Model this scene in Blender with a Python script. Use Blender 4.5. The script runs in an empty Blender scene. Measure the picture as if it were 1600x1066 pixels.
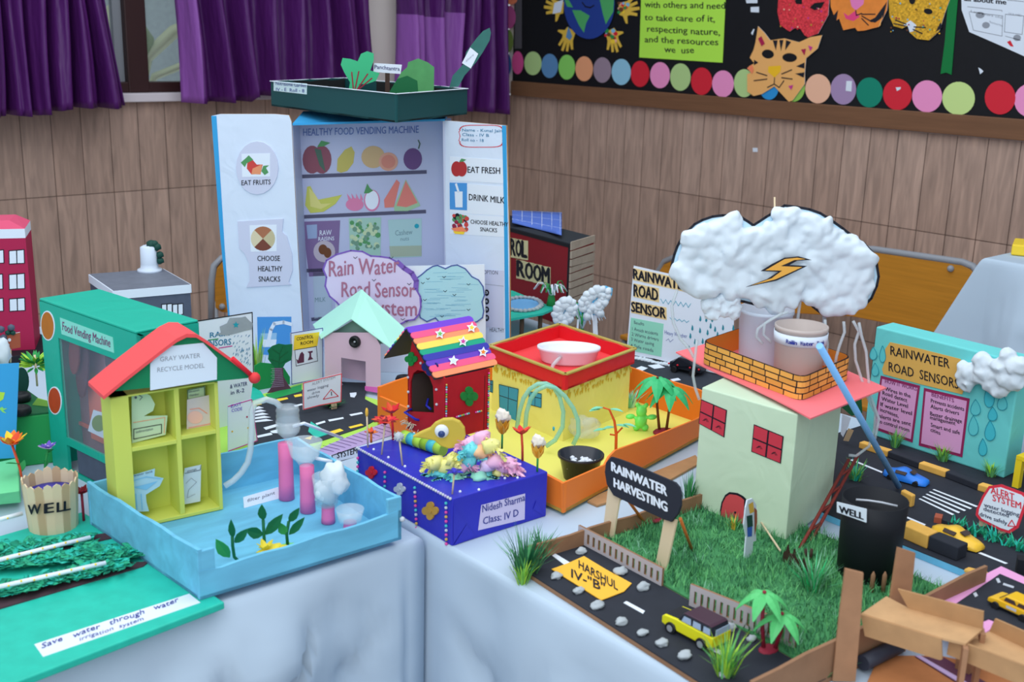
import bpy, bmesh, math, random
from mathutils import Vector as V, Matrix, noise
random.seed(7)
S = bpy.context.scene
C = S.collection
PI = math.pi
# ---------------------------------------------------------------- camera, world, lights, exposure
FPX, PITCH, ROLL, YAW, EYE, TZ = 1772.2, .26586, .027437, .85235, 1.55, .75
_cy, _sy, _cp, _sp = math.cos(YAW), math.sin(YAW), math.cos(PITCH), math.sin(PITCH)
FW = V((_cy*_cp, _sy*_cp, -_sp)); _r = V((_sy, -_cy, 0)); _u = _r.cross(FW)
RT = _r*math.cos(ROLL) + _u*math.sin(ROLL); UP = _u*math.cos(ROLL) - _r*math.sin(ROLL)
CAM = V((0, 0, EYE))
cd = bpy.data.cameras.new('camera'); co = bpy.data.objects.new('camera', cd); C.objects.link(co)
co.matrix_world = Matrix(((RT.x, UP.x, -FW.x, 0), (RT.y, UP.y, -FW.y, 0), (RT.z, UP.z, -FW.z, EYE), (0, 0, 0, 1)))
cd.sensor_fit = 'HORIZONTAL'; cd.sensor_width = 36; cd.lens = 36*FPX/1600; cd.clip_start = .05
cd.dof.use_dof = True; cd.dof.focus_distance = 2.35; cd.dof.aperture_fstop = 6.3
S.camera = co
w = bpy.data.worlds.new('world'); S.world = w; w.use_nodes = True
w.node_tree.nodes['Background'].inputs[0].default_value = (.80, .90, 1, 1)
w.node_tree.nodes['Background'].inputs[1].default_value = .64
def area(name, loc, size, energy, col, target):
    l = bpy.data.lights.new(name, 'AREA'); l.shape = 'RECTANGLE'; l.size, l.size_y = size; l.energy = energy; l.color = col
    o = bpy.data.objects.new(name, l); C.objects.link(o); o.location = loc
    o.rotation_euler = (V(target)-V(loc)).to_track_quat('-Z', 'Y').to_euler()
area('ceiling_panel_light', (1.4, 1.8, 3.1), (2.4, 2.4), 40, (.93, .97, 1), (1.4, 1.8, 0))
area('ceiling_panel_light', (-.5, .3, 2.9), (1.8, 1.8), 30, (.93, .97, 1), (1.6, 1.8, .7))
area('front_fill_light', (-.9, -.9, 2.0), (2.2, 1.6), 20, (.88, .94, 1), (2.0, 2.0, .9))  # unseen fill lamp added behind the camera to brighten walls and upright faces
S.view_settings.view_transform = 'Standard'; S.view_settings.look = 'None'; S.view_settings.gamma = 1
S.view_settings.exposure = 0.0
# ---------------------------------------------------------------- sight lines, planes
def ray(x, y): return FW + RT*((x-800)/FPX) - UP*((y-533)/FPX)
def P(x, y, z=TZ):
    d = ray(x, y); return CAM + d*((z-EYE)/d.z)
def PX(x, y, X):
    d = ray(x, y); return CAM + d*(X/d.x)
def PY(x, y, Y):
    d = ray(x, y); return CAM + d*(Y/d.y)
def proj(p):
    d = V(p)-CAM; k = d.dot(FW); return 800+FPX*d.dot(RT)/k, 533-FPX*d.dot(UP)/k
def zt(p, y):
    lo, hi = -1., 4.
    for _ in range(44):
        m = (lo+hi)/2
        if proj((p[0], p[1], m))[1] > y: lo = m
        else: hi = m
    return lo
class K:                                   # measured crop of the photograph -> photograph coordinates
    def __init__(s, ox, oy, k): s.o = (ox, oy, k)
    def __call__(s, *a):
        if len(a) == 2 and not hasattr(a[0], '__len__'): return (s.o[0]+a[0]/s.o[2], s.o[1]+a[1]/s.o[2])
        return [(s.o[0]+x/s.o[2], s.o[1]+y/s.o[2]) for x, y in a]
class Pl:                                  # a real plane in the room: origin, two axes, normal
    def __init__(s, o, u, v):
        s.o = V(o); s.u = V(u).normalized(); s.n = s.u.cross(V(v)).normalized(); s.v = s.n.cross(s.u)
    def pt(s, a, b, l=0): return s.o + s.u*a + s.v*b + s.n*l
    def uv(s, p):
        d = ray(*p); q = CAM + d*((s.o-CAM).dot(s.n)/d.dot(s.n)) - s.o
        return q.dot(s.u), q.dot(s.v)
    def at(s, p, l=0): return s.pt(*s.uv(p), l)
def card(A, Bp, lean=0):                   # upright plane on the line A-B, leaning back
    A, Bp = V(A), V(Bp); u = (Bp-A); u.z = 0; u.normalize(); n = u.cross(V((0, 0, 1)))
    return Pl(A, u, V((0, 0, 1)) - n*math.tan(math.radians(lean)))
def ground(z): return Pl((0, 0, z), (1, 0, 0), (0, 1, 0))
# ---------------------------------------------------------------- materials
def lin(c): return tuple((x/255/12.92 if x/255 < .04045 else ((x/255+.055)/1.055)**2.4) for x in c) + (1,)
PAL = {}
def pal(s):
    for ln in s.strip().split('\n'):
        t = ln.split(); PAL[t[0]] = (tuple(int(x) for x in t[1:4]), float(t[4]) if len(t) > 4 else .6, t[5] if len(t) > 5 else '')
pal('''
white 232 240 252
paper 226 236 250
cardwhite 214 228 246
cloth 186 204 222 .9 cloth
black 24 27 34
road 46 52 62 .8 mott
ink 26 28 40
inkblue 52 62 150
navy 40 44 110
darkred 120 18 28
red 218 36 52
redpaper 222 58 66
pinkred 240 92 100 .7
pink 236 130 192
hotpink 236 70 130
magenta 206 60 150
lilac 206 182 228
purple 110 52 190
mauve 166 140 178
orange 240 130 44
peach 246 184 158
salmon 250 140 100
yellow 250 214 60
mustard 238 186 72
lemon 232 236 76
lime 176 222 74
limedk 140 184 50
green 36 156 84
emerald 40 190 168 .5 mott
teal 30 160 180
turq 112 214 214 .6 crease
aqua 150 226 206
mint 178 236 218
dkgreen 24 96 60
bottle 18 74 78
leaf 44 150 78
leafdk 14 104 60
sky 132 196 232
skyblue 66 182 226
blue 52 100 200
royal 50 52 190 .35 crease
tray 112 192 232 .7 paint
cream 206 228 200 .8 crease
coral 252 124 132
brick 238 176 84
wood 196 168 132
stick 224 204 170
cardboard 182 140 98 .8 mott
cardside 150 112 84 .8 mott
benchwood 196 132 44 .4 grain
steel 150 154 162 .35
trimwood 122 86 62 .5 grain
boardblack 17 19 25 .6 mott
gray 150 156 168
slate 84 92 112 .7 mott
brown 110 66 40
dkbrown 64 44 36
maroon 150 36 60
gold 196 150 60 .35
silver 200 206 216 .3
earthblue 38 66 150
limepaper 186 244 84
plum 86 32 106 .42 satin
plumlining 150 88 176 .5 satin
windowframe 58 34 34 .4
sill 222 214 220
wallcream 242 232 226
soil 74 54 62 .95 mott
crepe 46 176 134 .8
crimson 176 30 78
ovalo 190 110 20 .5 mott
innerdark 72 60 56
tan 200 166 130
glitter 232 60 70 .35 spark
catorange 244 182 110
skin 214 176 150
floortile 150 140 132 .5
grassb 88 164 104 .8
grassc 108 186 116 .8
grassl 130 196 84 .8
cotton 214 226 236 1 
cottonblue 196 226 244 1 
stone 176 184 190 .8 mott
jelly 120 236 110 .3
palmleaf 60 190 120 .4
carblue 44 130 236 .3
caryellow 246 196 60 .3
taxi 240 190 40 .3
suv 232 226 40 .3
rubber 30 32 36 .5
glass 70 80 96 .15
pebble 224 230 240
noseyellow 250 196 40
gloss 40 44 54 .25
''')
pal('''
outwall 176 192 194 .9 mott
banstem 120 140 80
banleaf 226 236 190 .4
banleafdk 150 176 120 .5
grayd 86 84 92
dmagenta 190 84 150
olive 120 146 70
dblue 30 92 160
dpink 226 84 156
ltgreen 182 214 144
cblue 96 146 196
cgreen 142 220 106
csal 242 168 124
cmauve 158 138 156
csky 150 206 234
cred 218 40 58
cpink 244 152 204
csky2 44 150 220
cgreen2 150 200 90
cpeach 244 190 160
cmauve2 168 142 184
cteal 14 136 112
cpale 204 230 148
cgreen3 82 176 106
handyellow 230 190 74
catfur 240 140 60 .7 mott
catgold 214 160 44 .5 spark
ribbon 8 120 60 .25
''')
pal('''
crepe2 20 140 110 .8
redorange 226 84 52
violet 120 96 206
ltgreen2 122 226 160
dkgreen2 20 70 62
skyblue2 54 160 220
dpink2 220 84 120
rust 170 86 62
roofgray 112 118 132 .6 mott
turqgreen 24 176 152 .45 crease
mauvedk 178 140 154
mauvedk2 96 60 70
salmonfloor 246 136 116
redbrown 120 50 50
ovalr 190 70 30 .5 mott
mintpaper 140 224 208
plumink 130 50 110
''')
pal('''
lemonc 212 218 100 .7
gablegreen 18 130 84
coralroof 244 84 88
redroll 226 60 64
cardgreen 196 220 184
cardmauve 214 202 204
peachc 240 190 180
cardblue 176 216 232
cardgray 206 218 226
pinktube 238 122 178
tray2 150 214 240
yellowc 238 220 70
limeg 120 210 110
''')
pal('''
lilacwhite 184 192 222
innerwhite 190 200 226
doorwhite 214 228 248 .6 crease
lilacpaper 204 210 234
titleblue 96 118 180
slate2 84 84 110
appledim 136 80 96
leafprint 84 150 96
leafdim 74 104 92
mangodim 190 180 100
orangedim 200 172 130
grapefruit 214 160 140
grapefruit2 208 136 122
plumdim 104 74 128
bananadim 196 200 96
bananadim2 216 212 130
dragon 216 130 170
melon 222 130 120
melonrind 160 200 160
packplum 126 104 150
packskin 186 176 190
packlilac 150 170 206
packgreen 160 200 186
packdk 110 150 130
packlt 190 210 170
packmint 168 204 206
packsand 164 180 160
packink 110 140 150
packmilk 178 196 214
strawb 206 70 66
strawb2 230 150 110
nutred 120 66 54
nutpale 216 206 176
nutbrown 170 110 80
nutpale2 196 186 150
printblue 74 150 220
glassprint 150 196 232
applered 176 48 52
berry 150 40 70
tealink 56 130 170
soilblack 28 30 32 .95 mott
mintwhite 206 232 238
leaf2 60 186 130
leafmott 84 156 96 .7 mott
cucumber 52 110 104 .7 mott
limeground 176 226 92
purpledk 90 66 120
cloudgray 156 166 176 .8 mott
plumfig 96 50 76
treegreen 16 112 72 .7 mott
trunkplum 96 62 84 .8 mott
pinkcard 226 192 214
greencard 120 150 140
hotpink2 236 112 196
mintroof 178 238 222
lilacpaper2 216 206 240
purplemid 128 96 190
roseink 170 112 142
cloudblue 172 220 234
cloudblue2 140 196 222
inkblue2 80 100 170
''')
pal('''
bteal 70 190 200 .2
bpink 226 80 170 .2
bgold 206 170 90 .2
blilac 190 180 230 .2
bsilver 190 196 204 .5
redhouse 186 22 40 .45 mott
slpurple 120 70 210
slpink 244 92 140
slorange 250 152 108
slyellow 246 222 100
slgreen 34 166 130
slblue 60 62 170
slpurple2 108 66 190
slgreen2 120 190 90
clover 30 130 60 .4
navyflower 34 40 120 .4
shred 232 222 196
birdyellow 206 180 70 .5
eyewhite 232 238 246 .1
eyeblue 54 76 130 .1
fteal 120 220 226
fyellow 240 236 150
fmint 150 220 196
fpink 244 190 222
forange 246 196 150
flilac 228 200 238
amber 232 160 40
cottonwarm 240 232 218 1
yellowfloor 240 236 116
orangep 244 128 44 .5
yellowpaper 240 236 136 .7 crease
redfoil 226 40 52 .35 crease
goldtrim 190 170 90 .35 mott
redroof2 236 70 76
goldfoil 216 186 60 .3
windowblue 58 160 206
tubwhite 236 238 250 .3
rusttrunk 220 90 40
aqualeaf 130 214 180
darkredpaper 142 26 38
blacktop 40 46 54
kraft 172 158 142 .9 mott
lettercream 226 214 166
solarblue 84 116 204
pondblue 110 180 236 .3
fencebrown 88 66 50
cloudedge 96 190 236
letterstrip 236 208 150
mintnote 150 222 196
tealpale 96 176 200
droptealdk 40 140 160
''')
pal('''
roadblk 42 46 56 .8 mott
grassdk 52 116 78 .8
grasspale 140 196 164 .8
grassmat 70 140 88 .9 mott
noteyellow 250 190 62
fencegray 190 182 186
signblack 40 44 56 .7
orangewood 200 110 50
maroon2 150 40 62
windowred 206 58 76
doorred 218 80 86
brick2 222 160 72
brickback 214 140 50
silvery 150 156 166 .5
strawblue 134 194 252 .4
twigred 140 56 48
plumroof 70 44 60 .3
paleglass 170 190 216 .2
palmleaf2 90 196 116 .45
pondside 110 190 224 .6 mott
signtan 226 178 92
notemaroon 150 40 92
notepink 224 164 212
drop1 96 206 212
drop2 70 196 212
dropline 40 150 170
curbyellow 236 182 88 .7 mott
redborder 222 52 72
yellow2 240 212 40
rampbase 190 124 76 .8 mott
cardlight 200 158 114 .8 mott
cardmid 168 124 92 .8 mott
shinyblue 70 140 220 .2
tubeblack 54 58 72 .5
plumdark 96 54 78
pinkborder 238 166 216
boltgold 240 176 76
''')
_mc = {}
def m(name):
    if name in _mc: return _mc[name]
    M = bpy.data.materials.new(name); M.use_nodes = True; _mc[name] = M
    nt = M.node_tree; N = nt.nodes; L = nt.links; bs = N['Principled BSDF']
    if name in SPECIAL: SPECIAL[name](M, nt, N, L, bs); return M
    c, r, k = PAL[name]; c = lin(c)
    bs.inputs['Base Color'].default_value = c; bs.inputs['Roughness'].default_value = r
    bs.inputs['Specular IOR Level'].default_value = .3
    def tex(kind, **kw):
        t = N.new(kind); 
        for a, v in kw.items():
            if a in t.inputs: t.inputs[a].default_value = v
        return t
    tc = N.new('ShaderNodeTexCoord')
    def vary(fac, lo, hi):
        mx = N.new('ShaderNodeMix'); mx.data_type = 'RGBA'
        mx.inputs[6].default_value = tuple(x*lo for x in c[:3])+(1,); mx.inputs[7].default_value = tuple(min(1, x*hi) for x in c[:3])+(1,)
        L.new(fac, mx.inputs[0]); L.new(mx.outputs[2], bs.inputs['Base Color'])
    def bump(h, s, d=.002):
        b = N.new('ShaderNodeBump'); b.inputs['Strength'].default_value = s; b.inputs['Distance'].default_value = d
        L.new(h, b.inputs['Height']); L.new(b.outputs[0], bs.inputs['Normal'])
    def mapped(sc):
        mp = N.new('ShaderNodeMapping'); mp.inputs['Scale'].default_value = sc; L.new(tc.outputs['Object'], mp.inputs[0]); return mp.outputs[0]
    if k == 'mott':
        t = tex('ShaderNodeTexNoise', Scale=38., Detail=4.); L.new(tc.outputs['Object'], t.inputs[0]); vary(t.outputs[0], .8, 1.2)
    elif k == 'crease':
        t = tex('ShaderNodeTexNoise', Scale=15., Detail=2., Distortion=.9); L.new(tc.outputs['Object'], t.inputs[0]); bump(t.outputs[0], .42, .006)
    elif k == 'cloth':
        t = tex('ShaderNodeTexNoise', Scale=5., Detail=2., Distortion=.1); L.new(tc.outputs['Object'], t.inputs[0]); bump(t.outputs[0], .3, .02)
    elif k == 'paint':
        t = tex('ShaderNodeTexNoise', Scale=9., Detail=5., Distortion=.5); L.new(mapped((1, 4, 4)), t.inputs[0]); vary(t.outputs[0], .62, 1.35)
    elif k == 'grain':
        t = tex('ShaderNodeTexNoise', Scale=7., Detail=5., Distortion=.6); L.new(mapped((1, .6, 14)), t.inputs[0]); vary(t.outputs[0], .72, 1.25)
    elif k == 'satin':
        bs.inputs['Specular IOR Level'].default_value = .35
        t = tex('ShaderNodeTexNoise', Scale=5., Detail=3.); L.new(mapped((3, 3, .7)), t.inputs[0]); bump(t.outputs[0], .5, .03)
    elif k == 'spark':
        t = tex('ShaderNodeTexVoronoi', Scale=160.); L.new(tc.outputs['Object'], t.inputs[0]); vary(t.outputs['Color'], .6, 1.6)
    return M
def _clear(col, amt, rough):
    def f(M, nt, N, L, bs):
        tr = N.new('ShaderNodeBsdfTransparent'); mx = N.new('ShaderNodeMixShader'); mx.inputs[0].default_value = amt
        bs.inputs['Base Color'].default_value = lin(col); bs.inputs['Roughness'].default_value = rough
        L.new(tr.outputs[0], mx.inputs[1]); L.new(bs.outputs[0], mx.inputs[2]); L.new(mx.outputs[0], N['Material Output'].inputs[0])
    return f
def _tile(axis, x0):
    def f(M, nt, N, L, bs):
        g = N.new('ShaderNodeNewGeometry'); sx = N.new('ShaderNodeSeparateXYZ'); L.new(g.outputs['Position'], sx.inputs[0])
        cb = N.new('ShaderNodeCombineXYZ'); ad = N.new('ShaderNodeMath'); ad.operation = 'ADD'; ad.inputs[1].default_value = x0
        az = N.new('ShaderNodeMath'); az.operation = 'ADD'; az.inputs[1].default_value = .4533+.45*9
        L.new(sx.outputs[axis], ad.inputs[0]); L.new(sx.outputs[2], az.inputs[0])
        L.new(ad.outputs[0], cb.inputs[0]); L.new(az.outputs[0], cb.inputs[1])
        br = N.new('ShaderNodeTexBrick'); br.offset = 0; br.squash = 1
        for a, v in (('Scale', 1.), ('Brick Width', .113), ('Row Height', .45), ('Mortar Size', .0016), ('Mortar Smooth', .2), ('Bias', 0.)): br.inputs[a].default_value = v
        br.inputs['Color1'].default_value = lin((196, 168, 154)); br.inputs['Color2'].default_value = lin((182, 154, 140)); br.inputs['Mortar'].default_value = lin((84, 64, 56))
        L.new(cb.outputs[0], br.inputs[0])
        mp = N.new('ShaderNodeMapping'); mp.inputs['Scale'].default_value = (14, 14, 1.6); L.new(g.outputs['Position'], mp.inputs[0])
        no = N.new('ShaderNodeTexNoise'); no.inputs['Scale'].default_value = 3.2; no.inputs['Detail'].default_value = 6; no.inputs['Distortion'].default_value = .7; L.new(mp.outputs[0], no.inputs[0])
        rp = N.new('ShaderNodeValToRGB'); rp.color_ramp.elements[0].position = .3; rp.color_ramp.elements[1].position = .72
        rp.color_ramp.elements[0].color = (.68, .68, .68, 1); rp.color_ramp.elements[1].color = (1.12, 1.1, 1.08, 1)
        L.new(no.outputs[0], rp.inputs[0])
        mx = N.new('ShaderNodeMix'); mx.data_type = 'RGBA'; mx.blend_type = 'MULTIPLY'; mx.inputs[0].default_value = 1
        L.new(br.outputs[0], mx.inputs[6]); L.new(rp.outputs[0], mx.inputs[7]); L.new(mx.outputs[2], bs.inputs['Base Color'])
        bs.inputs['Roughness'].default_value = .45
    return f
SPECIAL = {'clear2': _clear((228, 240, 248), .28, .06), 'clear': _clear((225, 238, 245), .22, .08), 'clearhose': _clear((214, 226, 232), .5, .12), 'aquahose': _clear((150, 226, 206), .62, .15),
           'frosted': _clear((222, 234, 250), .68, .35), 'frostedwarm': _clear((216, 202, 196), .72, .35), 'pane': _clear((200, 215, 220), .12, .03), 'acrylic': _clear((196, 200, 220), .1, .06),
           'tile_y': _tile(1, 20.035), 'tile_x': _tile(0, 20.06)}
# ---------------------------------------------------------------- building
WL = {}
def base(o): return WL.get(o.name, V((0, 0, 0)))
def tag(o, label=None, cat=None, group=None, kind=None):
    if label: o['label'] = label
    if cat: o['category'] = cat
    if group: o['group'] = group
    if kind: o['kind'] = kind
    return o
def thing(name, label, cat, loc, group=None):
    o = bpy.data.objects.new(name, None); o.empty_display_size = .02; C.objects.link(o)
    o.location = loc; WL[o.name] = V(loc); return tag(o, label, cat, group)
def cp(root, loc, rz=0, label=None, sc=1):
    def rec(o, par):
        c = o.copy(); C.objects.link(c); c.parent = par
        for ch in o.children: rec(ch, c)
        return c
    c = rec(root, None); c.location = loc; c.rotation_euler = (0, 0, rz); c.scale = (sc, sc, sc)
    if label: c['label'] = label
    return c
class B:
    def __init__(s): s.v = []; s.f = []; s.mi = []; s.sm = []; s.ms = []
    def mat(s, n):
        if n not in s.ms: s.ms.append(n)
        return s.ms.index(n)
    def add(s, vs, fs, mt, sm=False):
        k = len(s.v); s.v += [V(p) for p in vs]; i = s.mat(mt)
        for f in fs: s.f.append([k+j for j in f]); s.mi.append(i); s.sm.append(sm)
        return s
    def face(s, pts, mt): return s.add(pts, [list(range(len(pts)))], mt)
    def flat(s, pl, pix, mt, l=.0006, raw=False):
        return s.face([pl.pt(*(p if raw else pl.uv(p)), l) for p in pix], mt)
    def slab(s, pl, pix, mt, l=0, t=.0015, edge=None, raw=False):
        q = [p if raw else pl.uv(p) for p in pix]; n = len(q)
        return s.prism([pl.pt(*p, l) for p in q], [pl.pt(*p, l+t) for p in q], mt, edge)
    def prism(s, lo, hi, mt, edge=None):
        n = len(lo); s.add(list(lo)+list(hi), [list(range(n-1, -1, -1)), list(range(n, 2*n))], mt)
        k = len(s.v)-2*n; i = s.mat(edge or mt)
        for j in range(n): s.f.append([k+j, k+(j+1) % n, k+n+(j+1) % n, k+n+j]); s.mi.append(i); s.sm.append(False)
        return s
    def disc(s, pl, c, r, mt, l=.0006, t=0, n=20, raw=False, rot=0, edge=None):
        # round patch: c and r in photograph pixels unless raw
        rx, ry = r if hasattr(r, '__len__') else (r, r)
        pts = []
        for i in range(n):
            a = 2*PI*i/n; x, y = rx*math.cos(a), ry*math.sin(a)
            pts.append((c[0]+x*math.cos(rot)-y*math.sin(rot), c[1]+x*math.sin(rot)+y*math.cos(rot)))
        return s.slab(pl, pts, mt, l, t, edge, raw) if t else s.flat(pl, pts, mt, l, raw)
    def line(s, pl, pix, wd, mt, l=.0008, raw=False):
        q = [V(p if raw else pl.uv(p)) for p in pix]
        for a, b in zip(q, q[1:]):
            d = (b-a)
            if d.length < 1e-6: continue
            d.normalize(); k = V((-d.y, d.x))*wd/2; e = d*wd*.3
            s.face([pl.pt(*p, l) for p in (a-k-e, b-k+e, b+k+e, a+k-e)], mt)
        return s
    def box(s, c, sz, mt, rz=0, R=None):
        R = R or Matrix.Rotation(rz, 3, 'Z'); c = V(c); h = V(sz)/2
        vs = [c + R @ V((x*h.x, y*h.y, z*h.z)) for z in (-1, 1) for x, y in ((-1, -1), (1, -1), (1, 1), (-1, 1))]
        return s.add(vs, [(3, 2, 1, 0), (4, 5, 6, 7), (0, 1, 5, 4), (1, 2, 6, 5), (2, 3, 7, 6), (3, 0, 4, 7)], mt)
    def bar(s, a, b, w, t, mt, up=(0, 0, 1)):
        a, b = V(a), V(b); d = (b-a).normalized(); up = V(up)
        if abs(d.dot(up)) > .99: up = V((1, 0, 0))
        x = d.cross(up).normalized()*w/2; y = x.cross(d).normalized()*t/2
        return s.prism([a-x-y, a+x-y, a+x+y, a-x+y], [b-x-y, b+x-y, b+x+y, b-x+y], mt)
    def tube(s, pts, r, mt, n=8, closed=False):
        pts = [V(p) for p in pts]; rs = r if hasattr(r, '__len__') else [r]*len(pts)
        t0 = (pts[1]-pts[0]).normalized(); a = t0.orthogonal().normalized(); vs = []; L = len(pts)
        for i, p in enumerate(pts):
            t = (pts[min(i+1, L-1)]-pts[max(i-1, 0)])
            t = t.normalized() if t.length > 1e-9 else t0
            a = (a - t*a.dot(t)); a = a.normalized() if a.length > 1e-6 else t.orthogonal().normalized(); b = t.cross(a)
            vs += [p + (a*math.cos(2*PI*k/n) + b*math.sin(2*PI*k/n))*rs[i] for k in range(n)]
        fs = [(i*n+k, i*n+(k+1) % n, (i+1)*n+(k+1) % n, (i+1)*n+k) for i in range(L-1) for k in range(n)]
        s.add(vs, fs, mt, True); k0 = len(s.v)-len(vs); i = s.mat(mt)
        for f in ([k0+j for j in range(n-1, -1, -1)], [k0+(L-1)*n+j for j in range(n)]): s.f.append(f); s.mi.append(i); s.sm.append(False)
        return s
    def lathe(s, o, prof, mt, n=28, R=None, wob=0, sq=(1, 1)):
        o = V(o); vs = []
        for r, z in prof:
            for k in range(n):
                a = 2*PI*k/n; q = V((r*math.cos(a)*sq[0], r*math.sin(a)*sq[1], z))
                vs.append(o + (R @ q if R else q))
        fs = [(i*n+k, i*n+(k+1) % n, (i+1)*n+(k+1) % n, (i+1)*n+k) for i in range(len(prof)-1) for k in range(n)]
        return s.add(vs, fs, mt, True)
    def ball(s, c, r, mt, sub=2, amp=0, fr=1., sd=0, R=None):
        c = V(c); r = r if hasattr(r, '__len__') else (r, r, r)
        vs, fs = ico(sub); out = []
        for p in vs:
            k = 1 + (amp*(noise.noise(p*fr+V((sd, sd*1.7, 3)))+.5*noise.noise(p*fr*2.3+V((9, sd, 3)))) if amp else 0)
            q = V((p.x*r[0]*k, p.y*r[1]*k, p.z*r[2]*k)); out.append(c + (R @ q if R else q))
        return s.add(out, fs, mt, True)
    def blade(s, p, d, h, wd, bend, mt):
        p = V(p); d = V(d); side = V((-d.y, d.x, 0)); side = side.normalized()*wd/2 if side.length > 1e-6 else V((wd/2, 0, 0))
        a = p + V((0, 0, h*.55)) + d*bend*.35; e = p + V((0, 0, h)) + d*bend
        return s.add([p-side, p+side, a+side*.7, a-side*.7, e], [(0, 1, 2, 3), (3, 2, 4)], mt)
    def leaf(s, p, d, up, L, wd, mt, t=.0008, droop=0):
        # a pointed leaf with a fold and a thickness
        p, d, up = V(p), V(d).normalized(), V(up); x = d.cross(up).normalized(); n = x.cross(d).normalized()
        prof = [(0, .08), (.2, .7), (.45, 1), (.7, .75), (.88, .35), (1, .02)]; top = []
        for a, k in prof:
            c = p + d*L*a - n*droop*a*a
            top += [c - x*wd/2*k + n*wd*.1*k, c, c + x*wd/2*k + n*wd*.1*k]
        k = len(top); vs = top+[q-n*t for q in top]; fs = []
        for i in range(len(prof)-1):
            for j in (0, 1):
                a = i*3+j; fs += [(a, a+1, a+4, a+3), (k+a+3, k+a+4, k+a+1, k+a)]
            fs += [(i*3, i*3+3, k+i*3+3, k+i*3), (i*3+5, i*3+2, k+i*3+2, k+i*3+5)]
        return s.add(vs, fs, mt)
    def text(s, pl, t, a, c, h, mt, l=.0008, bold=0, wob=0, raw=False):
        vs, fs, w_, capH = glyphs(t)
        A = V(a if raw else pl.uv(a)); Cc = V(c if raw else pl.uv(c)); Hh = (A + V((0, h))) if raw else V(pl.uv((a[0], a[1]-h)))
        dx, dy = (Cc-A)/w_, (Hh-A)/capH
        for i, (ox, oy) in enumerate(((0, 0), (1, .3), (-1, .6), (0, 1)) if bold else ((0, 0),)):
            out = []
            for x, y in vs:
                y2 = y + (wob*capH*math.sin(x*2.3+len(t)) if wob else 0); q = A + dx*(x+ox*bold*1.2) + dy*(y2+oy*bold*1.2); out.append(pl.pt(q.x, q.y, l+i*.00006))
            s.add(out, fs, mt)
        return s
    def build(s, name, parent=None, label=None, cat=None, group=None, kind=None, bev=0, weld=False):
        o0 = base(parent) if parent else V((sum(p.x for p in s.v)/len(s.v), sum(p.y for p in s.v)/len(s.v), min(p.z for p in s.v)))
        me = bpy.data.meshes.new(name); me.from_pydata([p-o0 for p in s.v], [], s.f); me.validate()
        for n in s.ms: me.materials.append(m(n))
        if len(me.polygons) == len(s.f):
            me.polygons.foreach_set('material_index', s.mi); me.polygons.foreach_set('use_smooth', s.sm)
        else: print('face loss', name, len(me.polygons), len(s.f))
        bm = bmesh.new(); bm.from_mesh(me)
        if weld: bmesh.ops.remove_doubles(bm, verts=bm.verts, dist=1e-5)
        bmesh.ops.recalc_face_normals(bm, faces=bm.faces); bm.to_mesh(me); bm.free()
        o = bpy.data.objects.new(name, me); C.objects.link(o)
        if parent: o.parent = parent
        else: o.location = o0
        WL[o.name] = o0
        if bev:
            md = o.modifiers.new('soft edges', 'BEVEL'); md.width = bev; md.segments = 2; md.limit_method = 'ANGLE'; md.angle_limit = math.radians(40)
        return tag(o, label, cat, group, kind)
_ico = {}
def ico(n):
    if n not in _ico:
        bm = bmesh.new(); bmesh.ops.create_icosphere(bm, subdivisions=n, radius=1); bm.verts.index_update()
        _ico[n] = ([v.co.copy() for v in bm.verts], [[v.index for v in f.verts] for f in bm.faces]); bm.free()
    return _ico[n]
_gl = {}
def glyphs(t, bold=0):
    if (t, bold) in _gl: return _gl[t, bold]
    def mk(s):
        cu = bpy.data.curves.new('lettering', 'FONT'); cu.body = s; cu.resolution_u = 2; cu.offset = bold; cu.fill_mode = 'FRONT'
        o = bpy.data.objects.new('lettering', cu); me = bpy.data.meshes.new_from_object(o)
        r = [(v.co.x, v.co.y) for v in me.vertices], [list(p.vertices) for p in me.polygons]
        bpy.data.objects.remove(o); bpy.data.curves.remove(cu); bpy.data.meshes.remove(me); return r
    if 'H' not in _gl: _gl['H'] = max(y for x, y in mk('H')[0])
    vs, fs = mk(t); x0 = min(x for x, y in vs); vs = [(x-x0, y) for x, y in vs]
    _gl[t, bold] = (vs, fs, max(x for x, y in vs), _gl['H']); return _gl[t, bold]
class Boxp:                                # box on a support from three base corners seen in the photograph and one top corner
    def __init__(s, L, N, R, ntop, z=TZ, fromtop=False):
        s.N = P(*N, z); s.z1 = zt(s.N, ntop)
        if fromtop: s.L, s.R = P(*L, s.z1), P(*R, s.z1)
        else: s.L, s.R = P(*L, z), P(*R, z)
        for q in (s.L, s.R): q.z = z
        s.F = s.L + s.R - s.N; s.z0 = z; s.h = s.z1 - z
        s.lo = [s.L, s.N, s.R, s.F]; s.hi = [V((p.x, p.y, s.z1)) for p in s.lo]
        s.pl = card(s.L, s.N); s.pr = card(s.N, s.R); s.pt = ground(s.z1); s.c = (s.L+s.R)/2
    def solid(s, b, mt, top=None):
        b.prism(s.lo, s.hi, mt)
        return b
    def shell(s, b, mt, t=.004, h=None):   # four walls, inside open
        hh = h or s.h; ins = [p + (s.c-p).normalized()*t*1.41 for p in s.lo]
        for i in range(4):
            j = (i+1) % 4; up = V((0, 0, hh))
            b.prism([s.lo[i], s.lo[j], ins[j], ins[i]], [s.lo[i]+up, s.lo[j]+up, ins[j]+up, ins[i]+up], mt)
        return b
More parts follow.
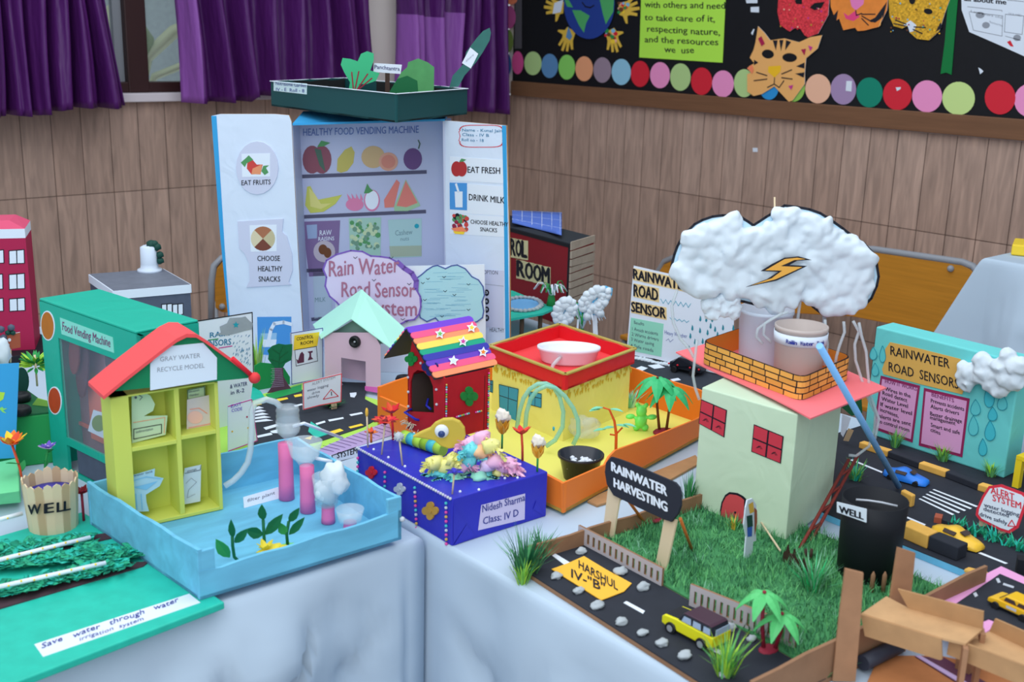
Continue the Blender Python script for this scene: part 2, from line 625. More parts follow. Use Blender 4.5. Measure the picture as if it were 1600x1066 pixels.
# ================================================================ the room
XW, YW = 3.774, 4.416
ZS = 1.247                                  # top of the wall tiles
b = B(); b.box((1.2, 1.6, -.02), (6.4, 7, .04), 'floortile'); b.build('floor', kind='structure')
WLp = Pl((0, YW, 0), (1, 0, 0), (0, 0, 1)); WRp = Pl((XW, 0, 0), (0, -1, 0), (0, 0, 1))
b = B(); b.box((.9, YW+.06, ZS/2), (5.8, .12, ZS), 'tile_x'); b.build('wall_left', kind='structure')
b = B(); b.box((XW+.06, 1.3, ZS/2), (.12, 6.2, ZS), 'tile_y'); b.box((XW+.06, 1.3, 2.1), (.12, 6.2, 3.2-ZS-.26), 'wallcream')
b.build('wall_right', kind='structure')
wx0, wx1 = PY(120, 100, YW).x, PY(572, 100, YW).x; wz = ZS+.035
b = B(); b.box(((wx0-2)/2, YW+.06, (wz+3.1)/2), (wx0+2, .12, 3.1-wz), 'wallcream'); b.box(((wx1+XW)/2, YW+.06, (wz+3.1)/2), (XW-wx1, .12, 3.1-wz), 'wallcream')
b.box(((wx0+wx1)/2, YW+.06, 2.95), (wx1-wx0, .12, .3), 'wallcream'); b.build('wall_back', kind='structure')
b = B(); b.box((.84, YW+.045, ZS+.017), (5.62, .17, .034), 'sill'); b.build('trim_1', kind='structure', bev=.004)
# the timber rail under the notice board
b = B(); b.box((XW-.012, 1.3, ZS+.036), (.03, 6.1, .07), 'trimwood'); b.build('trim_2', kind='structure', bev=.003)
b = B(); b.box((XW-.004, 1.3, ZS+.0012), (.012, 6.1, .005), 'sill'); b.build('trim_3', kind='structure')
# window: dark frame, mullion, sliding sash, panes
win = thing('window_1', None, None, ((wx0+wx1)/2, YW, wz)); win['kind'] = 'structure'
b = B(); fy = YW+.03
for x in (wx0+.02, wx1-.02): b.box((x, fy, (wz+2.8)/2), (.05, .06, 2.8-wz), 'windowframe')
b.box(((wx0+wx1)/2, fy, wz+.02), (wx1-wx0, .06, .04), 'windowframe'); b.box(((wx0+wx1)/2, fy, 2.78), (wx1-wx0, .06, .05), 'windowframe')
mxp = PY(209, 80, fy).x
b.box((mxp, fy, (wz+2.8)/2), (.085, .07, 2.8-wz), 'windowframe'); b.build('window_frame', win, bev=.004)
b = B(); sx = PY(186, 80, fy).x
b.box((sx, fy+.015, (wz+2.8)/2), (.035, .03, 2.8-wz-.05), 'steel'); b.build('sash', win)
b = B(); b.box(((wx0+mxp)/2, fy+.02, (wz+2.8)/2), (mxp-wx0, .005, 2.8-wz), 'pane'); b.build('pane', win)
b = B(); b.box(((wx1+mxp)/2, fy+.02, (wz+2.8)/2), (wx1-mxp, .005, 2.8-wz), 'pane'); b.build('pane', win)
# outside the window: a shaded wall and a banana plant
b = B(); b.box((2.2, 6.6, 1.4), (5, .1, 3.2), 'outwall'); b.build('boundary_wall', kind='structure')
ban = thing('banana_plant', 'broad leaved banana plant growing outside the window', 'plant', (2.0, 5.2, .02))
def sheet_leaf(par, pts, wd, mt, name='leaf'):
    bb = B(); n = len(pts); vs = []
    for i, p in enumerate(pts):
        p = V(p); t = V(pts[min(i+1, n-1)])-V(pts[max(i-1, 0)]); x = t.cross(V((0, 1, .2))).normalized(); k = math.sin(PI*(i+.35)/(n-.3))
        vs += [p-x*wd*k+V((0, .02, 0)), p, p+x*wd*k+V((0, .03, 0))]
    bb.add(vs, [(i*3+j, i*3+j+1, i*3+j+4, i*3+j+3) for i in range(n-1) for j in (0, 1)], mt, True)
    o = bb.build(name, par); md = o.modifiers.new('thickness', 'SOLIDIFY'); md.thickness = .003; return o
b = B(); b.tube([(2.0, 5.2, .02), (2.0, 5.2, .9), (2.03, 5.2, 1.25)], [.06, .05, .03], 'banstem', 12); b.build('stem', ban)
def yy(x, y): p = PY(x, y, 5.2); return (p.x, p.y, p.z)
sheet_leaf(ban, [yy(222, 165), yy(232, 90), yy(275, 50), yy(330, 20)], .035, 'banleaf')
sheet_leaf(ban, [yy(225, 165), yy(245, 120), yy(290, 102), yy(330, 95)], .02, 'banleaf')
sheet_leaf(ban, [yy(218, 150), yy(226, 95), yy(229, 60), yy(222, 36)], .05, 'banleafdk')
sheet_leaf(ban, [yy(180, 160), yy(178, 90), yy(180, 40), yy(176, 8)], .05, 'banleaf')
# ---------------------------------------------------------------- curtains
def curtain(label, px, Yc, nf, amp, seed, zb, pale=None):
    (tl, bl, br, tr) = [PY(*p, Yc) for p in px]; rnd = random.Random(seed)
    ph = [rnd.uniform(0, 6) for _ in range(4)]; n, k = nf*14, 40; ZT = 2.35; vs = []
    for j in range(k+1):
        for i in range(n+1):
            s_ = i/n
            xt = tl.x + (tr.x-tl.x)*s_; xb = bl.x + (br.x-bl.x)*s_; zlo = zb(s_, bl, br)
            z = zlo + (ZT-zlo)*j/k; zr = bl.z + (br.z-bl.z)*s_
            q = (z-zr)/(tl.z-zr); x = xb + (xt-xb)*q
            f = math.sin(2*PI*nf*s_+ph[0]+1.3*math.sin(5*s_+ph[1])) + .45*math.sin(4.3*PI*nf*s_+ph[2]+z*1.5)
            vs.append((x + .012*math.sin(9*s_+5*z), Yc + amp*f*(1.15-.35*j/k), z))
    bb = B(); bb.add(vs, [(j*(n+1)+i, j*(n+1)+i+1, (j+1)*(n+1)+i+1, (j+1)*(n+1)+i) for j in range(k) for i in range(n)], 'plum', True)
    if pale:
        q_ = bb.mat('plumlining')
        for e_ in range(len(bb.f)):
            c_ = vs[bb.f[e_][0]]
            if pale[0] <= (e_ % n)/n < pale[1] and pale[2] < c_[2] < pale[3]: bb.mi[e_] = q_
    o = bb.build('curtain', None, label, 'curtain', 'purple window curtains')
    md = o.modifiers.new('thickness', 'SOLIDIFY'); md.thickness = .003; return o
mid = lambda s_, l, r: l.z + (r.z-l.z)*s_
curtain('purple satin curtain flaring out beside the bare window pane', [(-40, 0), (-40, 187), (197, 164), (171, 0)], 4.22, 6, .055, 3, lambda s_, l, r: mid(s_, l, r) + .006*math.sin(12*s_))
curtain('wide purple curtain hanging between the window pane and the cream pillar', [(277, 0), (291, 161), (584, 153), (579, 0)], 4.25, 7, .05, 5, lambda s_, l, r: mid(s_, l, r) + (.02 if .3 < s_ < .95 else 0), (0, .035, 0, 9))
curtain('purple curtain with a paler band in the room corner by the notice board', [(629, 0), (629, 165), (783, 178), (790, 0)], 4.25, 5, .055, 11, mid, (0, .55, 1.2, PY(700, 28, 4.25).z))
# ---------------------------------------------------------------- notice board
XB = XW - .016
RW = Pl((XB, 0, 0), (0, -1, 0), (0, 0, 1))
nb = thing('notice_board', 'black paper covered notice board above the timber rail', 'notice board', (XW-.008, 1.3, ZS+.07))
b = B(); b.box((XW-.009, 1.3+.0, (ZS+.07+2.6)/2), (.012, 6.1, 2.6-ZS-.07), 'boardblack'); b.build('backing', nb)
c3 = K(780, 0, 3.807); c4 = K(1180, 0, 3.807)
b = B(); b.slab(RW, [(805.5, -20), (815, -20), (815, 76), (804, 76)], 'grayd', -.003, .0035); b.build('strip', nb, 'dark grey strip')
DOT = [((798, 0), 10, 7, 'salmon', 'orange paper oval at the top of the upright border by the curtain'), ((796, 27), 10, 18, 'dmagenta', 'magenta paper oval in the upright border by the curtain'),
 ((794, 64), 8, 18, 'olive', 'olive green paper oval in the upright border by the curtain'), ((792, 101), 7, 18, 'dblue', 'deep blue paper oval at the corner of the border by the curtain'),
 ((809, 98), 9, 18, 'dpink', 'rose pink paper oval next to the deep blue oval'), ((833, 99), 13.5, 18.5, 'ltgreen', 'pale green paper circle next to the rose pink oval'),
 ((859, 103), 13, 19, 'cblue', 'mid blue paper circle below the yellow hand'), ((886, 105), 13, 19.5, 'cgreen', 'lime green paper circle between mid blue and orange circles'),
 ((913, 107.5), 13.7, 19.5, 'csal', 'orange paper circle below the paper globe'), ((941.5, 109.5), 14, 20, 'cmauve', 'dull mauve paper circle between orange and sky blue circles'),
 ((971, 112.5), 15, 20.5, 'csky', 'sky blue paper circle next to a red circle'), ((1000.5, 115.5), 14.5, 20.5, 'cred', 'red paper circle below the corner of the lime poster'),
 ((1031.5, 117.5), 15.5, 20.5, 'cpink', 'pink paper circle under the lime poster'), ((1063.5, 120.5), 16, 21.5, 'ltgreen', 'pale green paper circle under the lime poster'),
 ((1096.5, 127), 16.5, 21.5, 'cred', 'red paper circle under the far end of the lime poster'), ((1130, 131), 17, 21, 'cpink', 'pink paper circle between the lime poster and the cat mask'),
 ((1163, 130), 16, 22, 'ltgreen', 'pale green paper circle half behind the cheek of the cat mask'), ((1202, 137), 15, 19, 'csky2', 'bright blue paper circle behind the chin of the cat mask'),
 ((1240, 137), 18, 22, 'cgreen2', 'green paper circle behind the far cheek of the cat mask'), ((1278.5, 138.7), 20, 23, 'cpeach', 'peach paper circle beside the cat mask'),
 ((1318, 139.5), 20, 24, 'cmauve2', 'mauve paper circle with a bit of white tape'), ((1359, 144.5), 20.5, 23.5, 'cteal', 'dark green paper circle next to the mauve one'),
 ((1402.5, 147.6), 22.5, 24.5, 'cred', 'red paper circle with a small white scrap on it'), ((1449, 150.5), 23.5, 25, 'cpink', 'pink paper circle below the green ribbon'),
 ((1498, 153.7), 25.5, 26, 'cpale', 'pale yellow green paper circle beside the gap in the border'), ((1563, 152.4), 24, 26.5, 'cred', 'red paper circle after the gap in the border'),
 ((1609, 157), 24, 26, 'cpink', 'pink paper circle cut by the edge of the picture')]
for c, rx, ry, mt, lb in DOT:
    b = B(); b.disc(RW, c, (rx, ry), mt, .0005 + .0004*(DOT.index((c, rx, ry, mt, lb)) % 2), .0008, 26); b.build('paper_circle', None, lb, 'paper circle', 'border of paper circles')
# paper globe with hands
gl = thing('paper_globe', 'smiling blue and green paper globe on the notice board', 'cut-out', RW.at((922, 5)))
b = B(); b.disc(RW, (922, 6), (39.5, 55), 'earthblue', .004, .002, 40); b.build('disc', gl)
b = B(); [b.flat(RW, c3(*p), 'cgreen3', .0065) for p in ([(440, 60), (490, 62), (545, 95), (522, 140), (510, 195), (480, 150), (462, 110)], [(600, -20), (690, -20), (685, 70), (640, 145), (622, 80)], [(395, 0), (420, 0), (445, 45), (410, 40)])]
b.line(RW, c3((500, 15), (520, 40), (548, 46), (570, 32)), .006, 'ink', .007); b.build('continents', gl)
def hand(pix_c, ang, sc, label, mt, motif):
    # palm with five spread fingers cut from yellow paper; pix_c palm centre, ang fingers direction in degrees in the picture
    outl = [(-.5, -.55), (.5, -.55), (.62, -.2), (1.25, .05), (1.3, .22), (.66, .25), (.6, .5), (.75, 1.25), (.52, 1.3), (.32, .62), (.25, 1.55), (0, 1.55), (-.02, .62), (-.25, 1.4), (-.48, 1.35), (-.3, .55), (-.72, 1.05), (-.9, .95), (-.55, .3)]
    a = math.radians(ang); fl = -1 if motif and motif[0] == 'f' else 1
    pts = [(pix_c[0] + sc*(x*fl*math.cos(a)*.8 - y*math.sin(a)*.8), pix_c[1] + sc*(x*fl*math.sin(a) + y*math.cos(a))) for x, y in outl]
    h = thing('paper_hand', label, 'cut-out', RW.at(pix_c), 'yellow paper hands round the globe')
    bb = B(); bb.slab(RW, pts, mt, .001, .0015); bb.build('palm', h)
    bb = B()
    if 'd' in motif: bb.flat(RW, [(pix_c[0]-1, pix_c[1]-14), (pix_c[0]+5, pix_c[1]+2), (pix_c[0]+1, pix_c[1]+8), (pix_c[0]-5, pix_c[1]+3)], 'cblue', .0032)
    elif 'w' in motif: bb.flat(RW, [(pix_c[0]-9, pix_c[1]+11), (pix_c[0]-6, pix_c[1]-6), (pix_c[0]+8, pix_c[1]-12), (pix_c[0]+4, pix_c[1]+8)], 'paper', .0032)
    else:
        for i in range(14):
            x, y = random.uniform(-9, 9), random.uniform(-9, 9)
            bb.disc(RW, (pix_c[0]+x, pix_c[1]+y), random.uniform(2, 4), ('red', 'leaf', 'peach', 'sky', 'yellow', 'brown')[i % 6], .0032+.0001*i, 0, 8)
    bb.build('picture', h)
hand((873, 11), 95, 18, 'yellow paper hand holding a white card, upper side of the globe by the curtain', 'handyellow', 'w')
hand((976, 13), 265, 19, 'yellow paper hand with a colourful collage beside the lime poster', 'handyellow', 'fc')
hand((890, 55), 25, 18, 'yellow paper hand with a blue water drop below the globe', 'handyellow', 'fd')
hand((956, 56), -20, 18, 'yellow paper hand with a pink collage below the globe', 'handyellow', 'c')
# lime poster
po = thing('lime_poster', 'lime green handwritten poster about sharing with others', 'poster', RW.at((1065, 94)))
b = B(); b.slab(RW, [(1004, -60), (1137, -60), (1129.4, 98), (999.3, 89.8)], 'limepaper', .001, .001); b.build('sheet', po)
b = B()
for t, a, c in (('with others and need', (868, 45), (1346, 54)), ('to take care of it,', (868, 122), (1285, 132)), ('respecting nature,', (882, 188), (1315, 212)), ('and the resources', (868, 250), (1305, 272)), ('we  use', (985, 313), (1160, 318))):
    b.text(RW, t, c3(*a), c3(*c), 9.5, 'ink', .0024, .012, .06)
b.build('lettering', po)
# masks
def mask(label, outline, mt, feats):
    o = thing('paper_mask', label, 'mask', RW.at(outline[0]), 'animal masks on the notice board')
    bb = B(); bb.slab(RW, outline, mt, .004, .0025, 'paper'); bb.build('face', o)
    bb = B()
    for i, (k, d, mm) in enumerate(feats):
        l = .0068 + .00012*i
        if k == 'p': bb.flat(RW, d, mm, l)
        elif k == 'e': bb.disc(RW, d[0], d[1], mm, l, 0, 16, rot=d[2] if len(d) > 2 else 0)
        elif k == 'l': bb.line(RW, d, .004, mm, l)
    bb.build('features', o); return o
rs = random.Random(4)
def dots(n, x0, x1, y0, y1, cols, r=1.6): return [('e', ((rs.uniform(x0, x1), rs.uniform(y0, y1)), rs.uniform(.8, r)), cols[i % len(cols)]) for i in range(n)]
mask('red glitter mask with white rim, nearest the white tape', c4((450, -60), (440, -120), (405, -175), (370, -120), (300, -140), (230, -120), (190, -175), (155, -110), (146, -40), (138, 70), (155, 150), (210, 188), (240, 168), (275, 172), (300, 210), (318, 222), (380, 200), (440, 90)), 'glitter',
     [('p', c4((228, -30), (285, -30), (285, 26), (250, 24)), 'boardblack'), ('p', c4((330, 45), (360, 18), (420, 12), (400, 48), (360, 62)), 'boardblack')] + dots(46, 1219, 1292, -20, 46, ['gold', 'crimson', 'magenta', 'peach', 'red']))
mask('orange big cat mask with pink nose and open pink mouth', c4((800, -70), (790, -140), (740, -120), (690, -165), (630, -130), (560, -165), (520, -120), (465, -140), (452, -70), (455, 40), (475, 95), (490, 122), (505, 110), (530, 180), (600, 165), (615, 185), (655, 182), (740, 160), (790, 60)), 'catfur',
     [('p', c4((568, -10), (655, -10), (650, 25), (605, 62), (580, 40)), 'pink'), ('p', c4((532, 75), (560, 95), (600, 65), (628, 100), (590, 126), (545, 112)), 'hotpink'), ('p', c4((680, 125), (720, 105), (790, 10), (770, 100), (720, 135)), 'ink'),
      ('l', c4((605, 62), (608, 92), (640, 80)), 'ink'), ('l', c4((640, 95), (700, 130)), 'ink'), ('l', c4((640, 85), (720, 85)), 'ink'), ('l', c4((640, 110), (680, 150)), 'ink'), ('p', c4((470, 95), (500, 60), (490, 120)), 'ink'), ('p', c4((740, 160), (765, 90), (752, 152)), 'catorange')])
mask('gold spotted mask with white muzzle and whiskers', c4((1168, -60), (1160, -150), (1110, -165), (1080, -110), (980, -135), (890, -110), (855, -165), (805, -150), (797, -60), (805, 100), (830, 155), (880, 170), (918, 150), (925, 195), (970, 232), (1040, 240), (1100, 185), (1140, 60), (1170, -20)), 'catgold',
     [('e', (c4(940, 0), (5, 7)), 'boardblack'), ('e', (c4(1035, 68), (7, 4.5), .2), 'boardblack'), ('p', c4((885, 150), (930, 122), (965, 150), (950, 185), (925, 192), (912, 152)), 'paper'), ('l', c4((840, 120), (905, 145)), 'ink'), ('l', c4((830, 140), (900, 155)), 'ink'),
      ('l', c4((950, 160), (1020, 165)), 'ink'), ('l', c4((945, 175), (1000, 200)), 'ink'), ('p', c4((1080, 190), (1110, 130), (1118, 165)), 'ink')] + dots(30, 1394, 1472, -16, 55, ['emerald', 'crimson', 'brown', 'noseyellow', 'sky'], 1.5))
cat_o = [(1186, 41), (1196, 51), (1205, 63), (1227, 60), (1250, 66), (1268, 58), (1286, 55), (1279, 76), (1261, 91), (1259, 113), (1259, 131), (1240, 157), (1234, 159), (1211.5, 135), (1192, 147), (1179, 150), (1169, 143), (1169, 116), (1178, 112), (1171, 104), (1180, 99), (1173, 90), (1179, 78), (1182, 66)]
mask('tabby cat mask with pointed ears overlapping the circle border', cat_o, 'catorange',
     [('e', ((1201.5, 84.5), (9.5, 7), .15), 'boardblack'), ('e', ((1235.5, 90), (11.5, 7), .05), 'boardblack'), ('p', c4((85, 395), (160, 390), (157, 425), (122, 462), (82, 428)), 'noseyellow'),
      ('p', c4((110, 240), (130, 300), (140, 240)), 'ink'), ('p', c4((150, 238), (160, 305), (175, 238)), 'ink'), ('p', c4((190, 238), (185, 300), (220, 250)), 'ink'), ('p', c4((300, 372), (250, 395), (300, 408)), 'ink'), ('p', c4((300, 430), (245, 438), (295, 462)), 'ink'),
      ('p', c4((0, 355), (25, 372), (0, 388)), 'ink'), ('l', c4((122, 462), (120, 500), (80, 520)), 'ink'), ('l', c4((120, 500), (150, 520), (178, 480)), 'ink'), ('l', c4((78, 450), (15, 430)), 'ink'), ('l', c4((78, 470), (0, 480)), 'ink'), ('l', c4((165, 440), (225, 415)), 'ink'), ('l', c4((165, 462), (228, 470)), 'ink'),
      ('p', c4((25, 230), (45, 215), (65, 260), (45, 275)), 'crimson'), ('p', c4((280, 295), (310, 290), (300, 330)), 'crimson'), ('p', c4((322, 270), (350, 280), (335, 305)), 'magenta'), ('p', c4((205, 512), (235, 505), (222, 535)), 'magenta'), ('p', c4((-40, 405), (-12, 385), (0, 410), (-10, 440)), 'salmon')])
b = B(); b.slab(RW, c4((1155, -60), (1212, -60), (1170, 445), (1140, 432), (1105, 440), (1130, 250)), 'ribbon', .001, .002); b.build('green_ribbon', None, 'hanging strip of shiny green ribbon', 'ribbon')
sh = thing('activity_sheet', 'white printed sheet about me, cut round at one corner', 'poster', RW.at((1570, 70)))
b = B(); b.slab(RW, c4((1226, -90), (1230, 60), (1275, 190), (1440, 262), (1640, 352), (1760, 370), (1760, -90)), 'paper', .001, .0012); b.build('sheet', sh)
b = B(); b.text(RW, 'all about me', c4(1245, 5), c4(1495, 28), 7.5, 'ink', .0026, .03)
for q in ([(1265, 40), (1470, 62), (1470, 70)], [(1275, 70), (1475, 95), (1470, 215), (1300, 180), (1275, 75)], [(1490, 85), (1600, 95), (1590, 205), (1485, 190), (1490, 85)], [(1490, 215), (1580, 240)], [(1500, 0), (1600, 10)]): b.line(RW, c4(*q), .002, 'gray', .0026)
b.text(RW, 'I am years old', c4(1285, 72), c4(1470, 112), 3.5, 'gray', .0026); b.text(RW, "IT'S ME!", c4(1510, 88), c4(1585, 98), 3, 'gray', .0026); b.text(RW, 'favourite', c4(1395, 135), c4(1475, 160), 3.5, 'gray', .0026)
b.disc(RW, c4(1560, 225), (6, 5), 'gray', .0026); b.disc(RW, c4(1340, 90), (7, 5), 'gray', .0026); b.disc(RW, c4(1375, 150), (6, 5), 'gray', .0027); b.flat(RW, c4((1500, 250), (1520, 240), (1540, 278), (1520, 275)), 'red', .0027); b.build('print', sh)
for k, (pts, lb) in enumerate((([(1166, 0), (1184, -2), (1184, 5), (1167, 5)], 'white tape scrap on the black board, upper of two by the red mask'), ([(1173.5, 11), (1186.5, 10.5), (1186.5, 19.5), (1173.5, 19)], 'white tape scrap on the black board, lower of two by the red mask'),
    ([(1174, 52), (1178, 45), (1179.5, 46), (1176.5, 55)], 'small white tape sliver near the ear of the cat mask'), (c4((1330, 402), (1345, 410), (1360, 425), (1340, 442)), 'torn white scrap on the black board under the activity sheet'),
    (c4((545, 482), (578, 482), (574, 545), (540, 540)), 'white tape piece stuck on the mauve paper circle'), (c4((838, 520), (868, 518), (866, 530), (846, 542)), 'tiny white scrap stuck on a red paper circle'))):
    b = B(); b.slab(RW, pts, 'paper', .0018, .0008); b.build('tape_scrap', None, lb, 'tape', 'scraps of white tape')
b = B(); b.slab(WRp, c3((1508, 880), (1536, 880), (1538, 904), (1510, 904)), 'paper', .0, .001); b.build('tape_scrap', None, 'small square of white tape on the wood look wall tiles', 'tape', 'scraps of white tape')
# ---------------------------------------------------------------- tables and cloths
def table(x0, x1, y0, y1, z, label):
    t = thing('folding_table', label, 'table', ((x0+x1)/2, (y0+y1)/2, 0))
    bb = B(); bb.box(((x0+x1)/2, (y0+y1)/2, z-.016), (x1-x0-.02, y1-y0-.02, .024), 'trimwood'); bb.build('tabletop', t)
    for x in (x0+.07, x1-.07):
        for y in (y0+.07, y1-.07):
            bb = B(); bb.box((x, y, (z-.028)/2), (.035, .035, z-.028), 'steel'); bb.build('leg', t)
def cloth(x0, x1, y0, y1, z, amps, label, seed, drop=.66, slope=(0, 0, 0, 0)):
    rnd = random.Random(seed); pr_ = []; N_ = 150
    cor = [(x0, y0), (x1, y0), (x1, y1), (x0, y1)]; nrm = [(0, -1), (1, 0), (0, 1), (-1, 0)]
    for sd in range(4):
        a, c = cor[sd], cor[(sd+1) % 4]
        for i in range(N_):
            k = i/N_; e = min(k, 1-k)*2
            pr_.append((a[0]+(c[0]-a[0])*k, a[1]+(c[1]-a[1])*k, nrm[sd], sd, e, math.hypot(c[0]-a[0], c[1]-a[1])*k))
    rows = [(0, 0), (.003, .0015), (.006, .006), (.0075, .014)] + [(.008, d) for d in [.026+(drop-.026)*i/23 for i in range(24)]]
    ph = [rnd.uniform(0, 6) for _ in range(8)]; vs = []
    for off, d in rows:
        for x, y, nn, sd, e, L in pr_:
            am = amps[sd]*min(1, e*4)*min(1, d/.35)*(min(1, max(0, (1.35-y)*8)) if sd == 3 and 1 < x0 < 1.2 else 1)
            cr_ = abs(noise.noise(V((L*6+d*5+seed, d*9-L*3, 3.3))))
            f = -1.1*max(0, .16-cr_)*5*min(1, d*8) + math.sin(L*9+ph[sd]+.9*math.sin(L*3.3+d*2))*.6 + .4*math.sin(L*23+ph[sd+2]-d*4) + .9*noise.noise(V((L*5+seed, d*7, sd)))
            o = off + am*(f+.8) + slope[sd]*d*min(1, e*3)
            cx = nn[0]*o; cy_ = nn[1]*o
            if e < .03:
                pv = nrm[(sd-1) % 4]; k_ = off+max(slope[sd], slope[sd-1])*d*.7; cx = (nn[0]*(off+slope[sd]*d*.8)+pv[0]*(off+slope[sd-1]*d*.8)); cy_ = (nn[1]*(off+slope[sd]*d*.8)+pv[1]*(off+slope[sd-1]*d*.8))
            vs.append((x+cx, y+cy_, z-d))
    n = len(pr_); fs = [(r*n+i, r*n+(i+1) % n, (r+1)*n+(i+1) % n, (r+1)*n+i) for r in range(len(rows)-1) for i in range(n)]
    bb = B(); bb.add(vs, fs, 'cloth', True); bb.f.append(list(range(n))); bb.mi.append(0); bb.sm.append(False)
    return bb.build('tablecloth', None, label, 'tablecloth', 'white tablecloths')
table(-.9, 1.0, 1.39, 3.05, TZ-.004, 'table under the white cloth along the window wall')
table(1.05, 2.12, -.7, 2.74, TZ-.004, 'table under the white cloth along the notice board wall')
cloth(-.9, 1.012, 1.378, 3.06, TZ, (.085, 0, .02, .02), 'white cloth draped over the table below the window', 3)
cloth(1.036, 2.135, -.72, 2.75, TZ, (.02, 0, .02, .06), 'white cloth draped over the table carrying the rainwater models', 8)
# tall draped stand beyond
zt3 = 1.0; q0 = P(1541, 403, zt3)
table(q0.x+.02, q0.x+.7, .55, q0.y-.02, zt3-.004, 'taller table under the white cloth next to the bench')
cloth(q0.x, q0.x+.74, .5, q0.y, zt3, (.02, .02, .03, .03), 'white cloth over the taller table by the bench, flaring at its corner', 5, .9, (0, 0, .55, .1))
b = B(); q = P(1596, 396, zt3); b.box((q.x+.02, q.y-.03, zt3+.016), (.12, .12, .03), 'yellow', .4); b.build('yellow_box', None, 'small yellow box lying on the taller draped table', 'box', bev=.004)
# ---------------------------------------------------------------- bench and chair backs
BPx = 3.3
def back(name, label, cat, pl, outline, bolts, frame, posts, zf):
    o = thing(name, label, cat, pl.at(outline[0]) * V((1, 1, 0)) if False else V((pl.at(outline[0]).x, pl.at(outline[0]).y, 0)))
    bb = B(); bb.slab(pl, outline, 'benchwood', 0, .012); bb.build('backrest', o, bev=.003)
    bb = B(); bb.tube([pl.at(p, .006) for p in frame], .011, 'steel', 10); bb.build('frame', o)
    for p in bolts:
        bb = B(); bb.ball(pl.at(p, .014), .011, 'steel'); bb.build('bolt', o)
    a, c = pl.at(posts[0]), pl.at(posts[1]); n = pl.n
    bb = B(); c0 = (a+c)/2 + n*.13; bb.box((c0.x, c0.y, .44), ((abs(n.x)*.22+abs(pl.u.x)*(c-a).length), (abs(n.y)*.22+abs(pl.u.y)*(c-a).length), .018), 'benchwood'); bb.build('seat', o, bev=.004)
    for p in (a, c):
        for k in (0, .22):
            bb = B(); q_ = V((p.x, p.y, 0)) + n*k; bb.tube([q_, q_+V((0, 0, .43 if k else p.z))], .011, 'steel', 10); bb.build('leg', o)
BP = Pl((BPx, 0, 0), (0, -1, 0), (0, 0, 1))
back('school_bench', 'long wooden school bench back behind the cotton cloud', 'bench', BP, [(1031, 425), (1040, 413), (1060, 404), (1120, 392), (1366, 393), (1506, 413.5), (1519, 420), (1527, 430), (1522, 500), (1500, 521), (1465, 519.5), (1334, 494), (1045, 478), (1033, 470)],
     [(1489, 419), (1060, 412)], [(1026, 480), (1029, 425), (1040, 408), (1062, 399), (1120, 388), (1366, 389), (1506, 409.5), (1522, 416), (1531, 428), (1530, 500)], [(1040, 470), (1520, 480)], .44)
CPl = Pl(PY(350, 450, 3.4), (1, 0, 0), (0, 0, 1))
back('school_chair', 'wooden school chair back peeping out beside the vending machine carton', 'chair', CPl, [(333, 440), (336, 420), (345, 408), (430, 400), (440, 405), (440, 495), (345, 487), (334, 480)], [(344, 478), (432, 482)],
     [(329, 520), (329, 440), (333, 415), (344, 403), (430, 394)], [(335, 470), (440, 470)], .44)
# ================================================================ left table: water saving model on the green board
G1 = P(25, 1064).z
gz = TZ + .012
a, bq, c_, d = P(25, 1066, gz), P(351, 941, gz), P(196, 845, gz), None
e1 = (bq-a).normalized()
gb = thing('green_board', 'big emerald green base board of the crop watering model', 'board', a)
B0 = a - e1*.25; B1 = bq; dep = P(128, 800, gz)-B1; perp = V((-e1.y, e1.x, 0)); dl = dep.dot(perp)
b = B(); b.prism([p-V((0, 0, .011)) for p in (B0, B1, B1+perp*dl, B0+perp*dl)], [B0, B1, B1+perp*dl, B0+perp*dl], 'emerald'); b.build('board', gb, bev=.002)
GP = ground(gz); k3 = K(0, 800, 4.008); k2 = K(0, 660, 4.845)
b = B(); b.slab(GP, k3((215, 832), (270, 910), (1255, 570), (1185, 515)), 'paper', 0, .0006); b.build('label', gb, 'white handwritten paper strip')
b = B(); b.text(GP, 'Save   water   through   water', k3(262, 858), k3(1120, 568), 8, 'inkblue', .0012, .004, .1); b.text(GP, 'irrigation  system', k3(500, 812), k3(900, 684), 6, 'inkblue', .0012, 0, .1); b.build('lettering', gb)
b = B(); b.slab(GP, k3((-60, 235), (700, 135), (720, 165), (-60, 345)), 'soil', 0, .002); b.build('soil_strip', gb, 'dark soil strip')
b = B(); b.slab(GP, k3((-60, 470), (640, 330), (930, 318), (900, 345), (-60, 630)), 'soil', 0, .002); b.build('soil_strip', gb, 'dark soil strip')
def crepe(label, pix0, pix1, wid, n, seed):
    rnd = random.Random(seed); bb = B(); p0, p1 = P(*pix0, gz+.002), P(*pix1, gz+.002); ax = (p1-p0); pe = V((-ax.y, ax.x, 0)).normalized()
    for i in range(n):
        p = p0 + ax*rnd.random() + pe*rnd.uniform(-wid, wid); a = rnd.uniform(0, 6.28); d = V((math.cos(a), math.sin(a), 0)); L = rnd.uniform(.012, .028); pts = []
        for j in range(5):
            t = j/4; pts.append(p + d*L*math.sin(t*2.4) + V((0, 0, .004+L*.75*t*(1.3-t))) + V((-d.y, d.x, 0))*.004*math.sin(6*t+i))
        w_ = rnd.uniform(.003, .0065); s_ = V((-d.y, d.x, 0))*w_; vs = []
        for j, q in enumerate(pts): vs += [q-s_*(1.1-.5*j/4), q+s_*(1.1-.5*j/4)]
        bb.add(vs, [(2*j, 2*j+1, 2*j+3, 2*j+2) for j in range(4)], ('crepe', 'emerald', 'crepe2')[i % 3], True)
    o = bb.build('crepe_crop', None, label, 'crop row', 'crepe paper crop rows', 'stuff'); md = o.modifiers.new('thickness', 'SOLIDIFY'); md.thickness = .0007
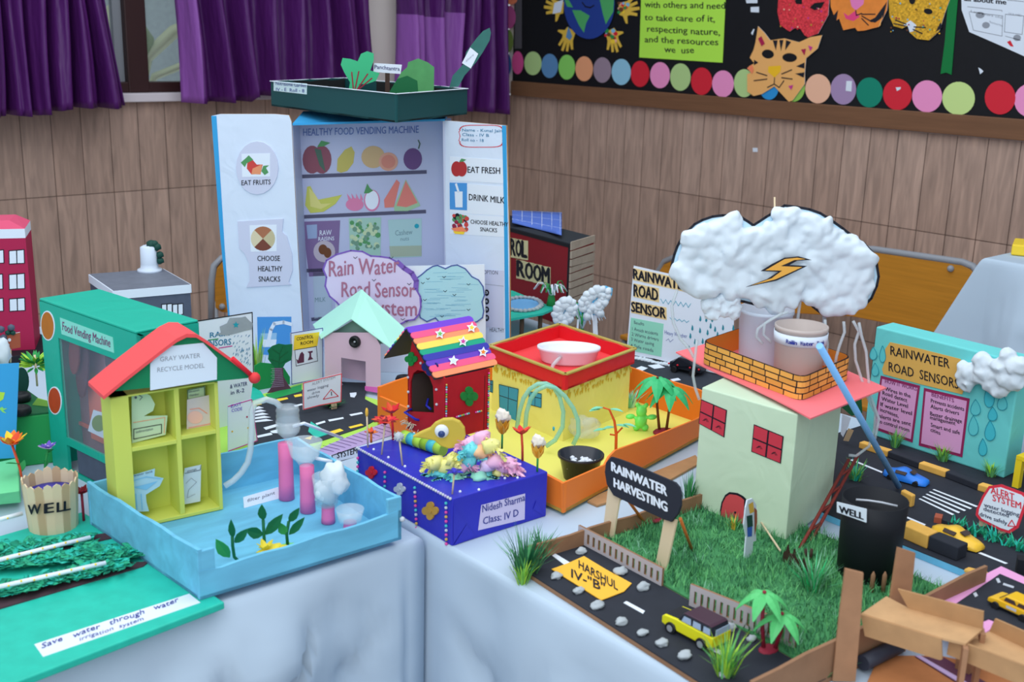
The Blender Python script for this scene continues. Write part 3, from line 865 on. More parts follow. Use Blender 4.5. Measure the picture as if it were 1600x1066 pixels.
crepe('row of curly green crepe paper crops along the straw nearest the well', k3(-20, 268), k3(560, 200), .006, 110, 1)
crepe('thick row of green crepe paper crops between the two dotted straws', k3(-20, 350), k3(900, 265), .012, 330, 2)
crepe('row of curled green crepe paper crops beside the long paper label', k3(-20, 530), k3(780, 350), .009, 210, 3)
def straw(label, pts, r=.0034, z=.016):
    q = [P(*p, gz+z) for p in pts]; ax = q[1]-q[0]; L = ax.length; ax.normalize()
    s_ = thing('paper_straw', label, 'straw', q[0], 'dotted paper straws used as pipes'); bb = B(); bb.tube(q, r, 'white', 12); bb.build('tube', s_)
    bb = B(); R_ = ax.to_track_quat('Z', 'Y').to_matrix()
    for i in range(int(L/.017)):
        c = q[0]+ax*(.006+i*.017); n = (CAM-c).normalized(); n = (n-ax*n.dot(ax)).normalized()
        n = (n + ax.cross(n)*(.5 if i % 2 else -.4)).normalized(); bb.ball(c+n*r*.75, (.0021, .0021, .0021), 'yellow', 1)
    bb.build('dots', s_)
straw('white straw with yellow dots, the one right below the wooden well', [k3(-60, 315), k3(565, 160)])
straw('white straw with yellow dots, nearest the long paper label', [k3(-60, 482), k3(662, 320)], .0034, .02)
straw('white straw with yellow dots running behind the wooden well', [k2(-60, 752), k2(168, 690)], .0036, .02)
# popsicle stick well
wc = P(73, 833, gz); r0 = (P(109, 829, gz)-P(37, 829, gz)).length/2*.97; wc = wc + V((FW.x, FW.y, 0)).normalized()*r0*.8
wh = zt(wc, 746)-gz; r1 = r0*1.15
wl = thing('stick_well', 'round well of pale ice cream sticks marked WELL', 'well', wc)
n = 19
for i in range(n):
    a0 = 2*PI*i/n; bb = B(); hh = wh+.002*math.sin(i*5)
    di = V((math.cos(a0), math.sin(a0), 0)); ta = V((-di.y, di.x, 0)); w_ = r1*2*PI/n*.56
    prof = [(-w_*.85, 0), (w_*.85, 0), (w_, hh*.5), (w_, hh-.008), (w_*.75, hh-.002), (0, hh+.0015), (-w_*.75, hh-.002), (-w_, hh-.008), (-w_, hh*.5)]
    lo = [wc + ta*x + di*(r0+(r1-r0)*z/hh) + V((0, 0, z)) for x, z in prof]; hi = [p+di*.0022 for p in lo]
    bb.prism(lo, hi, 'stick' if i % 3 else 'wood'); bb.build('stick', wl)
b = B(); b.lathe(wc, [(0, wh*.72), (r1*.96, wh*.72), (r1*.96, wh*.7), (0, wh*.7)], 'royal', 24); b.build('water', wl, 'blue paper water')
tocam = V((-wc.x, -wc.y, 0)).normalized(); tp = card(wc+tocam*(r1+.0015)-tocam.cross(V((0, 0, 1)))*.1, wc+tocam*(r1+.0015)+tocam.cross(V((0, 0, 1)))*.0)
rgt = V((0, 0, 1)).cross(tocam); tp = Pl(wc+tocam*(r1+.002), rgt, (0, 0, 1))
b = B()
for i, (t, x0, x1) in enumerate((('W', 215, 312), ('E', 338, 405), ('L', 430, 482), ('L', 482, 530))):   # each letter sits on the curve of the sticks
    cx = tp.uv(k2((x0+x1)/2, 690))[0]; an = math.asin(max(-.95, min(.95, cx/r1))); nn = (tocam*math.cos(an)+rgt*math.sin(an)); uu = V((0, 0, 1)).cross(nn)
    pp = Pl(wc+nn*(r0+(r1-r0)*.45+.0034), uu, V((0, 0, 1))+nn*((r1-r0)/wh)); b.text(pp, t, k2(x0, 700-18*i*.5), k2(x1, 690-18*i*.5), 15, 'ink', .001, .03)
b.build('lettering', wl)
# flowers
def plastic_flower(label, loc, h, r, cols, stem='leafdk', lean=(0, 0), n=9, leaves=2):
    f = thing('plastic_flower', label, 'flower', loc); top = V(loc)+V((lean[0], lean[1], h))
    bb = B(); bb.tube([loc, V(loc)+V((lean[0]*.3, lean[1]*.3, h*.5)), top], .0022, stem, 7); bb.build('stem', f)
    bb = B(); rnd = random.Random(str(loc))
    for i in range(n):
        a0 = i*2*PI/n; el = rnd.uniform(.1, .8); bb.leaf(top, (math.cos(a0), math.sin(a0), el), (0, 0, 1), r*rnd.uniform(.85, 1.1), r*.5, cols[i % len(cols)], .001, -.15*r)
    bb.build('petals', f)
    bb = B(); bb.ball(top+V((0, 0, r*.15)), r*.2, cols[-1], 1); bb.build('centre', f)
    for i in range(leaves):
        bb = B(); a0 = 1+i*2.7; bb.leaf(V(loc)+V((lean[0]*.3, lean[1]*.3, h*(.4+.2*i))), (math.cos(a0), math.sin(a0), .4), (0, 0, 1), r*1.1, r*.4, 'leaf'); bb.build('leaf', f)
    return f
plastic_flower('maroon plastic flower standing between the stick well and the blue tray', P(131, 814, gz), .048, .017, ['maroon', 'darkred'], 'maroon', n=11, leaves=0)
lz = P(30, 778, gz)
plastic_flower('orange and yellow plastic flower rising behind the stick well', P(38, 768, gz), .085, .03, ['orange', 'redorange', 'orange', 'yellow'], 'redorange', (-.01, .01), 12)
plastic_flower('violet plastic daisy with white tips behind the stick well', P(70, 748, gz), .055, .017, ['violet', 'lilac'], 'leaf', (.01, .0), 12, 3)
b = B(); z1 = gz+.03; b.prism([P(*p, gz) for p in k2((-150, 640), (160, 610), (150, 330), (-150, 390))], [P(*p, z1) for p in k2((-150, 560), (148, 520), (140, 270), (-150, 330))], 'ltgreen2'); b.build('pale_green_box', None, 'pale green paper covered box behind the stick well', 'box', bev=.002)
# dark green model behind with car parts, tree and cut-outs
g2 = Boxp((-60, 735), (20, 733), (95, 716), 655)
Lr = P(-80, 745); Nr = P(95, 722); hz2 = zt(Nr, 645)
gm = thing('green_box', 'bright green paper box with a dark green top behind the flowers', 'box', Nr)
dd = V((0, .42, 0)); q = [Lr, Nr, Nr+dd, Lr+dd]; b = B(); b.prism(q, [V((p.x, p.y, hz2)) for p in q], 'green'); b.build('body', gm, bev=.003)
b = B(); q2 = [V((p.x, p.y, hz2)) for p in q]; b.prism([p+V((0, 0, .0005)) for p in q2], [p+V((0, 0, .003)) for p in q2], 'dkgreen'); b.build('top', gm, 'dark green top')
k0 = K(0, 480, 3.807); H2 = hz2+.003
def toytire(lb, px):
    t = thing('toy_tyre_ring', lb, 'toy', P(*px, H2)); bb = B(); bb.lathe(P(*px, H2), [(0, 0), (.014, 0), (.018, .004), (.018, .012), (.014, .016), (.005, .016), (0, .013)], 'rubber', 18); bb.build('tyre', t)
toytire('black toy wheel on the dark green top, nearer the red building', k0(127, 560)); toytire('black toy wheel on the dark green top, nearer the flowers', k0(127, 640))
pl_ = card(P(*k0(195, 580), H2), P(*k0(290, 590), H2)); b = B(); b.slab(pl_, k0((195, 580), (225, 540), (280, 555), (296, 590), (230, 598)), 'cgreen2', 0, .002); b.build('leaf_cutout', None, 'small green leaf cut-out lying by the food vending machine', 'cut-out')
pl_ = card(P(*k0(90, 530), H2), P(*k0(170, 525), H2)); b = B(); b.disc(pl_, k0(128, 440), (12, 22), 'dkgreen2', 0, .002, 20, edge='paper'); b.build('tree_cutout', None, 'round dark green tree cut-out with pale scribble behind the blue sheet', 'cut-out')
def clump(name, label, cat, loc, h, r, n, cols, seed=0, wd=.004, group=None):
    bb = B(); rnd = random.Random(seed)
    for i in range(n):
        a0 = rnd.uniform(0, 6.28); d = V((math.cos(a0), math.sin(a0), 0)); bb.blade(V(loc)+d*rnd.uniform(0, r*.35), d, h*rnd.uniform(.5, 1), wd, r*rnd.uniform(.2, 1), cols[i % len(cols)])
    return bb.build(name, None, label, cat, group)
tr = thing('toy_tree', 'lime toy tree on a thin wooden stick beside the food vending machine', 'tree', P(*k0(222, 470), H2))
ttop = V(base(tr)); b = B(); hT = zt(ttop, k0(0, 285)[1]); b.tube([ttop, V((ttop.x, ttop.y, hT))], .002, 'stick', 6); b.build('trunk', tr)
b = B(); rnd = random.Random(5)
for i in range(80):
    a0 = rnd.uniform(0, 6.28); el = rnd.uniform(-.3, 1); d = V((math.cos(a0), math.sin(a0), el)); b.leaf(V((ttop.x, ttop.y, ttop.z+(hT-ttop.z)*.65))+d*.008, d, (0, 0, 1), .026, .007, 'lime' if i % 2 else 'leaf')
b.build('foliage', tr)
# blue sheet standing at the edge
A_, B_ = P(-40, 745, gz), P(25, 738, gz); pl_ = card(A_, B_, 4)
bs = thing('blue_sheet', 'sky blue card standing upright with a yellow leaf shape', 'card', A_); b = B(); b.slab(pl_, [(-60, 572), (30, 567), (24, 715), (-60, 720)], 'skyblue2', 0, .003); b.build('card', bs)
b = B(); b.flat(pl_, k0((-30, 500), (30, 505), (20, 545), (-10, 565), (-40, 540)), 'lime', .0036); b.flat(pl_, k0((-5, 600), (15, 590), (20, 600), (45, 600), (20, 612), (40, 630), (15, 622)), 'cgreen', .0036); b.build('shapes', bs)
# red building on black plinth
rp = Boxp((-90, 553), (55, 546), (75, 530), 372, TZ+.03)
pb = B(); q0_ = [rp.N+V((-.34, -.03, -.03)), rp.N+V((.06, -.03, -.03)), rp.N+V((.06, .2, -.03)), rp.N+V((-.34, .2, -.03))]
pb.prism(q0_, [p+V((0, 0, .03)) for p in q0_], 'black'); pb.build('black_plinth', None, 'black paper covered base below the red building', 'base', bev=.002)
rb = thing('paper_building', 'tall red paper building with white windows on a black base', 'model building', rp.N)
fr = card(rp.L, rp.N); wv = fr.u*.3; nb_ = -fr.n
N0 = rp.N; L0 = N0-wv; zz = rp.z1; lo = [L0, N0, N0+nb_*.12, L0+nb_*.12]
b = B(); b.prism(lo, [V((p.x, p.y, zz)) for p in lo], 'crimson'); b.build('walls', rb)
b = B(); t0 = zz+.022; b.prism([V((p.x, p.y, zz)) for p in lo], [V((p.x, p.y, t0)) for p in lo], 'paper'); b.build('cornice', rb, 'white cornice')
ce = (N0+L0)/2+nb_*.07; b = B(); b.prism([V((p.x, p.y, t0)) for p in lo], [V((ce.x+(p.x-ce.x)*.8, ce.y+(p.y-ce.y)*.7, zt(N0+nb_*.1, 336))) for p in lo], 'dpink2'); b.build('roof', rb, 'rose red roof')
kb = K(0, 320, 4.845); FP = Pl(N0, fr.u, (0, 0, 1))
for i, (x0, y0, x1, y1) in enumerate(((65, 340, 185, 450), (65, 520, 188, 642), (68, 705, 190, 808), (-90, 342, 30, 448), (-90, 525, 22, 645), (-88, 708, 26, 812))):
    b = B(); b.slab(FP, kb((x0, y0+6), (x1, y0-4), (x1+4, y1-6), (x0+3, y1+2)), 'ink', 0, .001); wn = b.build('window', rb)
    b = B(); xm = (x0+x1)/2; b.slab(FP, kb((x0+7, y0+12), (xm-3, y0+8), (xm, y1-9), (x0+9, y1-5)), 'paper', .0012, .0005); b.slab(FP, kb((xm+6, y0+8), (x1-6, y0+3), (x1-3, y1-11), (xm+8, y1-9)), 'paper', .0012, .0005); b.build('pane', wn)
# small brown house cut-out with cotton
A_, B_ = P(5, 572, H2), P(33, 569, H2)
pl_ = card(A_, B_); b = B(); b.slab(pl_, k0((35, 165), (118, 148), (122, 238), (40, 252)), 'rust', 0, .003, 'paper'); hc = thing('house_cutout', 'small rust brown house cut-out with cotton in front of the red building', 'cut-out', A_); b.build('card', hc)
b = B(); b.disc(pl_, k0(55, 193), (2.6, 2.6), 'paper', .0034); b.build('emblem', hc); b = B(); [b.ball(pl_.at(k0(x, y), .004), r, 'dkgreen2' if i % 2 else 'slate', 1) for i, (x, y, r) in enumerate(((65, 120, .008), (75, 150, .006), (20, 180, .008), (45, 150, .006), (5, 130, .008)))]; b.build('plants', hc)
b = B(); b.tube([pl_.at(k0(62, 250)), pl_.at(k0(62, 330))], .002, 'stick', 6); b.build('stick', hc)
b = B(); b.ball(pl_.at(k0(-5, 270), .01), (.02, .015, .03), 'cotton', 3, .4, 2); b.build('cotton_ball', None, 'white cotton wool tuft beside the rust brown house cut-out', 'cotton')
# grey building
q = P(186, 580); kk = K(0, 320, 4.845)
gy = Boxp((140, 430), (186, 580), (297, 446), 456, TZ, True)
gu = thing('paper_building', 'dark grey paper building with a white chimney', 'model building', gy.N)
b = B(); gy.solid(b, 'slate'); b.build('walls', gu)
b = B(); 
for p, p2 in zip(gy.hi, gy.hi[1:]+gy.hi[:1]): b.bar(p-V((0, 0, .008)), p2-V((0, 0, .008)), .006, .02, 'paper')
b.build('cornice', gu, 'white cornice strip')
b = B(); b.prism([p+V((0, 0, .0005)) for p in gy.hi], [p+V((0, 0, .003)) for p in gy.hi], 'roofgray'); b.build('roof', gu)
for x in (1262, 1345):
    b = B(); b.slab(gy.pr, kk((x-42, 752), (x+42, 745), (x+44, 828), (x-40, 850)), 'ink', 0, .001); wn = b.build('window', gu); b = B(); b.slab(gy.pr, kk((x-36, 758), (x-5, 755), (x-4, 840), (x-35, 846)), 'paper', .0012, .0006); b.slab(gy.pr, kk((x+5, 755), (x+36, 751), (x+37, 824), (x+6, 838)), 'paper', .0012, .0006); b.build('pane', wn)
cb_ = P(234, 424, gy.z1+.003); chh = zt(cb_, 386)-cb_.z; cr = 12.5/FPX*(cb_-CAM).length
b = B(); b.lathe(cb_, [(0, 0), (cr*1.45, 0), (cr*1.4, .006), (cr*1.05, .009), (cr, .02), (cr*.96, chh), (cr*.6, chh+.004), (0, chh)], 'cardwhite', 20); b.build('chimney', gu, 'white paper chimney')
b = B(); [b.ball(cb_+RT*x+V((0, 0, chh+z)), r, 'dkgreen2', 2, .3, 3) for x, z, r in ((.008, .006, .012), (.022, 0, .01), (.028, -.02, .009), (.028, -.035, .009), (.016, .008, .009))]; b.build('smoke_pompom', gu, 'dark pompom smoke')
# ---------------------------------------------------------------- green food vending machine
fv = thing('food_vending_machine', 'green paper covered vending machine with food stickers', 'model vending machine', P(95, 727))
L_ = P(95, 727); zt_ = zt(L_, 470); TN = V((.703, 1.724, zt_)); TR = V((.818, 1.738, zt_)); TL = P(61, 470, zt_)
N_ = V((TN.x, TN.y, TZ)); R_ = V((TR.x, TR.y, TZ)); L_ = V((TL.x, TL.y, TZ)); F_ = L_+R_-N_
lo = [L_, N_, R_, F_]; up = V((0, 0, zt_-TZ)); fp = card(L_, N_); inn = -fp.n
kw = K(0, 480, 3.807); win4 = [fp.uv(p) for p in kw((345, 182), (390, 815), (640, 935), (640, 292))]
wL, wR_, wB, wT = win4[0][0], fp.uv((222, 560))[0], win4[1][1], win4[0][1]
Wd = (N_-L_).length; Hh = zt_-TZ
def rect(pl, x0, y0, x1, y1, l, t, bb, mt): bb.slab(pl, [(x0, y0), (x1, y0), (x1, y1), (x0, y1)], mt, l, t, raw=True)
b = B(); t = .006
rect(fp, 0, 0, wL, Hh, -t, t, b, 'turqgreen'); rect(fp, wR_, 0, Wd, Hh, -t, t, b, 'turqgreen'); rect(fp, wL, wT, wR_, Hh, -t, t, b, 'turqgreen'); rect(fp, wL, .07, wR_, wB, -t, t, b, 'turqgreen')
for p, p2 in ((N_, R_), (R_, F_), (F_, L_)):
    pp = card(p, p2); b.slab(pp, [(0, 0), ((p2-p).length, 0), ((p2-p).length, Hh), (0, Hh)], 'turqgreen', -t, t, raw=True)
b.build('carton', fv)
b = B(); b.prism([p+up for p in lo], [p+up+V((0, 0, .005)) for p in lo], 'turqgreen'); b.build('top', fv, bev=.004)
b = B(); rect(fp, wL+.03, .01, wR_, .065, -t, .003, b, 'slate'); rect(fp, wL, 0, wR_, .008, -t, t, b, 'turqgreen'); b.build('delivery_slot', fv, 'dark delivery slot')
b = B(); rect(fp, wL, wB, wR_, wT, -.003, .0012, b, 'acrylic'); b.build('front_pane', fv)
b = B(); rect(fp, .01, .012, Wd-.03, Hh-.01, -.06, .003, b, 'mauvedk'); b.build('inner_panel', fv)
b = B(); [b.box(fp.pt(Wd/2, y, -.05), (.004, Wd*.9, .006), 'salmonfloor', math.atan2(fp.u.y, fp.u.x)-PI/2) for y in (.075,)]
b.slab(fp, [(wL, wB), (wR_, wB), (wR_, wB+.06), (wL, wB+.11)], 'salmonfloor', -.05, .002, raw=True); b.build('tray_floor', fv)
b = B(); b.disc(fp, kw(385, 290), (8, 32), 'redbrown', -.02, .003); b.disc(fp, kw(400, 350), (10, 55), 'mauvedk2', -.03, .003); b.disc(fp, kw(560, 330), (14, 28), 'grayd', -.04, .003); b.build('snack_shapes', fv)
sk = kw((520, 620), (600, 645), (590, 795), (488, 745)); b = B(); b.slab(fp, sk, 'cardwhite', -.012, .001); b.disc(fp, kw(555, 700), (11, 13), 'olive', -.0105, 0); b.build('food_picture', fv, 'food picture')
b = B(); b.disc(fp, (75, 509), (11, 23.5), 'paper', 0, .0008, 24, rot=-.06); b.disc(fp, (75, 509), (9.6, 21.5), 'ovalo', .0009, .0003, 24, rot=-.06); b.build('fruit_sticker', fv, 'amber oval fruit sticker')
b = B(); b.disc(fp, (86, 626), (10.7, 22), 'paper', 0, .0008, 24, rot=-.06); b.disc(fp, (86, 626), (9.4, 20), 'ovalr', .0009, .0003, 24, rot=-.06); b.build('fruit_sticker', fv, 'reddish oval fruit sticker')
b = B(); b.slab(fp, kw((358, 62), (672, 180), (680, 272), (368, 160)), 'mintpaper', 0, .0008); b.build('label', fv, 'pale name strip')
b = B(); b.text(fp, 'Food Vending Machine', kw(375, 138), kw(660, 240), 13, 'plumink', .0012, .005, .05); b.build('lettering', fv)
# ================================================================ blue painted tray with the recycling house
k6 = K(300, 660, 3.947); k5 = K(150, 580, 4.847); kg = K(120, 480, 5.33)
tz = TZ + .0125
TNr, TRr, TLr = P(313, 938, tz), P(627, 843, tz), P(163, 834, tz)
u_ = (TRr-TNr); v_ = V((-u_.y, u_.x, 0)).normalized()
dep_ = .335
TBr = TRr + v_*dep_; Lc = P(163, 834, tz); lv = (Lc-TNr).normalized(); TLc = TNr + lv*dep_*1.03
tray = thing('blue_tray', 'sky blue hand painted tray with low walls on the window side table', 'tray', TNr)
fl = [TNr, TRr, TBr, TLc]; th = .006
b = B(); b.prism(fl, [p+V((0, 0, .005)) for p in fl], 'tray'); b.build('floor_panel', tray)
cen = (TNr+TBr)/2
def wall(a, c, h0, h1, parent, mt, name, t=.006):
    a, c = V(a), V(c); n = V((-(c-a).y, (c-a).x, 0)).normalized()
    if (cen-a).dot(n) < 0: n = -n
    bb = B(); k = 10; vs = []
    for i in range(k+1):
        p = a+(c-a)*i/k; h = h0+(h1-h0)*i/k + .0015*math.sin(i*1.9+h0*900) - (.004 if 0 < i < k and name == 'front_wall' else 0)
        vs += [p, p+V((0, 0, h)), p+n*t+V((0, 0, h)), p+n*t]
    fs = [(i*4+j, i*4+(j+1) % 4, i*4+4+(j+1) % 4, i*4+4+j) for i in range(k) for j in range(4)] + [(3, 2, 1, 0), (k*4, k*4+1, k*4+2, k*4+3)]
    bb.add(vs, fs, mt); return bb.build(name, parent)
hN = zt(TNr, 862)-tz; hR = zt(TRr, 778)-tz; hF = zt(TRr, 800)-tz
wall(TNr, TRr, hF*.95, hF*1.08, tray, 'tray', 'front_wall'); wall(TRr, TBr, hR, hR, tray, 'tray', 'side_wall'); wall(TBr, TLc, hR*1.05, hR, tray, 'tray', 'back_wall'); wall(TLc, TNr, hR, hN, tray, 'tray', 'side_wall')
d2 = (TRr-TNr).normalized()
for p, s1 in ((TNr, 1), (TRr, -1)): b = B(); b.box(p+d2*s1*.012+v_*.004+V((0, 0, hN*.49)), (.026, .007, hN*.98), 'tray', math.atan2(d2.y, d2.x)); b.build('corner_tab', tray, bev=.001)
for px in (k6(1240, 505), k6(1295, 400)):
    b = B(); b.ball(card(TRr, TBr).at(px, -.003) if False else TRr+v_*(.01 if px[0] > 626 else -.003)+V((0, 0, hR*(.7 if px[1] < 770 else .5))), (.005, .005, .005), 'silver', 1); b.build('sticker_gem', tray)
iz = tz+.006; IG = ground(iz)
# recycling house: yellow pigeon-hole cabinet with a red roof
HN = P(187, 832, iz); HR = P(349, 796, iz); hu = (HR-HN).normalized(); hb = V((-hu.y, hu.x, 0)); hz = zt(HN, 622); hH = hz-iz
sw = (P(168, 800, iz)-HN).dot(hb); D = .055; Wh = (HR-HN).length
FPn = Pl(HN, hu, (0, 0, 1))
hs = thing('recycling_house', 'yellow open fronted model house with red roof standing in the blue tray', 'model house', HN)
def hbox(name, x0, x1, y0, y1, z0, z1, mt='lemonc', label=None):
    bb = B(); q = [HN+hu*x+hb*y+V((0, 0, z0)) for x, y in ((x0, y0), (x1, y0), (x1, y1), (x0, y1))]; bb.prism(q, [p+V((0, 0, z1-z0)) for p in q], mt); return bb.build(name, hs, label, bev=.0008)
t = .006; xd = FPn.uv((281, 700))[0]
ts = FPn.uv((206, 700))[0]
hbox('side_panel', 0, ts, 0, D, 0, hH); hbox('side_panel', Wh-t, Wh, 0, D, 0, hH); hbox('back_panel', ts, Wh-t, D-.004, D, 0, hH); hbox('divider', xd-.004, xd+.004, .002, D-.004, t, hH-.002)
zs = FPn.uv((240, 695))[1]
hbox('base_panel', ts, Wh-t, .0, D, 0, t); hbox('shelf', ts, xd-.004, .001, D-.004, zs-.006, zs+.001); hbox('shelf', xd+.004, Wh-t, .001, D-.004, zs-.001, zs+.006); hbox('top_panel', 0, Wh, 0, D, hH-.003, hH)
fo = .012; GPl = Pl(HN - hb*fo, hu, (0, 0, 1))
ga = [GPl.uv(p) for p in kg((318, 702), (1425, 592), (1440, 578), (1280, 452), (1060, 292), (980, 245), (900, 243), (820, 282), (700, 372), (420, 590))]
b = B(); b.slab(GPl, ga, 'gablegreen', -fo, fo, raw=True); b.build('gable', hs, 'green gable board', bev=.0005)
b = B(); b.slab(GPl, kg((610, 470), (610, 692), (1165, 602), (1165, 420), (1050, 297), (740, 327)), 'paper', .0002, .001); b.build('sign', hs, 'white printed sign')
b = B(); b.text(GPl, 'GRAY WATER', kg(690, 452), kg(1025, 418), 7, 'gray', .0016); b.text(GPl, 'RECYCLE MODEL', kg(668, 540), kg(1062, 502), 7, 'gray', .0016); b.build('lettering', hs)
ro = [GPl.uv(p) for p in kg((212, 760), (420, 590), (700, 372), (820, 282), (900, 243), (980, 245), (1060, 292), (1280, 452), (1440, 580))]
# roof sheet swept back from the front curve
fr_ = [GPl.pt(a_, c_, .008) for a_, c_ in ro]; bk = [p + hb*(D+.028) for p in fr_]; th_ = V((0, 0, .006)); vs = []; fs = []
for p, q in zip(fr_, bk): vs += [p, q, q+th_, p+th_]
for i in range(len(fr_)-1): fs += [(i*4+j, i*4+(j+1) % 4, i*4+4+(j+1) % 4, i*4+4+j) for j in range(4)]
fs += [(0, 1, 2, 3), (len(vs)-1, len(vs)-2, len(vs)-3, len(vs)-4)]
b = B(); b.add(vs, fs, 'coralroof'); b.build('roof', hs, 'red folded roof')
b = B(); b.tube([fr_[-2]+th_*1.2, (fr_[-2]+fr_[-1])/2+th_*.9, fr_[-1]+hu*.004], .004, 'red', 8); b.ball(fr_[-1]+hu*.004-hb*.002, .0098, 'redroll', 2); b.build('roof_end_roll', hs, 'red rolled roof end')
# paper cards standing in the pigeon holes
def stand_card(label, pts, mt, depth, deco, name='paper_card'):
    pp = Pl(HN+hb*depth, hu, (0, 0, 1)); o = thing(name, label, 'card', pp.at(pts[0]), 'small paper cards in the pigeon holes'); bb = B(); bb.slab(pp, pts, mt, 0, .0012); bb.build('card', o); bb = B(); deco(bb, Pl(pp.o+pp.n*.0014, pp.u, pp.v)); bb.build('drawing', o)
stand_card('pale green card with a round head in the upper pigeon hole nearest the vending machine', k5((268, 150), (340, 148), (410, 185), (445, 250), (430, 300), (360, 340), (540, 335), (525, 480), (270, 545)), 'cardgreen', .022,
  lambda bb, pp: (bb.line(pp, k5((285, 440), (495, 402), (495, 470), (285, 515), (285, 440)), .0012, 'ink'), bb.line(pp, k5((280, 390), (520, 350), (515, 470)), .0008, 'salmon'), bb.text(pp, 'sedimentation', k5(300, 470), k5(430, 445), 4, 'slate'), bb.disc(pp, k5(300, 200), (2, 2), 'slate'), bb.line(pp, k5((320, 180), (350, 195), (330, 220)), .001, 'slate')))
stand_card('pale mauve card with a red drawing in the upper pigeon hole by the tube', k5((688, 215), (860, 180), (900, 420), (685, 462)), 'cardmauve', .028,
  lambda bb, pp: (bb.disc(pp, k5(750, 350), (12, 10), 'peachc'), bb.line(pp, k5((710, 290), (780, 280), (840, 320)), .001, 'salmon'), bb.line(pp, k5((700, 430), (880, 395)), .001, 'salmon')))
stand_card('small green caption card above the mauve card', k5((690, 140), (825, 112), (825, 195), (690, 218)), 'cardgreen', .034, lambda bb, pp: (bb.line(pp, k5((694, 144), (821, 118), (821, 192), (694, 214), (694, 144)), .001, 'dkgreen2'), bb.text(pp, 'filtration', k5(700, 165), k5(780, 150), 3.5, 'slate'), bb.text(pp, 'chamber', k5(705, 192), k5(780, 180), 3.5, 'slate')))
stand_card('blue tinted torn card in the lower pigeon hole nearest the vending machine', k5((268, 790), (445, 738), (440, 795), (510, 810), (480, 870), (375, 935), (380, 990), (400, 1060), (270, 1066)), 'cardblue', .02,
  lambda bb, pp: (bb.line(pp, k5((275, 830), (380, 800), (490, 815)), .0015, 'sky'), bb.flat(pp, k5((280, 880), (400, 850), (470, 830), (380, 900)), 'sky'), bb.line(pp, k5((300, 930), (310, 1050)), .0015, 'sky'), bb.line(pp, k5((340, 930), (350, 1050)), .0015, 'sky'), bb.text(pp, 'water tank', k5(285, 800), k5(430, 765), 3.5, 'slate')))
stand_card('pale grey card with a pencil sketch in the lower pigeon hole by the tube', k5((670, 735), (795, 708), (788, 985), (635, 1015)), 'cardgray', .024,
  lambda bb, pp: (bb.line(pp, k5((672, 775), (790, 748), (795, 712)), .001, 'slate'), bb.text(pp, 'storage', k5(690, 765), k5(760, 748), 3.5, 'slate'), bb.line(pp, k5((680, 850), (720, 810), (760, 840), (700, 900), (690, 960), (750, 930)), .0008, 'gray')))
# clear tube from the bottle into the house
pb1 = P(452, 778, iz)
hpts = k5((975, 870), (1040, 830), (1100, 770), (1150, 690), (1170, 600), (1178, 430), (1182, 300), (1205, 240), (1290, 215), (1360, 235), (1400, 270)); n = len(hpts); tb = []
vpl = card(P(345, 800, iz), P(452, 790, iz))
b = B(); b.tube([vpl.at(p, 0) for p in hpts], .0052, 'clearhose', 10); b.build('clear_tube', None, 'clear bent tube running from the upturned bottle into the recycling house', 'tube')
# pink pillars and what stands on them
def pillar(label, bx, by, ty, r_px, lean=0):
    o = P(bx, by, iz); h = zt(o, ty)-iz; r = r_px/FPX*(o-CAM).length; bb = B(); bb.lathe(o, [(0, 0), (r*1.08, 0), (r*1.03, h*.3), (r*.98, h*.7), (r, h-.001), (0, h)], 'pinktube', 20)
    bb.build('pink_pillar', None, label, 'pillar', 'pink paper pillars in the blue tray'); return o+V((0, 0, h)), r
t1, r1_ = pillar('tallest pink paper pillar, under the upturned bottle', 448, 779, 692, 11); t2, r2_ = pillar('second tallest pink paper pillar, next to the upturned bottle', 481, 799, 727, 11)
t3, r3_ = pillar('short pink paper pillar below the cup of cotton', 513, 816, 789, 10); t4, r4_ = pillar('shortest pink paper pillar, nearest the front wall of the tray', 547, 828, 814, 10)
def sc(p, px): return px/FPX*(V(p)-CAM).length
bo = thing('plastic_bottle', 'clear ribbed bottle upside down on the tallest pink pillar', 'bottle', t1); b = B(); R0 = sc(t1, 18); hb_ = zt(t1, 636)-t1.z
b.lathe(t1+V((.004, -.004, .001)), [(R0*.34, 0), (R0*.36, .007), (R0*.6, .012), (R0*.95, .019)] + [(R0*(1 if i % 2 else .92), .021+(hb_-.023)*i/8) for i in range(9)] + [(R0*.9, hb_), (0, hb_-.001)], 'clear2', 24); b.build('body', bo)
b = B(); b.lathe(t1+V((.004, -.004, hb_*.36)), [(R0*1.01, 0), (R0*1.02, .018), (R0*1.0, .018)], 'clear2', 24); b.build('band', bo)
b = B(); b.tube([t1+V((.012, -.006, hb_*.45)), t1+V((.03, -.012, hb_*.5)), P(535, 708, iz)+V((0, 0, .03))], .0028, 'white', 8); b.build('white_rod', None, 'thin white straw slanting down from the upturned bottle', 'straw')
cu_ = thing('plastic_cup', 'clear funnel cup on the second pink pillar', 'cup', t2); b = B(); R0 = sc(t2, 27); h_ = zt(t2, 690)-t2.z; b.lathe(t2+V((-.003, 0, .001)), [(R0*.35, 0), (R0*.45, .006), (R0*.8, h_*.4), (R0, h_), (R0*.96, h_), (R0*.77, h_*.4), (R0*.4, .008), (0, .004)], 'clear2', 24); b.build('body', cu_)
b = B(); b.tube([t2+V((.012, -.008, .012)), t2+V((.036, -.02, .004))], .003, 'white', 8); b.build('spout', cu_, 'white spout')
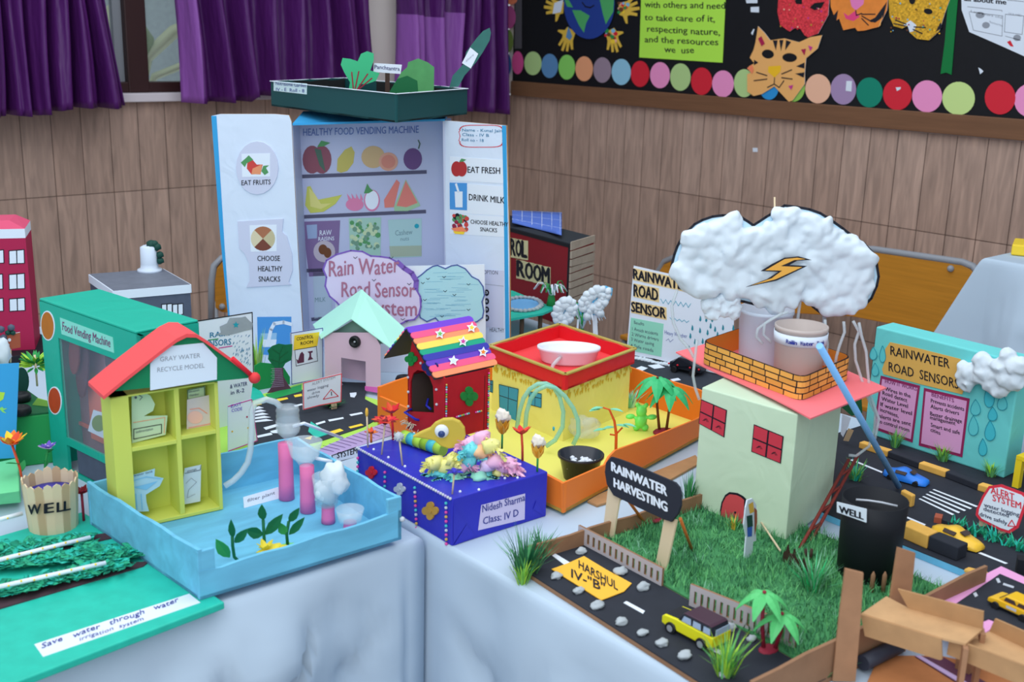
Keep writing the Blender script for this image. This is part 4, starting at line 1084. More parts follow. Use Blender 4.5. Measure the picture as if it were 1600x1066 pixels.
cu_ = thing('plastic_cup', 'clear cup packed with white cotton on a short pink pillar', 'cup', t3); b = B(); R0 = sc(t3, 22); h_ = zt(t3, 744)-t3.z; b.lathe(t3+V((-.002, 0, .001)), [(0, 0), (R0*.75, 0), (R0, h_), (R0*.97, h_), (R0*.72, .003), (0, .003)], 'clear2', 24); b.build('body', cu_)
b = B(); b.ball(t3+RT*.012+V((0, 0, h_*.85)), (R0*.9, R0*.9, h_*.6), 'cotton', 3, .35, 1.6, 3); b.ball(t3+RT*-.004+V((0, 0, h_*.45)), (R0*.8, R0*.8, h_*.42), 'cotton', 3, .3, 1.6, 5); b.build('cotton_wool', None, 'white cotton wool heaped in the clear cup on the short pillar', 'cotton')
cu_ = thing('plastic_dish', 'clear shallow dish on the shortest pink pillar', 'dish', t4); b = B(); R0 = sc(t4, 22); b.lathe(t4+V((0, 0, .001)), [(0, 0), (R0*.8, 0), (R0, .02), (R0*.96, .02), (R0*.76, .002), (0, .002)], 'clear2', 24); b.build('body', cu_)
# label card, caps, straw
A_, B_ = P(381, 793, iz), P(436, 778, iz); pp = card(A_, B_, 30); lc = thing('label_card', 'white handwritten label card leaning in the blue tray', 'card', A_); b = B(); b.slab(pp, k6((315, 462), (530, 400), (541, 470), (320, 530)), 'paper', 0, .001); b.build('card', lc)
b = B(); b.text(pp, 'filter plant', k6(340, 495), k6(510, 445), 5, 'slate', .0014, 0, .1); b.build('lettering', lc)
for k_, (x, y, lb) in enumerate(((1000, 490, 'small white bottle cap by the tray wall, farther one'), (1042, 520, 'small white bottle cap by the tray wall, nearer one'))):
    o = P(*k6(x, y), iz); r = sc(o, 7); b = B(); b.lathe(o, [(0, 0), (r, 0), (r, r*1.2), (r*1.05, r*1.2), (r*1.05, r*1.9), (r*.85, r*1.9), (r*.8, r*.4), (0, r*.4)], 'white', 18); b.build('bottle_cap', None, lb, 'cap', 'white caps in the tray')
b = B(); b.tube([P(*k6(945, 470), iz)+V((0, 0, .003)), P(*k6(1125, 568), iz)+V((0, 0, .003))], .003, 'tray2', 8); b.build('painted_straw', None, 'pale blue painted straw lying on the tray floor', 'straw')
# paper plants
def paper_plant(label, root, leaves, stempts, mt='leafdk'):
    o = P(*k6(*root), iz); pp = card(o-RT*.1, o+RT*.1); f = thing('paper_plant', label, 'plant', o, 'green paper plants in the blue tray')
    bb = B(); bb.tube([pp.at(k6(*p), .001) for p in stempts], .0025, mt, 7); bb.build('stem', f)
    for i, (c, tip, wd_) in enumerate(leaves):
        a, e = pp.at(k6(*c), .002), pp.at(k6(*tip), .006+.006*(i % 2)); bb = B(); d = e-a; bb.leaf(a, d, pp.n if abs(d.normalized().dot(pp.n)) < .9 else (0, 0, 1), d.length, wd_, mt if i else ('leaf' if 'nearest' in label else mt), .001, .004); bb.build('leaf', f)
paper_plant('green paper plant nearest the front wall of the blue tray', (285, 862), [((235, 830), (150, 720), .02), ((255, 710), (248, 592), .011), ((265, 740), (345, 655), .014)], [(295, 862), (262, 830), (252, 760), (250, 700)])
paper_plant('middle green paper plant above the yellow crepe scrap', (452, 780), [((440, 690), (335, 660), .02), ((440, 600), (437, 500), .014), ((455, 690), (560, 565), .017)], [(452, 780), (445, 700), (440, 600)])
paper_plant('green paper plant nearest the pink pillars', (592, 765), [((580, 690), (545, 620), .016), ((600, 610), (665, 520), .013), ((600, 690), (695, 585), .013)], [(592, 765), (585, 690), (598, 610)])
b = B(); o = P(*k6(505, 805), iz); rnd = random.Random(2)
for i in range(9):
    a0 = i*.7; b.leaf(o+V((0, 0, .004)), (math.cos(a0), math.sin(a0), .25), (0, 0, 1), .026, .014, 'yellowc', .001, .006)
for i in range(4): b.leaf(o+RT*-.013+V((0, 0, .004)), (math.cos(i*1.5), math.sin(i*1.5), 1.1), (0, 0, 1), .02, .01, 'yellowc')
b.build('crepe_scrap', None, 'crumpled yellow crepe paper scrap at the foot of the middle plant', 'paper scrap')
b = B(); [b.leaf(P(*k6(595, 770), iz)+V((0, 0, .002)), (math.cos(i*1.2), math.sin(i*1.2), .3), (0, 0, 1), .014, .008, 'limeg', .001, .004) for i in range(6)]; b.build('crepe_scrap', None, 'light green crepe scrap at the foot of the plant nearest the pillars', 'paper scrap')
# ================================================================ big carton vending machine
kv = K(320, 170, 4.845); kr = K(600, 170, 4.845); kl = K(320, 370, 4.845); ko = K(630, 370, 4.845); kf = K(300, 470, 4.847)
vb = P(575, 560); f2 = V((FW.x, FW.y, 0)).normalized(); r2 = V((0, 0, 1)).cross(-f2)
VB = Pl(vb, r2, (0, 0, 1))                                  # plane of the cabinet's front edge
vm = thing('vending_machine', 'big white carton vending machine titled healthy food vending machine', 'model vending machine', vb)
DP = .09
inn_ = [VB.uv(p) for p in ((457, 196), (695, 189), (700, 575), (476, 590))]
BKp = Pl(vb + f2*DP, r2, (0, 0, 1)); bk_ = [BKp.uv(p) for p in ((464, 200), (684, 194), (686, 560), (488, 572))]
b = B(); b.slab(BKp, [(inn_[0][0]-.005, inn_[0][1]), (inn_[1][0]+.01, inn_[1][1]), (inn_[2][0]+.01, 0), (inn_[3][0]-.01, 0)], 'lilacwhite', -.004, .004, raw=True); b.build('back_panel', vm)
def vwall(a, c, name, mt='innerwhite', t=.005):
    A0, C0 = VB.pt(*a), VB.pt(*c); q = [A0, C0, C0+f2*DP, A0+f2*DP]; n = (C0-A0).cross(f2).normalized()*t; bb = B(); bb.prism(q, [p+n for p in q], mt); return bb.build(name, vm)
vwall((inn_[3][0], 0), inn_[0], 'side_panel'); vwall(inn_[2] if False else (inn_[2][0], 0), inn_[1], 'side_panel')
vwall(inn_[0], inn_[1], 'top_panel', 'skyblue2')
b = B(); tp_ = [VB.pt(*VB.uv(p)) for p in ((450, 178), (697, 187))]; b.prism([VB.pt(*inn_[0], .001), VB.pt(*inn_[1], .001), VB.pt(*inn_[1])+f2*DP*1.6+V((0, 0, .012)), VB.pt(*inn_[0])+f2*DP*1.6+V((0, 0, .02))], [p+V((0, 0, .004)) for p in (VB.pt(*inn_[0], .001), VB.pt(*inn_[1], .001), VB.pt(*inn_[1])+f2*DP*1.6+V((0, 0, .012)), VB.pt(*inn_[0])+f2*DP*1.6+V((0, 0, .02)))], 'skyblue2')
b.build('top_flap', vm, 'blue paper top flap')
# printed inner wall
b = B(); BK = BKp
b.text(BK, 'HEALTHY FOOD VENDING MACHINE', kv(745, 205), kr(262, 182), 11, 'titleblue', .0006, .012)
for a, c in ((kv(722, 513), kr(315, 478)), (kv(750, 818), kr(310, 778)), (kl(735, 258), kl(890, 252)), (kl(815, 625), kl(880, 620))): b.line(BK, [a, c], .009, 'slate2', .0008)
def apple(bb, pl, c, r, mt, lf=1):
    bb.disc(pl, (c[0]-r*.35, c[1]), (r*.68, r), mt, .0008, 0, 18); bb.disc(pl, (c[0]+r*.35, c[1]), (r*.68, r), mt, .001, 0, 18)
    if lf: bb.flat(pl, [(c[0], c[1]-r*.9), (c[0]+r*.3, c[1]-r*1.35), (c[0]+r*.95, c[1]-r*1.2), (c[0]+r*.5, c[1]-r*.95)], 'leafprint', .0012)
apple(b, BK, kv(850, 385), 22, 'appledim'); b.flat(BK, kv((830, 300), (880, 310), (915, 480), (870, 430)), 'leafdim', .0013)
b.flat(BK, kv((1000, 470), (1005, 380), (1060, 310), (1110, 285), (1135, 330), (1125, 410), (1080, 470), (1030, 485)), 'mangodim', .0008)
b.disc(BK, kv(1275, 365), (18.5, 17.5), 'orangedim', .0008); b.disc(BK, kv(1390, 400), (15, 14.5), 'grapefruit', .001); b.disc(BK, kv(1390, 400), (11, 10.5), 'grapefruit2', .0012)
b.disc(BK, kr(218, 380), (14.5, 17), 'plumdim', .0008); b.line(BK, kr((262, 300), (272, 265), (260, 238)), .003, 'leafdim', .001)
for i, q in enumerate((((775, 590), (800, 585), (850, 690), (1000, 660), (1040, 650), (990, 720), (900, 780), (800, 790), (760, 730)), ((790, 600), (830, 640), (880, 720), (960, 715), (880, 760), (800, 740)))): b.flat(BK, kv(*q), ('bananadim', 'bananadim2')[i], .0008+.0002*i)
b.disc(BK, kv(1135, 725), (14, 10), 'dragon', .0008); [b.flat(BK, kv((1090+k*28, 700), (1075+k*35, 640), (1115+k*28, 690)), 'dragon', .0009) for k in range(4)]; b.disc(BK, kv(1265, 695), (12.5, 17), 'dragon', .0008); b.disc(BK, kv(1265, 690), (10.5, 15), 'paper', .001)
b.flat(BK, kv((1205, 640), (1230, 565), (1250, 600), (1275, 620), (1240, 640)), 'leafprint', .0012)
b.flat(BK, kr((5, 750), (0, 690), (95, 535), (120, 560), (75, 745)), 'melon', .0008); b.flat(BK, kr((80, 775), (75, 745), (165, 535), (270, 720), (275, 735), (180, 775)), 'melonrind', .0008); b.flat(BK, kr((95, 735), (165, 545), (255, 712), (170, 745)), 'melon', .001)
b.flat(BK, kv((740, 855), (1025, 845), (1005, 1260), (790, 1270)), 'packplum', .0008); b.disc(BK, kv(905, 1080), (17, 17), 'packskin', .001); b.disc(BK, kv(895, 1065), (7, 8), 'brown', .0012); b.disc(BK, kv(930, 1090), (6, 8), 'brown', .0013); b.flat(BK, kv((770, 880), (850, 875), (850, 980), (780, 985)), 'packlilac', .001); b.text(BK, 'RAW', kv(870, 960), kv(960, 955), 8, 'paper', .001); b.text(BK, 'RAISINS', kv(860, 1000), kv(980, 995), 6, 'paper', .001)
b.flat(BK, kv((1090, 830), (1335, 822), (1330, 1150), (1100, 1150)), 'packgreen', .0008)
rnd = random.Random(3); [b.disc(BK, kv(rnd.uniform(1110, 1315), rnd.uniform(850, 1060)), rnd.uniform(2, 4.5), ('leafprint', 'packdk', 'packlt')[i % 3], .001+.00001*i, 0, 7) for i in range(60)]
b.flat(BK, kr((30, 840), (285, 830), (285, 1120), (50, 1130)), 'packmint', .0008); b.flat(BK, kr((40, 1040), (285, 1035), (285, 1115), (50, 1122)), 'packsand', .001); b.text(BK, 'Cashew', kr(85, 960), kr(215, 950), 8, 'packink', .001); b.text(BK, 'nuts', kr(125, 1000), kr(190, 995), 6, 'packink', .001); b.disc(BK, kr(248, 888), (3.6, 3.6), 'teal', .001)
b.flat(BK, kl((820, 270), (965, 265), (960, 600), (830, 620)), 'packmilk', .0008); b.text(BK, 'MILK', kl(835, 495), kl(915, 490), 7, 'packink', .001)
b.build('printed_groceries', vm, 'printed fruit and packet pictures')
# outer doors: the hinges are the front edges, the doors swing forward a little
def door(hx_top, hx_bot, far_dir, name, pts, edge, lab):
    h0 = VB.pt(*VB.uv(hx_bot)); h0.z = TZ; pl = Pl(h0, far_dir, (0, 0, 1)); cl_ = lambda q: [(x, max(.0005, y)) for x, y in map(pl.uv, q)]; pts, edge = cl_(pts), cl_(edge); bb = B(); bb.slab(pl, pts, 'doorwhite', -.003, .006, 'cardboard', True)
    d_ = bb.build(name, vm, lab); bb = B(); bb.slab(pl, edge, 'skyblue2', .003, .0008, None, True); bb.build('edge_tape', d_, 'blue edge tape'); return d_, pl
dl_, LD = door(None, (463, 560), (r2*1-f2*.12), 'door', [(331, 181), (345, 178), (430, 178), (452, 180), (456, 190), (466, 390), (476, 560), (478, 600), (368, 600), (358, 492), (346, 370)], [(331, 181), (339, 181), (352, 390), (360, 500), (368, 590), (364, 590), (357, 492), (345, 370)], 'door with fruit and snack cut-outs')
rd_dir = (r2*1 - f2*.55).normalized()
dr_, RD = door(None, (697, 560), rd_dir, 'door', [(694, 188), (720, 190), (792, 196), (797, 400), (797, 600), (700, 585)], [(785.5, 196), (792, 196), (797, 600), (791, 600), (788, 300)], 'door with eat fresh and drink milk pictures')
# left door cut-outs
b = B(); oval = [(403+33*math.cos(a/20*2*PI), 262+41.5*math.sin(a/20*2*PI)) for a in range(20)]; b.slab(LD, oval, 'lilacpaper', .003, .003); b.build('oval_cutout', dl_)
b = B(); l1 = .0066; b.slab(LD, kv((285, 340), (500, 335), (500, 510), (290, 515)), 'paper', .006, .0005)
b.flat(LD, kv((330, 400), (370, 385), (400, 420), (445, 420), (430, 490), (360, 495), (325, 450)), 'strawb', l1); b.flat(LD, kv((370, 450), (440, 418), (430, 495), (360, 492)), 'strawb2', l1+.0002)
[b.flat(LD, kv(*q), 'leafprint', l1+.0003) for q in (((280, 405), (320, 370), (340, 350), (375, 385), (325, 410), (310, 440)), ((435, 470), (450, 430), (495, 425), (470, 445), (490, 480), (460, 500)))]
b.text(LD, 'EAT FRUITS', kv(285, 577), kv(505, 570), 7.5, 'ink', .0066, .01); b.build('strawberry_print', dl_)
b = B(); b.slab(LD, kv((255, 850), (600, 830), (590, 930), (625, 960)) + kl((665, 130), (670, 250), (640, 340), (660, 360), (320, 380), (345, 330), (340, 200), (310, 130), (265, 80)), 'lilacpaper', .003, .003); b.build('snack_cutout', dl_)
b = B(); b.slab(LD, kv((345, 880), (550, 875), (550, 1075), (355, 1080)), 'paper', .006, .0005); ce_ = kv(447, 980)
for i in range(4):
    a = [math.radians(45+90*i+j*15) for j in range(7)]; b.flat(LD, [ce_]+[(ce_[0]+19*math.cos(x), ce_[1]+19*math.sin(x)) for x in a], ('nutred', 'nutpale', 'nutbrown', 'nutpale2')[i], .0067)
for t, y, x0, x1 in (('CHOOSE', 180, 405, 575), ('HEALTHY', 258, 410, 593), ('SNACKS', 336, 415, 577)): b.text(LD, t, kl(x0, y), kl(x1, y), 8, 'ink', .0066, .012)
b.build('seed_print', dl_)
b = B(); b.slab(LD, kl((400, 605), (658, 603), (658, 900), (405, 900)), 'printblue', .0031, .0006)
b.flat(LD, kl((430, 730), (550, 725), (540, 830), (445, 835)), 'glassprint', .0039); b.flat(LD, kl((440, 775), (548, 775), (540, 830), (446, 832)), 'paper', .0041); b.line(LD, kl((490, 770), (505, 700), (530, 655), (600, 645), (658, 660)), .009, 'paper', .0042); b.build('milk_print', dl_)
# right door cards
b = B(); rd = [('EAT FRESH', (640, 483), (885, 492), 9.5), ('DRINK MILK', (650, 690), (918, 716), 9.5), ('CHOOSE HEALTHY', (662, 868), (945, 890), 6.2), ('SNACKS', (735, 925), (862, 935), 6.2)]
for y0, y1 in ((360, 530), (560, 775), (790, 935)): b.slab(RD, kr((505, y0), (905, y0+25), (925, y1+35), (505, y1+10)), 'paper', .003, .0006)
for t, a, c, h in rd: b.text(RD, t, kr(*a), kr(*c), h, 'ink', .0042, .012)
apple(b, Pl(RD.o+RD.n*.0036, RD.u, RD.v), kr(570, 455), 12, 'applered'); b.slab(RD, kr((503, 558), (635, 562), (635, 768), (505, 760)), 'printblue', .0037, .0003); b.flat(RD, kr((542, 625), (602, 625), (602, 745), (548, 745)), 'paper', .0044); b.line(RD, kr((570, 625), (553, 570)), .006, 'paper', .0044)
rnd = random.Random(8); [b.disc(RD, kr(rnd.uniform(530, 635), rnd.uniform(805, 930)), rnd.uniform(2.5, 4), ('berry', 'strawb', 'ink', 'leafprint')[i % 4], .0042+.00001*i, 0, 8) for i in range(34)]; b.flat(RD, kr((515, 905), (600, 890), (640, 930), (540, 925)), 'salmon', .0048); b.flat(RD, kr((530, 925), (620, 930), (610, 950), (545, 945)), 'yellow', .0049)
sc_ = []; 
for i in range(60):
    a = i/60*2*PI; x = 742+165*math.copysign(abs(math.cos(a))**.4, math.cos(a)); y = 207+83*math.copysign(abs(math.sin(a))**.4, math.sin(a)); sc_.append((x+5*math.cos(i*PI), y+5*math.sin(i*PI)))
b.line(RD, kr(*(sc_+sc_[:1])), .0016, 'red', .0036)
for t, a, c in (('Name - Kunal Jain', (598, 170), (900, 178)), ('Class - IV B', (598, 205), (800, 212)), ('Roll no - 18', (595, 245), (760, 250))): b.text(RD, t, kr(*a), kr(*c), 4.5, 'tealink', .0036, .004, .05)
b.slab(RD, ko((600, 245), (768, 255), (765, 690), (610, 680)), 'lilacpaper', .003, .0006); b.text(RD, 'OPTION', ko(615, 280), ko(722, 285), 6, 'slate', .004); b.line(RD, ko((610, 355), (765, 372)), .001, 'gray', .004)
for i, y in enumerate((422, 487, 550, 613)): b.disc(RD, ko(638, y), (3.8, 5), 'ink', .004); b.text(RD, str((3, 6, 9, 8)[i]), ko(632, y+8), ko(646, y+8), 4, 'paper', .0044)
b.text(RD, 'HEALTHY', ko(660, 715), ko(770, 722), 6, 'slate', .004)
b.build('printed_cards', dr_)
# ---------------------------------------------------------------- green and black kitchen garden tray on top
ka = K(400, 0, 3.807); zt1 = VB.pt(*VB.uv((575, 186))).z + .012
q3 = [ka(*p) for p in ((92, 630), (835, 730), (1255, 680))]
gN = P(*q3[1], zt1); gL = P(*q3[0], zt1); gR = P(*q3[2], zt1); gF = gL+gR-gN; gh = zt(gN, ka(0, 560)[1])-zt1
gt = thing('garden_tray', 'dark green cardboard tray of black soil on top of the vending machine', 'tray', gN)
cen = (gL+gR)/2; gq = [gL, gN, gR, gF]
b = B(); b.prism(gq, [p+V((0, 0, .004)) for p in gq], 'soilblack'); b.build('soil', gt, 'black soil base')
for i in range(4): a_, c_ = gq[i], gq[(i+1) % 4]; o = wall(a_, c_, gh, gh, gt, 'bottle', 'wall', .004)
g2_ = [p+(cen-p).normalized()*.0065 for p in gq]
for i in range(4): wall(g2_[i], g2_[(i+1) % 4], gh-.003, gh-.003, gt, 'soilblack', 'lining', .001)
b = B()
for i in range(4): a_, c_ = gq[i], gq[(i+1) % 4]; b.bar(a_+V((0, 0, gh+.0006)), c_+V((0, 0, gh+.0006)), .007, .0012, 'paper')
b.build('rim', gt, 'white rim')
gpl = card(gL, gN); b = B(); b.slab(gpl, ka((107, 482), (305, 498), (303, 562), (107, 540)), 'mintwhite', .0002, .0008); b.build('label', gt, 'handwritten label')
b = B(); b.text(gpl, 'Nutritional Garden', ka(120, 505), ka(300, 520), 5, 'inkblue', .0013, .005, .06); b.text(gpl, 'IV - E  Roll - 8', ka(122, 540), ka(290, 550), 5, 'inkblue', .0013, .005, .06); b.build('lettering', gt)
si = zt1+.004; mid_ = (gL+gR)/2+V((0, 0, .004))
def gcut(label, c0, outline, mt, deco, stem=None):
    pp = Pl(mid_ + c0, r2, (0, 0, 1)); o = thing('vegetable_cutout', label, 'cut-out', pp.at(outline[0]), 'paper vegetables in the garden tray')
    bb = B(); bb.slab(pp, outline, mt, 0, .0015); bb.build('card', o); bb = B(); deco(bb, pp); bb.build('drawing', o)
gcut('bright green paper beetroot leaves standing in the garden tray', f2*-.045, ka((550, 545), (560, 490), (525, 430), (505, 385), (515, 345), (560, 350), (605, 365), (625, 320), (660, 305), (700, 318), (700, 360), (680, 420), (735, 435), (715, 480), (660, 500), (615, 500), (600, 560)), 'leaf2',
     lambda bb, pp: [bb.line(pp, ka(*q), .003, 'maroon', .002) for q in (((580, 530), (570, 430)), ((590, 530), (612, 425)), ((600, 535), (665, 440)), ((600, 540), (690, 465)))])
gcut('mottled green paper cabbage standing in the garden tray', f2*-.03, ka((825, 545), (835, 480), (865, 430), (900, 400), (905, 370), (965, 348), (1020, 370), (1060, 400), (1058, 555)), 'leafmott', lambda bb, pp: (bb.flat(pp, ka((792, 550), (840, 470), (900, 450), (960, 480), (965, 545), (900, 560)), 'leafdk', .002)))
gcut('long dusky green paper cucumber sticking out over the tray rim', r2*.13-f2*.02, ka((1150, 520), (1170, 450), (1235, 380), (1250, 310), (1310, 230), (1350, 185), (1390, 165), (1398, 195), (1390, 240), (1350, 310), (1310, 370), (1240, 450), (1205, 515)), 'cucumber', lambda bb, pp: (bb.flat(pp, ka((1275, 282), (1322, 320), (1278, 408), (1225, 375)), 'paper', .002), bb.text(pp, 'kheera', ka(1250, 370), ka(1295, 330), 4, 'gray', .0026)))
pp = Pl(mid_-f2*.03, r2, (0, 0, 1)); gs = thing('garden_sign', 'small white name sign on a stick in the garden tray', 'sign', pp.at(ka(780, 545)))
b = B(); b.slab(pp, ka((702, 375), (868, 385), (860, 440), (698, 428)), 'paper', 0, .001); b.build('board', gs); b = B(); b.slab(pp, ka((768, 430), (795, 432), (795, 560), (768, 560)), 'dkbrown', -.002, .002); b.build('stick', gs)
b = B(); b.text(pp, 'Panchtantra', ka(706, 408), ka(855, 422), 6, 'navy', .0015, .01, .05); b.build('lettering', gs)
# ================================================================ city model: rain water road sensor system
cz = TZ+.008; CG = ground(cz)
cm = thing('city_model_board', 'flat city model base with black road and green grass areas', 'board', P(480, 690, TZ))
cb4 = [P(385, 716, TZ), P(520, 716, TZ), P(655, 672, TZ), P(700, 600, TZ), P(420, 590, TZ)]
A1 = P(500, 712, TZ); A2 = P(640, 662, TZ); ed = (A2-A1).normalized(); A0 = A1-ed*.17; pv = V((-ed.y, ed.x, 0)); W_ = .36; A3 = A2+ed*.05
cq = [A0, A3, A3+pv*W_, A0+pv*W_]
b = B(); b.prism(cq, [p+V((0, 0, .008)) for p in cq], 'limeground'); b.build('board', cm)
b = B(); rd4 = kf((460, 830), (560, 755), (830, 680), (1150, 640), (1130, 620), (1320, 625), (1310, 750), (1460, 830), (1460, 870), (1300, 960), (1000, 1060), (800, 1110), (460, 1110))
b.slab(CG, rd4, 'road', .0003, .0012); b.build('road', cm)
b = B(); l = .0019
for q in (((470, 820), (530, 805), (590, 812), (500, 838)),): pass
for i in range(5): y = 820+i*24; b.flat(CG, kf((470, y), (505+i*14, y-14), (545+i*18, y-2), (470, y+13)), 'paper', l)
for q in (((540, 968), (640, 940), (660, 955), (560, 985)), ((590, 995), (650, 980), (650, 1010), (610, 1010)), ((490, 1030), (600, 1005), (610, 1022), (500, 1045)), ((770, 800), (830, 785), (840, 795), (785, 810)), ((935, 935), (1005, 915), (1012, 928), (945, 948)), ((1030, 908), (1145, 888), (1150, 900), (1040, 922)), ((1190, 868), (1285, 850), (1295, 862), (1205, 880)), ((1195, 705), (1245, 700), (1245, 718), (1230, 740), (1200, 735))): b.flat(CG, kf(*q), 'paper', l)
for q in (((640, 750), (720, 738), (730, 750), (655, 768)), ((770, 722), (830, 710), (835, 728), (780, 738)), ((460, 795), (520, 783), (530, 792), (470, 803)), ((1020, 1005), (1120, 975), (1150, 990), (1060, 1020)), ((1185, 962), (1280, 938), (1300, 950), (1200, 975)), ((850, 1050), (910, 1030), (900, 1060))): b.flat(CG, kf(*q), 'yellow', l)
b.build('road_marking', cm)
for q, mt, l_ in ((((900, 925), (1000, 990), (1030, 1020), (940, 1050), (880, 1000)), 'emerald', .0016), (((430, 640), (520, 690), (560, 750), (440, 760)), 'emerald', .0003), (((560, 715), (830, 640), (830, 690), (600, 755)), 'green', .0003)): b = B(); b.slab(CG, kf(*q), mt, l_, .0015); b.build('lawn', cm, mt+' green lawn piece')
ep = Pl(A0-pv*.0005, ed, (0, 0, 1)); 
lp = card(P(482, 721, TZ), P(610, 681, TZ), 25); b = B(); b.slab(lp, [(478, 713), (515, 694), (560, 676), (600, 661), (640, 655), (640, 672), (600, 684), (520, 711), (488, 722)], 'lilac', 0, .003)
[b.line(lp, [(495+i*9+random.uniform(-2, 2), 700-i*3.2), (520+i*9, 706-i*3.0)], .0008, 'purpledk', .0034) for i in range(12)]; b.build('lilac_edging', None, 'lilac paper edging with pencil hatching along the city road', 'paper strip')
sl = thing('system_label', 'white framed label reading system beside the blue tray', 'label', P(520, 722, TZ)); lp2 = card(P(516, 724, TZ), P(560, 711, TZ), 10); b = B(); b.slab(lp2, k6((850, 202), (1010, 148), (1022, 212), (868, 250)), 'paper', .004, .001, 'ink'); b.build('card', sl)
b = B(); b.text(lp2, 'SYSTEM', k6(885, 222), k6(1008, 190), 9, 'ink', .0055, .02); b.line(lp2, k6((853, 204), (1009, 151), (1019, 210), (868, 247), (853, 204)), .0014, 'ink', .0055); b.build('lettering', sl)
# posters of the sensor model leaning behind the recycling house
def sheet(label, A, Bq, lean, outline, deco, cat='poster', name='poster', mt='paper', t=.0015, l=0):
    pp = card(A, Bq, lean); o = thing(name, label, cat, A); bb = B(); bb.slab(pp, outline, mt, l, t); bb.build('sheet', o); bb = B(); deco(bb, pp, l+t+.0005); bb.build('drawing', o); return o, pp
def d1(bb, pp, l):
    bb.line(pp, kf((0, 160), (452, 88), (462, 560)), .0022, 'ink', l); bb.text(pp, 'RAIN', kf(132, 280), kf(280, 262), 8, 'tealink', l, .015); bb.text(pp, 'SENSORS', kf(75, 352), kf(292, 332), 9.5, 'tealink', l, .02)
    bb.line(pp, kf((120, 298), (195, 288)), .002, 'leaf', l); bb.line(pp, kf((200, 358), (300, 342)), .002, 'magenta', l)
    bb.flat(pp, kf((170, 255), (215, 240), (205, 195), (260, 170), (280, 130), (370, 125), (400, 118), (430, 150), (455, 170), (450, 215), (400, 225), (330, 245), (260, 262)), 'cloudgray', l+.0003); star(bb, pp, kf(328, 182), 5.5, 'teal', l+.0006)
    rnd = random.Random(1); [bb.line(pp, kf((x, y), (x-6, y+12)), .0011, 'tealink', l) for x, y in ((rnd.uniform(310, 440), rnd.uniform(255, 510)) for i in range(60))]
    bb.text(pp, '& WATER', kf(285, 665), kf(415, 640), 6, 'navy', l, .01); bb.text(pp, 'in R-2', kf(290, 712), kf(392, 690), 6, 'navy', l, .01)
def star(bb, pl, c, r, mt, l, rot=0, k=.45):
    bb.flat(pl, [(c[0]+(r if i % 2 == 0 else r*k)*math.sin(i*PI/5+rot), c[1]-(r if i % 2 == 0 else r*k)*math.cos(i*PI/5+rot)) for i in range(10)], mt, l)
sheet('white rain sensors poster with grey cloud behind the recycling house', P(310, 682), P(402, 660), 3, kf((40, 158), (455, 85), (468, 560), (455, 640), (430, 850), (260, 950), (60, 1000)), d1)
def d2_(bb, pp, l):
    bb.line(pp, kf((270, 800), (448, 748), (490, 1060), (270, 1140)), .0018, 'magenta', l); bb.text(pp, 'EXIT', kf(290, 812), kf(370, 790), 5, 'violet', l, .01); bb.text(pp, 'CODE', kf(295, 845), kf(375, 828), 5, 'violet', l, .01)
    [bb.disc(pp, kf(x, y), 1.4, m_, l) for x, y, m_ in ((412, 880, 'crimson'), (420, 963, 'mustard'), (428, 1045, 'mustard'), (300, 990, 'mustard'))]
sheet('white card with magenta border leaning on the tray next to the recycling house', P(352, 720), P(404, 702), 8, kf((268, 795), (450, 743), (495, 1062), (270, 1145)), d2_, 'card', 'bordered_card')
def d3(bb, pp, l):
    bb.line(pp, kf((745, 245), (986, 207), (988, 585), (752, 632), (745, 245)), .0018, 'inkblue', l); bb.flat(pp, kf((772, 262), (962, 236), (945, 340), (764, 375)), 'yellow', l); bb.text(pp, 'CONTROL', kf(788, 302), kf(915, 280), 5, 'ink', l+.0004, .012, .05); bb.text(pp, 'ROOM', kf(818, 335), kf(912, 322), 5, 'ink', l+.0004, .012, .05)
    bb.line(pp, kf((775, 372), (938, 345), (948, 455), (785, 494), (775, 372)), .0013, 'ink', l); bb.flat(pp, kf((785, 440), (800, 450), (815, 400), (830, 385), (845, 405), (845, 465), (795, 475)), 'plumfig', l); bb.flat(pp, kf((870, 385), (910, 378), (910, 390), (898, 395), (900, 425), (915, 440), (872, 452), (885, 420), (885, 398)), 'plumfig', l)
sheet('white control room card with yellow heading beside the pink house', P(455, 612), P(505, 600), 2, kf((743, 243), (988, 205), (990, 590), (752, 640)), d3, 'card', 'control_room_card')
tc_ = card(P(412, 620), P(458, 612), 2); td = thing('tree_cutout', 'paper tree cut-out with purple hatched trunk in front of the control room card', 'cut-out', P(435, 616))
b = B(); b.slab(tc_, kf((575, 400), (565, 375), (600, 340), (650, 322), (700, 330), (752, 325), (750, 400), (745, 445), (700, 470), (680, 505), (620, 505), (600, 480), (570, 440)), 'treegreen', .004, .0015); [b.line(tc_, kf(*q), .0012, 'dkgreen', .0062) for q in (((650, 500), (655, 400), (600, 360)), ((655, 430), (720, 380)), ((650, 460), (590, 440)), ((655, 400), (680, 340)), ((660, 470), (720, 440)))]; b.build('crown', td)
b = B(); b.slab(tc_, kf((620, 505), (682, 505), (685, 570), (720, 630), (752, 672), (545, 722), (590, 660), (620, 590)), 'trunkplum', .004, .0015); [b.line(tc_, kf((590+i % 2*8, 650-i*14), (690-i*2, 640-i*13)), .0007, 'lilac', .0062) for i in range(11)]; b.build('trunk', td, 'purple hatched trunk')
hp = card(P(395, 612), P(458, 600), 0); b = B(); b.slab(hp, kf((440, 600), (470, 500), (520, 470), (620, 480), (700, 510), (745, 580), (745, 690), (600, 720), (460, 720)), 'green', -.004, .002); b.build('hill_cutout', None, 'round green hill cut-out behind the paper tree', 'cut-out')
